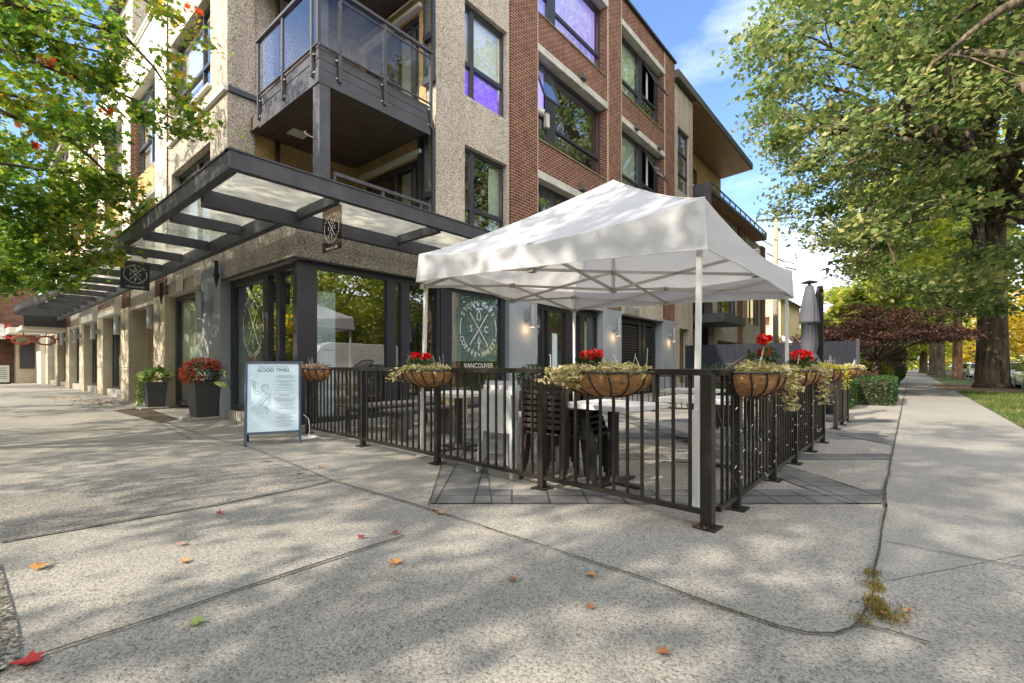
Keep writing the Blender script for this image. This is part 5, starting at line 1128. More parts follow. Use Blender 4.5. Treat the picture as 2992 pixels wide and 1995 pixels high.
legs = {'near': ((3.56, 1.22), (3.60, 1.2)), 'left': ((3.58, 4.42), (3.57, 4.33)), 'right': ((6.85, 1.2), (6.83, 1.2)), 'back': ((6.72, 4.3), (6.70, 4.3))}
for k, (b0, t0) in legs.items():
    q = MB(); q.bar((*b0, 0.01), (*t0, TN[k][3] - 0.05), 0.036, 0.036); q.bar((b0[0], b0[1], 0.01), (b0[0], b0[1], 0.75), 0.046, 0.046); q.box(b0[0]-0.05, b0[0]+0.05, b0[1]-0.05, b0[1]+0.05, 0.009, 0.018); q.build('leg', M['white'], tent)
def tz(s_, t_, z): x, y_, _ = tq(s_, t_, 3); return Vector((x, y_, z))
ZT, ZB = 2.22, 2.00
def truss(a, b_, n_):
    for i in range(n_):
        p, q2 = a.lerp(b_, i / n_), a.lerp(b_, (i + 1) / n_); hi, lo = (ZT, ZB)
        for (z1_, z2_) in ((hi, lo), (lo, hi)):
            m_ = MB(); m_.bar((p.x, p.y, z1_ if True else 0), (q2.x, q2.y, z2_), 0.022, 0.03); m_.build('truss_bar', M['aluminium'], tent)
e5 = 0.012
cs = [(e5, e5), (1 - e5, e5), (1 - e5, 1 - e5), (e5, 1 - e5)]
for i in range(4):
    a_, b_ = tz(*cs[i], 0), tz(*cs[(i + 1) % 4], 0); truss(a_, b_, 2)
    m_ = a_.lerp(b_, 0.5); cpt = tz(0.5, 0.5, 0); truss(m_, cpt, 1)
q = MB(); c_ = tz(0.5, 0.5, 0); q.bar((c_.x, c_.y, 1.96), (c_.x, c_.y, 3.28), 0.032); q.build('centre_pole', M['aluminium'], tent)
def hub(p): q = MB(); q.box(p[0]-0.035, p[0]+0.035, p[1]-0.035, p[1]+0.035, p[2]-0.03, p[2]+0.03); q.build('joint_bracket', M['blackslat'] if False else M['aluminium'], tent, bevel=0.006)
for z in (ZT, ZB):
    hub((c_.x, c_.y, z))
    for i in range(4): m_ = tz(*cs[i], 0).lerp(tz(*cs[(i + 1) % 4], 0), 0.5); hub((m_.x, m_.y, z)); p_ = tz(*cs[i], 0); hub((p_.x, p_.y, z))
f = Flat(); f.line([(-0.02, 0.06), (0.02, 0.06), (0.02, 0.0), (-0.02, 0.0), (-0.02, 0.06)], 0.005); f.line([(-0.012, 0.045), (0.012, 0.045), (-0.012, 0.018), (0.012, 0.018)], 0.006); f.line([(-0.018, -0.02), (0.018, -0.02)], 0.006); f.line([(-0.018, -0.035), (0.018, -0.035)], 0.004)
f.place('maker_mark', M['redtext'], (6.80, 1.118, 2.12), (1, 0, 0), (0, 0, 1), tent)
# ------------------------------------------------------------------ hanging baskets
def basket(seed_, leaf, blooms, trail, w=0.70, bloom_spread=(0.12, 0.3)):
    """half bowl of coir in black bands; local x along the rail, -y outwards, z=0 at the rim"""
    r = empty('hanging_basket', (0, 0, 0), None, 'hanging basket', 'coir lined baskets hung on the patio railing')
    q = MB(); n, m_ = 16, 7; a = w / 2; dpt, hh = 0.27, 0.185
    vs = []
    for j in range(m_ + 1):
        ph = j / m_ * math.pi / 2; k = math.cos(ph) ** 0.75 if j < m_ else 0.02
        for i in range(n + 1):
            th = math.pi * i / n; vs.append((math.cos(th) * a * k, -math.sin(th) * dpt * k, -math.sin(ph) * hh))
    fs = [(j*(n+1)+i, j*(n+1)+i+1, (j+1)*(n+1)+i+1, (j+1)*(n+1)+i) for j in range(m_) for i in range(n)]
    q.add(vs, fs); q.add([(x, 0.0, z) for x, y_, z in [vs[j*(n+1)] for j in range(m_+1)]] + [(x, 0.0, z) for x, y_, z in [vs[j*(n+1)+n] for j in range(m_, -1, -1)]], [tuple(range(2*(m_+1)))])
    q.build('coir_liner', M['coir'], r, smooth=True, local=True)
    q = MB(); q.tube([(math.cos(math.pi*i/n)*a*1.01, -math.sin(math.pi*i/n)*dpt*1.02, 0.0) for i in range(n+1)], 0.009, 6); q.tube([(-a, 0, 0), (a, 0, 0)], 0.007, 5)
    for i in (2, 4, 6, 8, 10, 12, 14):
        th = math.pi*i/n; q.tube([(math.cos(th - j*0.03)*a*(math.cos(j/m_*math.pi/2)**0.75 if j < m_ else 0.1)*1.015, -math.sin(th - j*0.03)*dpt*(math.cos(j/m_*math.pi/2)**0.75 if j < m_ else 0.1)*1.02, -math.sin(j/m_*math.pi/2)*hh*1.02) for j in range(m_+1)], 0.0065, 5)
    for x in (-a*0.6, a*0.6): q.tube([(x, 0, 0), (x, 0.02, 0.06), (x, 0.08, 0.06)], 0.006, 5)
    q.build('wire_cradle', M['black'], r, local=True)
    q = MB(); q.add([(math.cos(math.pi*i/n)*a*0.95, -math.sin(math.pi*i/n)*dpt*0.95, -0.025) for i in range(n+1)], [tuple(range(n, -1, -1))]); q.build('soil', M['soil'], r, local=True)
    rg = np.random.default_rng(seed_); N_ = 950
    th = rg.random(N_) * math.pi; rr_ = np.sqrt(rg.random(N_)); P = np.stack([np.cos(th)*a*1.02*rr_, -np.sin(th)*dpt*1.05*rr_, rg.random(N_)*0.12*(1.1 - rr_*0.5) - 0.03], 1)
    ex = []
    for (tx, L_, k) in trail:
        t = rg.random(k); ex.append(np.stack([tx*a + rg.normal(size=k)*0.05 + 0.04*np.sin(t*6), -dpt*0.9 - 0.02 + rg.normal(size=k)*0.03, 0.03 - t*L_], 1))
    if ex: P = np.vstack([P] + ex)
    plant_mesh('foliage', P, 0.036, BROAD, M[leaf], r, 0.5)
    if blooms:
        P = []
        for (bx_, bz, br_) in blooms:
            s_ = rg.normal(size=(70, 3)); s_ /= np.linalg.norm(s_, axis=1)[:, None]; P.append(np.array([bx_*a, -dpt*0.45, bz]) + s_*np.array([br_, br_, br_*0.7]))
        plant_mesh('red_flowers', np.vstack(P), 0.042, OAK, M['petal_red'], r, 0.4)
        q = MB()
        for (bx_, bz, br_) in blooms: q.tube([(bx_*a*0.7, -dpt*0.4, 0.0), (bx_*a, -dpt*0.45, bz - br_*0.5)], 0.004, 5)
        q.build('flower_stem', M['leaf_dark'], r, local=True)
        g_ = np.vstack([np.array([bx_*a, -dpt*0.45, bz*0.55]) + rg.normal(size=(26, 3))*np.array([0.06, 0.05, 0.025]) for (bx_, bz, br_) in blooms]); plant_mesh('geranium_leaves', g_, 0.07, OAK, M['leaf_dark'], r)
    q = MB()
    for i in range(9):
        x = rg.uniform(-a, a); q.tube([(x, -0.12, 0.03), (x + rg.uniform(-.05, .05), -0.14, 0.10 + rg.random()*0.09)], 0.0022, 4)
    q.build('dry_stem', M['offwhite'], r, local=True)
    V = []
    for _ in range(420):                     # loose fibres standing off the liner
        th = rg.random()*math.pi; ph = rg.random()*math.pi/2; k = math.cos(ph)**0.75; p0 = np.array([math.cos(th)*a*k, -math.sin(th)*dpt*k, -math.sin(ph)*hh]); n_ = np.array([math.cos(th)*k, -math.sin(th)*k, -math.sin(ph)*0.6]); p1 = p0 + n_*0.018 + rg.normal(size=3)*0.022; w3 = np.array([0, 0, 0.0016])
        V += [p0 - w3, p0 + w3, p1]
    o = np_mesh('coir_fibres', np.array(V), 3, M['litter' if False else 'coir']); o.parent = r; return r
Z = 1.03
bk = [  # x, y, rotation (x axis along the rail), seed, leaves, blooms, trails, width, label
 ((fx(6.85) - 0.03, 6.85), -90, 1, 'leaf_pink', [], [(-0.75, 0.28, 90), (-0.5, 0.12, 60)], 0.66, 'basket of dusty pink foliage at the building end of the front railing'),
 ((fx(4.05) - 0.03, 4.05), -90, 2, 'leaf_sedum', [(-0.35, 0.16, 0.045), (0.15, 0.15, 0.05)], [(-0.8, 0.16, 90)], 0.70, 'basket with two red blooms in the middle of the front railing'),
 ((fx(1.78) - 0.03, 1.80), -90, 3, 'leaf_sedum', [(-0.25, 0.13, 0.048), (-0.05, 0.13, 0.05)], [(-0.85, 0.12, 60), (-0.35, 0.15, 170), (-0.5, 0.10, 90)], 0.78, 'largest basket, cream sedum spilling over, nearest the corner on the front railing'),
 ((3.86, 0.955), 0, 4, 'leaf_sedum', [(0.12, 0.25, 0.045), (0.16, 0.15, 0.036)], [(0.75, 0.32, 170), (0.6, 0.15, 100)], 0.62, 'basket on the side railing nearest the corner, one red bloom above another'),
 ((5.45, 0.94), 0, 5, 'leaf_sedum', [(-0.6, 0.15, 0.06), (-0.2, 0.16, 0.065), (0.25, 0.16, 0.065), (0.7, 0.13, 0.055)], [(0.9, 0.38, 130)], 0.80, 'basket with a wide row of scarlet blooms on the side railing'),
 ((7.35, 0.92), 0, 6, 'leaf_lime', [], [(0.9, 0.30, 70)], 0.75, 'basket of yellow lime leaves at the far end of the side railing'),
 ((10.35, 0.90), 0, 7, 'leaf_sedum', [], [(0.5, 0.1, 20)], 0.75, 'small pale green basket on the separate railing section before the hedge')]
for (p, rz, sd_, lf, bl, tr_, w_, lb) in bk:
    b_ = basket(sd_, lf, bl, tr_, w_); b_.location = (p[0], p[1], Z); b_.rotation_euler.z = R(rz); b_['label'] = lb
# ------------------------------------------------------------------ patio furniture
def cafe_table(label, x, y_, rz, w=0.66, l=0.72, h=0.74):
    r = empty('cafe_table', (x, y_, 0), label, 'table', 'white topped pedestal tables on the patio', R(rz))
    q = MB(); q.box(-w/2, w/2, -l/2, l/2, h - 0.045, h); q.build('tabletop', M['white'], r, local=True, bevel=0.004)
    q = MB(); q.bar((0, 0, 0.02), (0, 0, h - 0.045), 0.075, 0.075); q.build('pedestal', M['blackslat'], r, local=True, bevel=0.004)
    q = MB(); q.box(-0.30, 0.30, -0.04, 0.04, 0.012, 0.032); q.box(-0.04, 0.04, 0.04, 0.30, 0.0125, 0.0325); q.box(-0.04, 0.04, -0.30, -0.04, 0.0125, 0.0325); q.lathe([(0.07, 0.03), (0.06, 0.05), (0.045, 0.08)], n=12); q.build('base', M['blackslat'], r, local=True, bevel=0.004); return r
cafe_table('white cafe table beside the black stools, nearest the front railing', 3.90, 2.08, -8)
cafe_table('white cafe table near the side railing behind the tent leg', 5.25, 1.72, 3, 0.8, 0.75)
cafe_table('white cafe table to the left behind the white chairs', 4.20, 4.45, -2, 0.7, 0.75)
cafe_table('white cafe table furthest back on the right under the tent', 6.9, 2.4, 0, 0.7, 0.7)
def chair(kind, m, label, slats=False):
    r = empty('stacking_chair', (0, 0, 0), label, 'chair', kind)
    q = MB(); q.box(-0.21, 0.21, -0.21, 0.21, 0.435, 0.455); q.build('seat', M[m], r, local=True, bevel=0.006)   # back at -x side
    q = MB()
    if slats:
        for k in range(6): q.box(-0.235, -0.22, -0.205, 0.205, 0.50 + k*0.055, 0.535 + k*0.055)
        q.box(-0.24, -0.215, -0.225, -0.20, 0.44, 0.84); q.box(-0.24, -0.215, 0.20, 0.225, 0.44, 0.84)
    else: q.add([(-0.225, -0.215, 0.42), (-0.225, 0.215, 0.42), (-0.245, 0.205, 0.80), (-0.245, -0.205, 0.80), (-0.205, -0.215, 0.42), (-0.205, 0.215, 0.42), (-0.225, 0.205, 0.80), (-0.225, -0.205, 0.80)], [(0,1,2,3)[::-1], (4,5,6,7), (0,4,7,3), (1,2,6,5), (3,7,6,2), (0,1,5,4)])
    q.build('backrest', M[m], r, local=True)
    for (x, y_) in ((-0.20, -0.2), (-0.20, 0.2), (0.19, -0.2), (0.19, 0.2)):
        q = MB(); sx_ = -0.05 if x < 0 else 0.03; sy = 0.025 if y_ > 0 else -0.025
        q.add([(x + sx_ - 0.014, y_ + sy - 0.014, 0), (x + sx_ + 0.014, y_ + sy - 0.014, 0), (x + sx_ + 0.014, y_ + sy + 0.014, 0), (x + sx_ - 0.014, y_ + sy + 0.014, 0), (x - 0.02, y_ - 0.026, 0.436), (x + 0.02, y_ - 0.026, 0.436), (x + 0.02, y_ + 0.026, 0.436), (x - 0.02, y_ + 0.026, 0.436)], [(0,3,2,1),(4,5,6,7),(0,1,5,4),(1,2,6,5),(2,3,7,6),(3,0,4,7)])
        q.build('leg', M[m], r, local=True)
    return r
pos_w = ['lowest', 'second', 'third', 'topmost']
def stack(kind, m, n, x, y_, rz, lab, slats=False, dz=0.043, dxs=0.028):
    c0 = None; ax = Vector((math.cos(R(rz)), math.sin(R(rz)), 0))
    for k in range(n):
        o = chair(kind, m, None, slats) if c0 is None else copy_tree(c0); c0 = c0 or o
        p = Vector((x, y_, 0.0)) + ax * (dxs * k) + Vector((0, 0, dz * k)); o.location = p; o.rotation_euler.z = R(rz); o['label'] = lab % (pos_w[k] if k < n - 1 else 'topmost')
stack('white chairs stacked behind the front railing', 'whiteplastic', 4, 3.68, 3.13, 0, '%s white chair of the stack behind the railing')
stack('dark brown chairs stacked behind the front railing', 'brownplastic', 4, 3.74, 2.62, 4, '%s dark brown slat backed chair stacked right of the white ones', True, 0.045, 0.03)
def stool(label):
    r = empty('slatted_stool', (0, 0, 0), label, 'stool', 'black slatted stools stacked by the table')
    q = MB()
    for k in range(6): q.box(-0.16, 0.16, -0.17 + k*0.058, -0.125 + k*0.058, 0.435, 0.455)
    q.box(-0.17, -0.15, -0.18, 0.18, 0.40, 0.434); q.box(0.15, 0.17, -0.18, 0.18, 0.40, 0.434); q.build('seat', M['blackslat'], r, local=True)
    for x in (-0.16, 0.16):
        for y_ in (-0.165, 0.165): q = MB(); q.box(x - 0.015, x + 0.015, y_ - 0.02, y_ + 0.02, 0, 0.40); q.build('leg', M['blackslat'], r, local=True)
    return r
s0 = stool(None)
for k in range(5):
    o = s0 if k == 0 else copy_tree(s0); o.location = (3.82 + 0.012*k, 2.62 - 0.085*4 + 0.03*k - 0.02, 0.052*k + (0 if k == 0 else 0)); o.rotation_euler.z = R(6)
    o['label'] = '%s black slatted stool in the stack left of the nearest table' % (['lowest', 'second', 'middle', 'fourth', 'topmost'][k])
for o in [x for x in col.objects if x.name.startswith('slatted_stool')]: o.location.x += 0.05; o.location.y += 0.10
# grey slatted bench along the cafe window
bn = empty('slatted_bench', (4.6, 6.75, 0), 'low grey slatted bench along the cafe window behind the railing', 'bench')
q = MB()
for k in range(6): q.box(3.95, 5.9, 6.45 + k*0.105, 6.54 + k*0.105, 0.42, 0.45)
q.build('seat', M['slat'], bn); 
for x in (4.1, 5.0, 5.7): q = MB(); q.box(x, x + 0.07, 6.5, 6.56, 0, 0.42); q.box(x, x + 0.07, 6.96, 7.02, 0, 0.42); q.box(x, x + 0.07, 6.56, 6.96, 0.35, 0.42); q.build('leg_frame', M['slat'], bn)
bn = empty('slatted_bench', (4.3, 5.55, 0), 'second grey slatted bench, nearer the railing middle', 'bench')
q = MB()
for k in range(4): q.box(3.95, 5.2, 5.45 + k*0.105, 5.54 + k*0.105, 0.42, 0.45)
q.build('seat', M['slat'], bn)
for x in (4.1, 5.0): q = MB(); q.box(x, x + 0.07, 5.47, 5.83, 0, 0.42); q.build('leg_frame', M['slat'], bn)
cb = empty('timber_crate', (5.9, 6.4, 0), 'upright pale timber crate of vertical boards on the patio floor', 'crate')
q = MB()
for k in range(5): q.box(5.76, 5.775, 6.26 + k*0.066, 6.32 + k*0.066, 0.02, 0.5); q.box(5.78 + k*0.066, 5.84 + k*0.066, 6.24, 6.255, 0.02, 0.5)
q.box(5.775, 6.10, 6.256, 6.6, 0.02, 0.05); q.box(6.10, 6.115, 6.25, 6.6, 0.02, 0.5); q.box(5.775, 6.1, 6.59, 6.605, 0.02, 0.5); q.build('boards', M['crate'], cb)
pb_ = empty('potted_bush', (6.9, 5.3, 0), 'round green bush in a dark barrel pot near the cafe entrance', 'potted plant')
q = MB(); q.lathe([(0.22, 0), (0.29, 0.3), (0.27, 0.62)], (6.9, 5.3, 0), 20); q.build('pot', M['potblack'], pb_, smooth=True)
P = ellipsoid((0, 0, 0.86), (0.36, 0.36, 0.26), 1100, 0.5); plant_mesh('foliage', P, 0.05, LEAF4, M['leaf_hedge'], pb_)
# furniture at the far end of the patio: folded parasol, stacked loungers
par = empty('parasol', (10.75, 1.5, 0), 'closed grey cantilever parasol tied at the waist beyond the side railing', 'parasol')
q = MB(); n = 26; prof = [(0.02, 2.66), (0.07, 2.62), (0.13, 2.2), (0.155, 1.95), (0.165, 1.92), (0.115, 1.90), (0.135, 1.5), (0.10, 1.32), (0.20, 1.1), (0.33, 0.78), (0.35, 0.70)]
vs = []; 
for (r_, z) in prof:
    for k in range(n): a = 2*math.pi*k/n; rr_ = r_ * (1 + (0.16 if z < 2.6 else 0) * (1 if k % 2 else -1)); vs.append((10.75 + rr_*math.cos(a + z*0.5), 1.5 + rr_*math.sin(a + z*0.5), z))
q.add(vs, [(i*n+k, (i+1)*n+k, (i+1)*n+(k+1) % n, i*n+(k+1) % n) for i in range(len(prof)-1) for k in range(n)]); q.build('canopy_fabric', M['greyfabric'], par, smooth=True, fixn=True)
q = MB(); q.lathe([(0.02, 2.67), (0.14, 2.69), (0.14, 2.705), (0.03, 2.74)], (10.75, 1.5, 0), 16); q.tube([(10.75, 1.5, 2.7), (10.75, 1.5, 0.6)], 0.02, 8); q.build('top_cap', M['rail'], par)
q = MB(); q.bar((11.18, 1.38, 0.05), (11.2, 1.38, 2.62), 0.11, 0.07); q.bar((10.85, 1.48, 1.6), (11.12, 1.40, 2.62), 0.05, 0.05); q.bar((11.10, 1.38, 2.62), (11.27, 1.38, 2.66), 0.09, 0.06); q.build('mast', M['rail'], par)
q = MB(); q.box(10.75, 11.65, 0.98, 1.75, 0.0, 0.09); q.build('base', M['greyfabric'], par, bevel=0.02)
q = MB(); q.prism([(9.0, 1.15), (9.35, 1.12), (9.38, 1.5), (9.02, 1.52)], 0.0, 0.30); tag(q.build('storage_box', M['bluegrey'], None, bevel=0.03, origin=(9.2, 1.3, 0)), 'low blue grey box on the ground in the gap between the railings', 'box')
def lounger(label, x, y_, rz, tilt, z):
    r = empty('folding_lounger', (x, y_, z), label, 'lounger', 'black loungers piled behind the side railing', R(rz)); c, s_ = math.cos(R(tilt)), math.sin(R(tilt)); L_ = 1.05
    def w(a, b__, e__=0): return (a*c - e__*s_, b__, a*s_ + e__*c)
    q = MB(); q.tube([w(0, -0.25), w(0, 0.25), w(L_*0.9, 0.25), w(L_, 0.15), w(L_, -0.15), w(L_*0.9, -0.25), w(0, -0.25)], 0.022, 8); q.build('frame', M['rail'], r, local=True, smooth=True)
    q = MB()
    for k in range(4): q.bar(w(0.05, -0.18 + k*0.12), w(L_*0.93, -0.18 + k*0.12), 0.06, 0.012)
    for k in range(3): q.bar(w(L_*(0.25 + 0.25*k), -0.24, -0.012), w(L_*(0.25 + 0.25*k), 0.24, -0.012), 0.03, 0.012)
    q.build('slats', M['rail'], r, local=True)
    for k, xx in enumerate((0.15, L_*0.7)):
        q = MB(); q.bar(w(xx, -0.24), (xx*c + 0.12, -0.24, -z + 0.02 if k == 0 else -z + 0.02), 0.03); q.bar(w(xx, 0.24), (xx*c + 0.12, 0.24, -z + 0.02), 0.03); q.build('leg', M['rail'], r, local=True)
lounger('black lounger tipped steeply up on the pile behind the side railing', 7.9, 2.35, -25, 26, 0.80)
lounger('black lounger lying flatter at the bottom of the pile', 7.75, 1.75, -12, 9, 0.88)
lounger('black lounger lying on top of the flat one, raised end to the right', 7.95, 2.05, -15, 14, 0.86)
for i, (x, y_, hh, nn, lb) in enumerate(((9.9, 1.9, 1.05, 260, 'wispy dark grass plant in a pot beside the closed parasol'), (11.7, 1.35, 1.15, 300, 'dry purple grass plant behind the far basket'), (8.9, 2.6, 1.1, 200, 'dark spiky plant behind the piled loungers'))):
    r = empty('grass_plant', (x, y_, 0), lb, 'potted plant'); q = MB(); q.lathe([(0.16, 0), (0.22, 0.45), (0.20, 0.5)], n=16); q.build('pot', M['potblack'], r, local=True, smooth=True)
    rg = np.random.default_rng(i + 20); V = []
    for _ in range(nn):
        a = rg.random()*6.28; sp_ = rg.uniform(0.1, 0.42); p0 = np.array([0.08*math.cos(a), 0.08*math.sin(a), 0.48]); p1 = np.array([sp_*math.cos(a), sp_*math.sin(a), 0.48 + (hh - 0.48)*rg.uniform(0.5, 1.1)]); sd2 = np.array([-math.sin(a), math.cos(a), 0])*0.006
        V += [p0 - sd2, p0 + sd2, p1 + sd2*0.4, p1 - sd2*0.4]
    o = np_mesh('blades', np.array(V), 4, M['leaf_dark' if i != 1 else 'leaf_pink']); o.parent = r
# ------------------------------------------------------------------ hedges and screen at the end of the patio
def hedge(name, label, x0, x1, y0, y1, h, leaf='leaf_hedge', n=9000, sz=0.055, cat='hedge', round_=False):
    r = empty(name, ((x0 + x1)/2, (y0 + y1)/2, 0), label, cat)
    q = MB(); q.box(x0 + 0.12, x1 - 0.12, y0 + 0.12, y1 - 0.12, 0, h - 0.14); q.build('woody_core', M['soil'], r)
    P = rng.random((n, 3)) * np.array([x1 - x0, y1 - y0, h]) + np.array([x0, y0, 0.03]); f_ = rng.integers(0, 5, n); jit = rng.normal(size=n)*0.03
    P[f_ == 0, 0] = x0 + jit[f_ == 0]; P[f_ == 1, 1] = y0 + jit[f_ == 1]; P[f_ == 2, 0] = x1 + jit[f_ == 2]; P[f_ == 3, 1] = y1 + jit[f_ == 3]; P[f_ == 4, 2] = h + jit[f_ == 4]
    P[:, 2] += 0.04*np.sin(P[:, 0]*2.3)*np.sin(P[:, 1]*3) * (P[:, 2] / h)
    V, k = leaf_cloud(P, sz, LEAF4, 0.3); np_mesh('foliage', V, k, M[leaf], r); return r
hedge('box_hedge', 'low clipped dark green hedge in front, nearest the railing', 14.1, 16.0, 1.15, 2.5, 0.75)
hedge('box_hedge', 'second low clipped hedge running on beside the footpath', 16.05, 19.2, 0.35, 2.3, 0.72)
gf = empty('garden_screen', (16.4, 3.2, 0), 'tall slate grey board screen closing the far end of the patio', 'fence')
q = MB()
for k in range(24): q.box(16.36, 16.385, 2.62 - 1.45 + k*0.20, 2.62 - 1.45 + k*0.20 + 0.192, 0.05, 1.78)
q.build('boards', mat('slate_grey_boards', (0.022, 0.025, 0.034), 0.9, spec=0.08, noise=(5, 0.12)), gf)
q = MB(); q.box(16.32, 16.42, 1.08, 1.165, 0, 1.84); q.build('post', M['frame'], gf)
# purple leaved maple behind the hedge: flat tiers
def tiered(label, x, y_, h, rad, n_t):
    r = empty('purple_maple', (x, y_, 0), label, 'tree'); tm = MB(); random.seed(5)
    C = []
    for k in range(n_t):
        a = rng.random()*6.28; rr_ = rad*math.sqrt(rng.random()); zz = h*(0.98 - 0.42*(rr_/rad)**1.6) - rng.random()*h*0.42*(1 - 0.4*rr_/rad); C.append((x + rr_*math.cos(a), y_ + rr_*math.sin(a), max(0.8, zz)))
    C = np.array(C); C[:, 2] = np.where(C[:, 1] < 0.25, np.maximum(C[:, 2], 2.0 + 0.3*rng.random(len(C))), C[:, 2]); top = Vector((x + 0.1, y_, h*0.35)); tm.tube([(x, y_, -0.05), (x + 0.05, y_, h*0.15), top], [0.14, 0.11, 0.09], 9)
    for c in C[:26]: limb(tm, top, Vector(c), 0.05, 0.012, 5, 0.1, 5)
    tm.build('trunk', M['bark'], r, smooth=True)
    P = clump_points(C, 220, 0.62, 0.22); V, k = leaf_cloud(P, 0.085, OAK, 1.0); np_mesh('crown', V, k, M['leaf_purple'], r)
tiered('spreading purple leaved maple with flat tiers above the low hedges', 22.3, 1.0, 3.75, 2.8, 125)
# clipped column hedge by the footpath and shrubs beneath the maple
def column(name, label, x, y_, rx, ry, h, leaf, n=7000, sz=0.07, cat='hedge'):
    r = empty(name, (x, y_, 0), label, cat); q = MB(); q.lathe([(rx*0.7, 0), (rx*0.85, h*0.4), (rx*0.7, h*0.8), (rx*0.2, h*0.95)], (x, y_, 0), 14, sy=ry/rx); q.build('woody_core', M['soil'], r)
    P = rng.normal(size=(n, 3)); P /= np.linalg.norm(P, axis=1)[:, None]; P[:, 2] = np.abs(P[:, 2])**0.6*np.sign(P[:, 2]); P *= (0.93 + 0.1*rng.random(n))[:, None]; P = P*np.array([rx, ry, h/2]) + np.array([x, y_, h/2])
    V, k = leaf_cloud(P, sz, LEAF4, 0.2); np_mesh('foliage', V, k, M[leaf], r)
column('cypress_hedge', 'tall rounded bright green hedge beside the footpath beyond the purple maple', 34.5, 1.1, 3.2, 0.95, 2.55, 'leaf_hedge', 9000, 0.10)
column('flowering_shrub', 'yellow green shrub under the purple maple', 24.8, 1.4, 1.6, 0.9, 1.25, 'leaf_yellow', 3000, 0.08, 'shrub')
column('flowering_shrub', 'reddish low shrub at the foot of the garden screen', 20.3, 1.2, 1.0, 0.6, 0.85, 'leaf_purple', 1800, 0.06, 'shrub')
# ------------------------------------------------------------------ trees
# 1 the branch bearing street tree at the left (trunk outside the frame)
ex = []; tw = []
for (u0, v0, d0, u1, v1, d1, n_, rad_) in ((0, 120, 7.2, 430, 200, 7.6, 26, .16), (300, 270, 7.4, 610, 400, 8.0, 13, .10), (60, 320, 7.0, 330, 380, 7.2, 22, .2), (0, 520, 7.4, 370, 560, 8.2, 26, .2),
        (0, 690, 7.8, 330, 760, 8.4, 26, .16), (0, 830, 8.2, 260, 800, 8.8, 22, .12), (380, -20, 7.4, 590, 100, 7.8, 9, .10), (0, 20, 7.0, 300, 60, 7.4, 22, .2), (330, 470, 7.8, 430, 640, 8.4, 8, .08), (480, 160, 7.6, 560, 340, 7.8, 8, .08), (0, 440, 9.5, 300, 660, 10.5, 30, .3), (0, 600, 7.6, 250, 640, 8.0, 22, .2)):
    ex.append(sprig(at(u0, v0, d0), at(u1, v1, d1), n_, rad_)); tw.append((at(u0 - 120, v0 - 60, d0), at(u1, v1, d1)))
for _ in range(320):
    u0, v0 = random.uniform(-160, 360), random.uniform(-40, 850)
    if random.random() < (u0 - 200) / 220: continue
    ex.append(np.array([at(u0, v0, random.uniform(7.6, 11.5))]))
def keepL(C):   # keep the head of the crown to the left part of the view
    t = (C[:, 0]*ST - C[:, 1]*CT) / np.maximum(0.5, C[:, 0]*CT + C[:, 1]*ST); u = CX + F_PX*t; dd = C[:, 0]*CT + C[:, 1]*ST; vv = HY - F_PX*(C[:, 2] - CAM_H)/np.maximum(0.5, dd)
    return ((u < 270) & (vv < 800)) | (dd < 2) | ((vv < -120) & (u < 560)) | ((u < 640) & (rng.random(len(C)) < 0.0))
tree('street_maple', 'maple with green and reddening leaves hanging into the left of the view', (-4.2, 10.4), 3.4, 0.19, (-3.4, 10.0, 7.0), (4.6, 5.2, 4.4), 380, 78, 0.60, 0.10, 'leaf_green', MAPLE, 26, 'trees along the avenue kerb', extra=np.vstack(ex), twigs=tw, keep=keepL, gaps=14, inner=0.25)
# the red spray in the same tree's edge
P = clump_points(np.vstack([sprig(at(70, 370, 7.6), at(115, 385, 7.6), 2, .04), sprig(at(100, 430, 7.8), at(150, 440, 7.8), 1, .03), sprig(at(320, 330, 7.4), at(335, 335, 7.4), 1, .02), sprig(at(575, 40, 7.6), at(585, 50, 7.6), 1, .03), sprig(at(150, 178, 7.2), at(170, 182, 7.2), 1, .03)]), 14, 0.12); V, k = leaf_cloud(P, 0.085, MAPLE, 0.5)
M['leaf_red'] = leaf_mat('red_maple_leaves', [(0.0, (0.38, 0.07, 0.04)), (0.5, (0.55, 0.12, 0.07)), (0.95, (0.62, 0.30, 0.16))], 0.5)
tr0 = [o for o in col.objects if o.name.startswith('street_maple')][0]; np_mesh('red_leaves', V, k, M['leaf_red'], tr0)
# 2 street trees outside the frame: they shade the paving and stand in the window reflections
def shade(i, x, y_, cz, rx, rz_, lb, n=130, per=46, lf='leaf_green', gp=10):
    tree('street_maple', lb, (x, y_), 2.9, 0.18, (x, y_, cz), (rx, rx, rz_), n, per, 0.62, 0.17, lf, LEAF4, 12, 'trees along the avenue kerb', inner=0.2, gaps=gp, gapk=0.95)
shade(0, -4.9, 3.2, 7.8, 4.1, 4.8, 'street maple behind the camera on the avenue kerb', 300, gp=30)
shade(1, -5.4, -2.9, 7.6, 4.0, 4.4, 'street maple at the street corner behind the camera', 220, gp=26)
shade(2, -3.5, 19.0, 7.0, 4.5, 3.9, 'street maple further up the avenue beyond the frame edge', 150)
shade(3, -3.5, 27.0, 7.2, 4.4, 4.0, 'street maple far up the avenue kerb', 130)
shade(4, -3.6, 36.0, 7.2, 4.4, 4.0, 'farthest street maple up the avenue', 110)
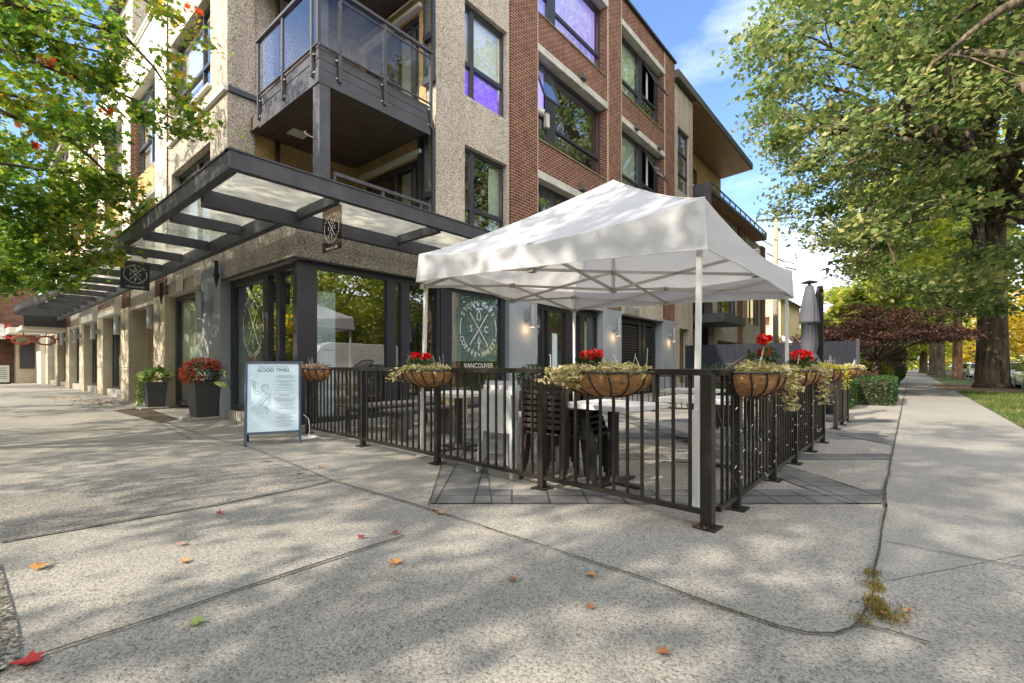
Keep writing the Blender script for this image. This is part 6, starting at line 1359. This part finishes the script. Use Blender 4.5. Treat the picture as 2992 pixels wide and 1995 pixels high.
# 3 the giant tree by the footpath and its neighbours
def keepR(C):
    t = (C[:, 0]*ST - C[:, 1]*CT) / np.maximum(0.5, C[:, 0]*CT + C[:, 1]*ST); u = CX + F_PX*t; dd = C[:, 0]*CT + C[:, 1]*ST; vv = HY - F_PX*(C[:, 2] - CAM_H)/np.maximum(0.5, dd)
    a = u > 2150 + 0.24*np.abs(vv - 330) + 18*np.sin(vv/37.0)
    low = vv < np.interp(u, [2100, 2200, 2300, 2380, 2450, 2560, 2700, 2992, 3400], [400, 600, 640, 700, 770, 830, 900, 955, 955])
    return a & low
tree('giant_street_tree', 'giant broad crowned tree with thick furrowed trunk beside the footpath', (32.6, -3.05), 8.0, 0.55, (28.5, 0.6, 12.5), (11.5, 8.5, 10.5), 620, 150, 1.25, 0.25, 'leaf_big', OAK, 110, 'big street trees beside the footpath', inner=0.35, gaps=60, gapk=1.35, flat=0.42, keep=keepR, zmin=-0.95, bark='bark')
tree('giant_street_tree', 'broad street tree whose trunk stands outside the right edge of the view', (17.5, -3.3), 6.0, 0.42, (18.6, -2.6, 12.5), (6.0, 4.6, 6.5), 230, 90, 1.0, 0.20, 'leaf_big', OAK, 20, 'big street trees beside the footpath', inner=0.3, gaps=12)
tree('street_tree', 'leaning street tree with reddish trunk behind the giant one', (52.0, -2.9), 7.0, 0.30, (49, -1.5, 13), (7.5, 6, 8), 260, 60, 1.5, 0.42, 'leaf_yellow', LEAF4, 16, 'smaller street trees farther along the footpath', bark='bark_red', inner=0.3)
tree('street_tree', 'street tree next beyond the reddish trunk', (60, -2.2), 6.5, 0.3, (60, -1.8, 12), (7, 6, 7.5), 200, 60, 1.6, 0.45, 'leaf_yellow', LEAF4, 12, 'smaller street trees farther along the footpath', inner=0.3)
tree('street_tree', 'street tree third beyond the giant one', (74, -2.2), 6.5, 0.5, (74, -1.8, 11), (7, 6, 7), 160, 60, 1.8, 0.5, 'leaf_yellow', LEAF4, 10, 'smaller street trees farther along the footpath', inner=0.3)
tree('street_tree', 'farthest street tree closing the footpath', (92, -1.5), 5.0, 0.45, (92, 0.5, 8.5), (9, 7, 7.5), 170, 60, 2.1, 0.6, 'leaf_yellow', LEAF4, 10, 'smaller street trees farther along the footpath', inner=0.3)
for i, (x, y_, cz, rr_, rz_, lf, lb) in enumerate(((62, 3.0, 6.5, 5.0, 4.6, 'leaf_yellow', 'tall yellow green garden tree behind the purple maple'),
     (40, 2.0, 4.2, 2.6, 2.2, 'leaf_yellow', 'small rounded garden tree above the cypress hedge'), (90, 5, 7, 8, 6.5, 'leaf_big', 'distant garden tree on the building side of the footpath'),
     (58, -15.5, 5.0, 5, 4.6, 'leaf_yellow', 'yellow green autumn tree across the street right of the giant trunk'), (46, -17, 5.5, 5, 5.2, 'leaf_yellow', 'green tree across the street at the right edge'), (80, -14, 6.5, 8, 6.3, 'leaf_gold', 'distant golden tree across the street'),
     (30, -18, 6.5, 6.5, 5.6, 'leaf_big', 'tree across the street reflected in the shop windows'), (18, -17.5, 6.2, 6.0, 5.4, 'leaf_yellow', 'yellowing tree across the street opposite the cafe'), (5, -18, 6.4, 6.5, 5.6, 'leaf_green', 'maple across the street at the corner'), (-10, -17, 8, 6.5, 6.5, 'leaf_big', 'tree across the crossroads behind the camera'),
     (-19, 6, 8, 6, 6, 'leaf_green', 'maple across the avenue opposite the shops'), (-15.5, 24, 5.4, 5, 4.6, 'leaf_yellow', 'yellowing tree across the avenue'), (-15.5, 38, 5.4, 5.4, 4.8, 'leaf_gold', 'golden tree farther across the avenue'), (-15.5, 54, 5.6, 6, 5, 'leaf_yellow', 'third tree across the avenue'), (24, -13.2, 10, 4, 4, 'leaf_green', 'slender tree at the far kerb opposite the slatted doors'), (118, 4, 6, 8, 5.8, 'leaf_yellow', 'hazy tree mass closing the footpath on the left'), (122, -9, 6, 8, 5.8, 'leaf_gold', 'hazy golden tree closing the far street'), (1, 62, 9, 7, 6.5, 'leaf_green', 'distant tree at the end of the avenue'), (-8, 75, 10, 9, 8, 'leaf_green', 'distant tree closing the avenue'))):
    d_ = math.hypot(x, y_); big = d_ > 40
    tree('garden_tree', lb, (x, y_, -0.1), max(1.5, cz - rz_ * 0.75), 0.28, (x, y_, cz), (rr_, rr_, rz_), 120 if big else 230, 60, rr_ * 0.24, 0.5 if big else 0.36, lf, LEAF4, 8, 'garden and roadside trees in the distance', inner=0.25, gaps=5)
def woods(n, x0, x1, y0, y1, h0, leafm, sz):
    P = np.stack([x0 + (x1-x0)*rng.random(n), y0 + (y1-y0)*rng.random(n), np.zeros(n)], 1); P[:, 2] = h0*(0.75 + 0.25*np.sin(P[:, 0]*0.21 + P[:, 1]*0.17))*rng.random(n)**0.8
    V, k = leaf_cloud(P, sz, LEAF4, 0.2); o = np_mesh('distant_woods', V, k, M[leafm]); o['kind'] = 'stuff'
woods(9000, 135, 150, -45, 30, 15, 'leaf_yellow', 1.3); woods(7000, -45, 30, 108, 120, 15, 'leaf_green', 1.2); woods(8000, 20, 130, -27, -23, 7, 'leaf_yellow', 0.9)
# ------------------------------------------------------------------ the yellow house and the pole
h = empty('gabled_house', (56, 13, 0), 'cream and peach gabled house with outside stair behind the patio screen', 'house')
hw = mat('cream_siding', (0.58, 0.46, 0.28), 0.8, noise=(2, 0.05)); hp_ = mat('peach_render', (0.62, 0.36, 0.22), 0.85, noise=(1, 0.06))
q = MB(); wall(q, 'X', 50.0, 0.25, 9.3, 17.5, 0, 7.3, [(10.2, 15.5, 3.7, 5.5), (10.6, 12.6, 0.3, 2.4)]); wall(q, 'Y', 9.3, 0.25, 50.25, 60, 0, 7.3, [(52, 54, 3.9, 5.4)]); q.box(50, 60, 17.5, 17.75, 0, 7.3); q.build('wall', hw, h)
q = MB(); q.box(51.2, 51.4, 9.6, 17.4, 0, 7.2); q.build('recessed_wall', hp_, h)
q = MB(); q.extr([(9.3, 7.3), (17.5, 7.3), (13.4, 9.3)], (50.02, 0, 0), (0, 1, 0), (0, 0, 1), (0.2, 0, 0)); q.build('gable', hw, h, fixn=True)
q = MB(); q.add([(49.4, 8.7, 7.02), (60.5, 8.7, 7.02), (60.5, 13.4, 9.45), (49.4, 13.4, 9.45), (49.4, 18.1, 7.02), (60.5, 18.1, 7.02)], [(0, 1, 2, 3), (3, 2, 5, 4)]); ro = q.build('roof', mat('brown_shingles', (0.10, 0.08, 0.065), 0.9, noise=(6, 0.3)), h, solid=0.15)
q = MB(); q.box(53, 53.8, 10.2, 11, 7.5, 10.3); q.box(52.9, 53.9, 10.1, 11.1, 10.3, 10.45); q.build('chimney', M['brick'], h)
q = MB(); q.box(48.6, 51.2, 9.35, 16, 3.35, 3.62); q.build('balcony', M['white'], h)
q = MB(); 
for z in (3.95, 4.25, 4.5): q.bar((48.65, 9.4, z), (48.65, 16, z), 0.05)
q.build('balcony_rail', M['white'], h)
q = MB(); q.extr([(9.0, 3.6), (9.0, 3.2), (4.6 + 0.2, 0.1), (4.6 - 0.1, 0.4)], (49.0, 0, 0), (0, 1, 0), (0, 0, 1), (0.9, 0, 0)); q.build('stair', M['white'], h, fixn=True)
for yy in (10.8, 14.0): q = MB(); q.box(51.1, 51.19, yy, yy + 1.0, 3.9, 5.2); q.build('window', M['black'], h)
q = MB(); q.box(52, 54, 9.28, 9.4, 3.9, 5.4); q.build('window', M['black'], h)
h.location = (71.5, 16.6, 0); h.scale = (1.28, 1.28, 1.28)
up_ = empty('utility_pole', (42.8, 8.3, 0), 'weathered timber utility pole with crossarm rising behind the building end', 'utility pole')
q = MB(); q.tube([(42.8, 8.3, -0.1), (42.8, 8.3, 13.6)], [0.24, 0.17], 12); q.build('pole', mat('weathered_pole', (0.30, 0.27, 0.21), 0.9, noise=(4, 0.2)), up_, smooth=True)
q = MB(); q.bar((42.2, 9.6, 12.9), (43.2, 7.0, 12.9), 0.12); q.bar((42.6, 8.9, 10.2), (43.0, 7.7, 9.4), 0.10); q.bar((42.5, 9.2, 11.3), (42.8, 8.3, 10.6), 0.08); q.build('crossarm', M['timber'], up_)
q = MB(); q.tube([(43.0, 7.7, 9.5), (43.2, 7.1, 9.2), (43.3, 6.9, 9.6), (43.2, 7.0, 10.0)], 0.04, 6); q.tube([(42.8, 8.3, 9.1), (43.1, 7.4, 8.9), (43.3, 6.9, 8.7)], 0.05, 6); q.build('bracket', M['black'], up_)
def wire(label, a, b_, sag, r_=0.018):
    a, b_ = Vector(a), Vector(b_); pts = [a.lerp(b_, t/14) - Vector((0, 0, sag*4*(t/14)*(1 - t/14))) for t in range(15)]
    q = MB(); q.tube([p - a for p in pts], r_, 5); o = q.build('overhead_wire', M['black'], None, local=True); o.location = a; tag(o, label, 'cable', 'overhead wires')
wire('overhead wire crossing the sky right of the closed parasol', (42.8, 8.3, 8.3), (46, -18, 11.5), 0.6)
wire('overhead wire running from the pole top into the giant tree', (42.8, 8.3, 12.9), (40, -18, 12.5), 0.8)
wire('overhead wire above the avenue, through the upper left maple leaves', (-3.6, 2.0, 8.2), (2.6, 33, 12.5), 0.3, 0.02)
# ------------------------------------------------------------------ cars
def car(label, x, y_, rz, colr, kind='car', L_=4.4, W2=0.9, H_=1.45):
    r = empty('parked_' + kind, (x, y_, -0.13), label, 'car' if kind == 'car' else 'van', 'vehicles parked along the street', R(rz))
    pm_ = mat('car_paint', colr, 0.25, metal=0.3, coat=0.8); a = L_/2
    if kind == 'car': prof = [(-a, 0.30), (-a, 0.62), (-a+0.08, 0.82), (-a+0.55, 0.92), (-a+0.95, 1.12), (-a+1.35, H_-0.04), (-0.1, H_), (0.45, H_-0.04), (1.15, 0.96), (a-0.35, 0.82), (a-0.04, 0.66), (a, 0.48), (a-0.05, 0.28)]
    else: prof = [(-a, 0.35), (-a, 2.1), (-a+0.15, 2.28), (a-1.7, 2.3), (a-1.25, 2.15), (a-0.65, 1.28), (a-0.1, 1.05), (a, 0.7), (a-0.05, 0.33)]
    n = len(prof); q = MB(); vs = []; S = [(-1.0, 0.0), (-0.97, 1), (0.97, 1), (1.0, 0.0)]
    for (kx, _) in S:
        for (px, pz) in prof:
            tuck = 0 if pz < 0.85 else 0.22*(pz - 0.85)/(H_ - 0.85) if kind == 'car' else 0.06*(pz - 0.85)/1.4
            vs.append((px, kx*W2*(1 - tuck), pz))
    fs = [tuple(range(n)), tuple(reversed(range(3*n, 4*n)))]
    for s_ in range(3):
        for i in range(n): j = (i + 1) % n; fs.append((s_*n+i, (s_+1)*n+i, (s_+1)*n+j, s_*n+j))
    q.add(vs, fs); q.build('body', pm_, r, local=True, fixn=True, bevel=0.05)
    q = MB(); 
    if kind == 'car':
        def sidey(z): return W2*(1 - 0.22*max(0, z - 0.85)/(H_ - 0.85)) + 0.006
        for sgn in (-1, 1):
            pts2 = [(-a+1.05, 0.98), (-a+1.45, H_-0.12), (0.35, H_-0.12), (0.98, 0.98)]; q.add([(px, sgn*sidey(pz), pz) for px, pz in pts2], [(0, 1, 2, 3)])
        for (p0, p1) in (((-a+0.62, 0.97), (-a+1.30, H_-0.10)), ((1.12, 1.0), (0.52, H_-0.09))):
            sg_ = -1 if p0[0] < 0 else 1; q.add([(p0[0]+0.03*sg_, -sidey(p0[1])+0.1, p0[1]+0.02), (p0[0]+0.03*sg_, sidey(p0[1])-0.1, p0[1]+0.02), (p1[0]+0.03*sg_, sidey(p1[1])-0.1, p1[1]+0.02), (p1[0]+0.03*sg_, -sidey(p1[1])+0.1, p1[1]+0.02)], [(0, 1, 2, 3)])
    else:
        for sgn in (-1, 1): q.add([(px, sgn*(W2*0.955), pz) for px, pz in ((a-1.9, 1.35), (a-1.9, 1.95), (a-1.35, 1.95), (a-0.95, 1.35))], [(0, 1, 2, 3)])
        q.add([(a-0.62, -0.8, 1.36), (a-0.62, 0.8, 1.36), (a-1.16, 0.75, 2.05), (a-1.16, -0.75, 2.05)], [(0, 1, 2, 3)])
    q.build('windows', mat('car_glass', (0.02, 0.022, 0.025), 0.05, coat=1), r, local=True)
    for wx in (-a+0.85, a-0.82):
        for sgn in (-1, 1):
            q = MB(); q.tube([(wx, sgn*(W2 - 0.2), 0.33), (wx, sgn*(W2 + 0.01), 0.33)], 0.33, 20); w_ = q.build('wheel', M['black'], r, local=True); q = MB(); q.tube([(wx, sgn*(W2+0.005), 0.33), (wx, sgn*(W2 + 0.02), 0.33)], 0.20, 14); q.build('rim', M['aluminium'], w_, local=True)
    for sgn in (-1, 1):
        q = MB(); q.sphere((a-0.16, sgn*(W2-0.22), 0.70), 0.11, sc3=(0.8, 1.2, 0.6)); q.build('headlight', M['text'], r, local=True); q = MB(); q.sphere((-a+0.05, sgn*(W2-0.2), 0.80), 0.10, sc3=(0.5, 1.1, 0.9)); q.build('tail_light', M['redtext'], r, local=True)
    q = MB(); q.box(a-0.02, a+0.012, -0.45, 0.45, 0.36, 0.52); q.build('grille', M['black'], r, local=True)
car('dark grey parked car cut by the right edge beside the giant trunk', 32.6, -4.85, 180, (0.06, 0.06, 0.07))
car('silver parked car farther along the kerb behind the giant trunk', 45.5, -5.0, 180, (0.40, 0.41, 0.42))
car('dark blue parked car between the giant trunk and the reddish one', 53.5, -5.0, 180, (0.03, 0.05, 0.09))
car('white parked car far along the kerb', 61.5, -5.0, 180, (0.6, 0.6, 0.6))
car('black parked car farthest along the kerb', 70, -5.0, 180, (0.03, 0.03, 0.03))
car('silver parked car on the far side of the street', 58, -12.6, 0, (0.45, 0.45, 0.46)); car('light grey parked car on the far side beyond the silver one', 67, -12.6, 0, (0.35, 0.36, 0.37))
car('white parked van across the street, mirrored in the cafe windows', 12.5, -6.2, 180, (0.75, 0.75, 0.74), 'van', 5.6, 0.98, 2.3)
car('grey parked car opposite the cafe entrance', 19.0, -6.0, 180, (0.25, 0.26, 0.28))
# ------------------------------------------------------------------ shops at the far end of the avenue
s_ = empty('corner_shop', (0, 46, 0), 'brick corner shop with striped awnings closing the avenue walk', 'shop')
q = MB(); wall(q, 'Y', 43.5, 0.3, -4.0, 3.4, 0, 7.0, [(-3.6, 1.6, 0.6, 3.0), (-3.4, -2.0, 4.2, 6.2), (-1.2, 0.2, 4.2, 6.2)]); q.box(-4.0, -3.7, 43.8, 56, 0, 7); q.build('wall', M['brick'], s_)
q = MB(); q.box(2.45, 3.4, 42.0, 43.49, 0.0, 2.7); q.box(2.3, 3.5, 41.9, 43.49, 2.7, 2.9); q.build('pale_shopfront', M['concrete'], s_); q = MB(); q.box(2.6, 3.25, 41.95, 42.0, 0.9, 2.5); q.build('window', M['frame'], s_)
q = MB(); q.box(-4, 3.4, 44.4, 44.5, 0, 6.9); q.build('shop_interior', M['warmroom'], s_)
for (x0, x1, z0, z1) in ((-3.6, 1.6, 0.6, 3.0), (-3.4, -2.0, 4.2, 6.2), (-1.2, 0.2, 4.2, 6.2)): 
    q = MB(); q.box(x0, x1, 43.6, 43.66, z0, z0 + 0.08); q.box(x0, x1, 43.6, 43.66, z1 - 0.08, z1)
    for k in range(int((x1 - x0)/0.9) + 1): q.box(x0 + k*0.9, x0 + k*0.9 + 0.07, 43.6, 43.66, z0 + 0.08, z1 - 0.08)
    q.build('window', M['offwhite'], s_)
def striped(z0, z1, x0, x1, yb, yf):
    q = MB(); n = int((x1 - x0)/0.28)
    for k in range(n): xa = x0 + k*(x1-x0)/n; xb = x0 + (k+1)*(x1-x0)/n; m_ = (0, 1, 2)[k % 3] if False else k % 2; q.add([(xa, yf, z0), (xb, yf, z0), (xb, yb, z1), (xa, yb, z1)], [(0, 1, 2, 3)], m_); q.add([(xa, yf, z0 - 0.2), (xb, yf, z0 - 0.2), (xb, yf, z0), (xa, yf, z0)], [(0, 1, 2, 3)], m_)
    q.build('striped_awning', [mat('awning_red', (0.42, 0.05, 0.04), 0.8), mat('awning_white', (0.65, 0.63, 0.58), 0.8)], s_)
striped(2.9, 3.7, -3.8, 2.3, 43.45, 42.2); striped(4.6, 5.4, -3.8, 1.5, 43.45, 42.5)
q = MB(); q.box(2.0, 3.5, 39.4, 43.4, 2.95, 3.3); q.box(3.3, 3.5, 39.4, 42, 0, 2.95); q.build('side_wall', M['cream'], s_)
a_b = empty('sandwich_board', (1.6, 36.8, 0), 'small white sandwich board far off outside the corner shop', 'sandwich board')
q = MB(); q.box(1.25, 1.95, 36.8, 36.84, 0.1, 1.15); q.build('frame', M['black'], a_b); q = MB(); q.box(1.3, 1.9, 36.79, 36.799, 0.2, 1.1); q.build('panel', M['offwhite'], a_b)
f = Flat(); f.text('ESPRESSO', 0, 0.28, 0.11) if False else None
for k in range(6): f.line([(-0.22 + 0.03*(k % 2), 0.3 - 0.11*k), (0.22, 0.3 - 0.11*k)], 0.03)
f.place('writing', M['ink'], (1.6, 36.785, 0.65), (1, 0, 0), (0, 0, 1), a_b)
gs = empty('glasses_sign', (2.7, 33.6, 2.3), 'red spectacles shaped sign hanging under the canopy end', 'sign'); q = MB()
for cx_ in (2.15, 3.0): q.tube([(cx_ + 0.34*math.cos(k*math.pi/9), 33.6, 2.35 + 0.21*math.sin(k*math.pi/9)) for k in range(19)], 0.045, 6)
q.tube([(2.49, 33.6, 2.42), (2.57, 33.6, 2.46), (2.66, 33.6, 2.42)], 0.035, 6); q.tube([(1.82, 33.6, 2.42), (1.5, 33.6, 2.48)], 0.04, 6); q.tube([(3.33, 33.6, 2.42), (3.5, 33.6, 2.46)], 0.04, 6); q.build('spectacle_frame', mat('orange_red_paint', (0.45, 0.07, 0.03), 0.5), gs)
q = MB(); q.box(2.2, 2.24, 33.59, 33.61, 2.56, 2.78); q.box(3.0, 3.04, 33.59, 33.61, 2.56, 2.78); q.build('hanger', M['black'], gs)
for (x0, x1, y0, y1, hh, m_, lb) in ((-14, -3.9, 58, 70, 9, 'brick_old', 'tan building far up the avenue'), (-34, -24, -26, 150, 10, 'brick', 'brick block across the avenue behind the trees'), (-22, 90, -38, -28, 8, 'brick_old', 'tan houses row across the side street')):
    o = empty('background_building', ((x0+x1)/2, (y0+y1)/2, 0), lb, 'building'); q = MB(); q.box(x0, x1, y0, y1, -0.1, hh); q.build('wall', M[m_], o); q = MB(); q.box(x0 - 0.3, x1 + 0.3, y0 - 0.3, y1 + 0.3, hh, hh + 0.3); q.build('roof', M['frame'], o)
    for i in range(int((x1 - x0)/3)):
        for z in (1.2, 4.4):
            q = MB(); q.box(x0 + 1 + i*3, x0 + 2.4 + i*3, y1, y1 + 0.05, z, z + 1.6) if y1 < 0 else q.box(x0 + 1 + i*3, x0 + 2.4 + i*3, y0 - 0.05, y0, z, z + 1.6); q.build('window', M['frame'], o)
# ------------------------------------------------------------------ grass, moss, fallen leaves
def blades(name, P, h_, m_, w=0.006):
    n = len(P); a = rng.random(n)*6.28; ln_ = h_*(0.5 + rng.random(n)); V = np.zeros((n, 3, 3)); d = np.stack([np.cos(a), np.sin(a), np.zeros(n)], 1)*w; le = rng.normal(size=(n, 3))*0.4*h_; le[:, 2] = ln_
    V[:, 0] = P - d; V[:, 1] = P + d; V[:, 2] = P + le; return np_mesh(name, V.reshape(-1, 3), 3, M[m_])
n = 26000; P = np.stack([10.8 + 16*rng.random(n)**1.3, -3.75 + 2.25*rng.random(n), np.full(n, 0.006)], 1); P = P[(np.hypot(P[:, 0] - 32.6, P[:, 1] + 2.9) > 5) | (rng.random(len(P)) < 0.25)]
blades('grass', P, 0.06, 'grassblade', 0.008)['kind'] = 'stuff'
g = MB(); g.sheet([(32.6 + 5.2*math.cos(a*math.pi/12)*(1 + 0.15*math.sin(a*2.1)), max(-3.77, min(-1.0, -2.6 + 2.0*math.sin(a*math.pi/12)*(1 + 0.1*math.cos(a*3))))) for a in range(24)], 0.011); struct(g.build('dirt_patch', mat('dry_dirt', (0.16, 0.105, 0.06), 0.95, noise=(2, 0.3), bump=(30, 0.8))))
mp1 = [ground_at(*p) for p in ((2548, 1680), (2556, 1720), (2552, 1765), (2570, 1790), (2640, 1800), (2600, 1812), (2520, 1822))]
P = []
for (x, y_), k in zip(mp1, (160, 280, 320, 320, 60, 150, 90)): c = rng.normal(size=(k, 2))*np.array([0.035, 0.022]); P.append(np.stack([x + c[:, 0], y_ + c[:, 1], np.full(k, 0.01)], 1))
blades('moss', np.vstack(P), 0.012, 'moss', 0.004)['kind'] = 'stuff'
def litter(name, pts, n_, sp, sz, m_='litter'):
    P = []
    for (u, v) in pts: x, y_ = ground_at(u, v); c = rng.normal(size=(n_, 2))*sp; P.append(np.stack([x + c[:, 0], y_ + c[:, 1], 0.012 + 0.015*rng.random(n_)], 1))
    V, k = leaf_cloud(np.vstack(P), sz, MAPLE, 2.5); o = np_mesh(name, V, k, M[m_]); o['kind'] = 'stuff'
litter('leaf_litter', ((250, 1170), (300, 1178), (345, 1182), (200, 1163)), 40, 0.35, 0.07)
litter('leaf_litter', ((1260, 1480), (1275, 1487), (2010, 1535), (2052, 1548), (2600, 1812), (2645, 1790)), 8, 0.04, 0.022)
M['crimson'] = leaf_mat('crimson_leaf', [(0.0, (0.22, 0.015, 0.02)), (0.9, (0.30, 0.03, 0.03))], 0.1); M['tanleaf'] = leaf_mat('tan_leaf', [(0.0, (0.42, 0.20, 0.06)), (0.9, (0.55, 0.28, 0.10))], 0.15)
fallen = [((120, 1661), 0.10, 'tanleaf', 'tan fallen maple leaf on the paving at far left'), ((78, 1944), 0.11, 'crimson', 'large crimson fallen leaf in the bottom left corner'), ((1154, 1648), 0.085, 'tanleaf', 'orange fallen leaf in the middle of the foreground'), ((575, 1827), 0.075, 'leaf_hosta', 'green fallen leaf on the lower left paving'),
 ((527, 1595), 0.07, 'leaf_pink', 'pinkish fallen leaf left of centre'), ((537, 1645), 0.07, 'tanleaf', 'small orange fallen leaf just below the pinkish one'), ((645, 1503), 0.07, 'crimson', 'dark red fallen leaf above the long paving crack'), ((1055, 1574), 0.06, 'crimson', 'small red fallen leaf at centre'), ((1156, 1562), 0.06, 'crimson', 'small red leaf tip nearest the red one at centre'),
 ((1288, 1503), 0.07, 'tanleaf', 'tan fallen leaf on the crack below the pavers'), ((936, 1367), 0.07, 'tanleaf', 'orange fallen leaf below the railing left half'), ((876, 1385), 0.07, 'tanleaf', 'brown orange leaf beside the crack left of the railing'), ((1728, 1684), 0.055, 'tanleaf', 'orange fallen leaf in the centre right foreground'), ((1500, 1700), 0.05, 'litter', 'brown scrap of leaf near the centre crack'), ((1938, 1915), 0.06, 'litter', 'brown crumpled leaf at the bottom centre'), ((1722, 1780), 0.05, 'litter', 'small brown leaf low in the centre')]
for i, ((u, v), sz, mm, lb) in enumerate(fallen):
    x, y_ = ground_at(u, v); q = MB(); random.seed(i); a = random.random()*6.28; c, s2 = math.cos(a), math.sin(a)
    pts3 = [((p[0]*c - p[1]*s2)*sz, (p[0]*s2 + p[1]*c)*sz, 0.014 + abs(p[0])*sz*random.uniform(0.1, 0.5)) for p in MAPLE]; q.add([(0, 0, 0.014)] + pts3, [(0, k+1, (k+1) % 12 + 1) for k in range(12)])
    o = q.build('fallen_leaf', M[mm], None, local=True); o.location = (x, y_, 0); tag(o, lb, 'leaf', 'fallen leaves on the paving')

P = []
for (pts_, k) in ((((971, 1406), (1183, 1468), (1322, 1512), (1492, 1568)), 260), (((1871, 1691), (2095, 1775), (2273, 1836), (2441, 1858)), 200), (((2546, 1760), (2575, 1560), (2590, 1475), (2610, 1330)), 160)):
    w_ = [np.array(ground_at(*p)) for p in pts_]; rr_ = np.random.default_rng(k)
    cen = [(rr_.integers(0, len(w_) - 1), rr_.random()) for _ in range(9)]
    for _ in range(k):
        i, t_ = cen[rr_.integers(0, 9)]; c = w_[i]*(1 - t_) + w_[i + 1]*t_; d_ = w_[i + 1] - w_[i]; d_ /= np.linalg.norm(d_); c = c + d_*rr_.normal()*0.06 + rr_.normal(size=2)*0.004; P.append((c[0], c[1], 0.008))
blades('joint_weeds', np.array(P), 0.010, 'moss', 0.003)['kind'] = 'stuff'
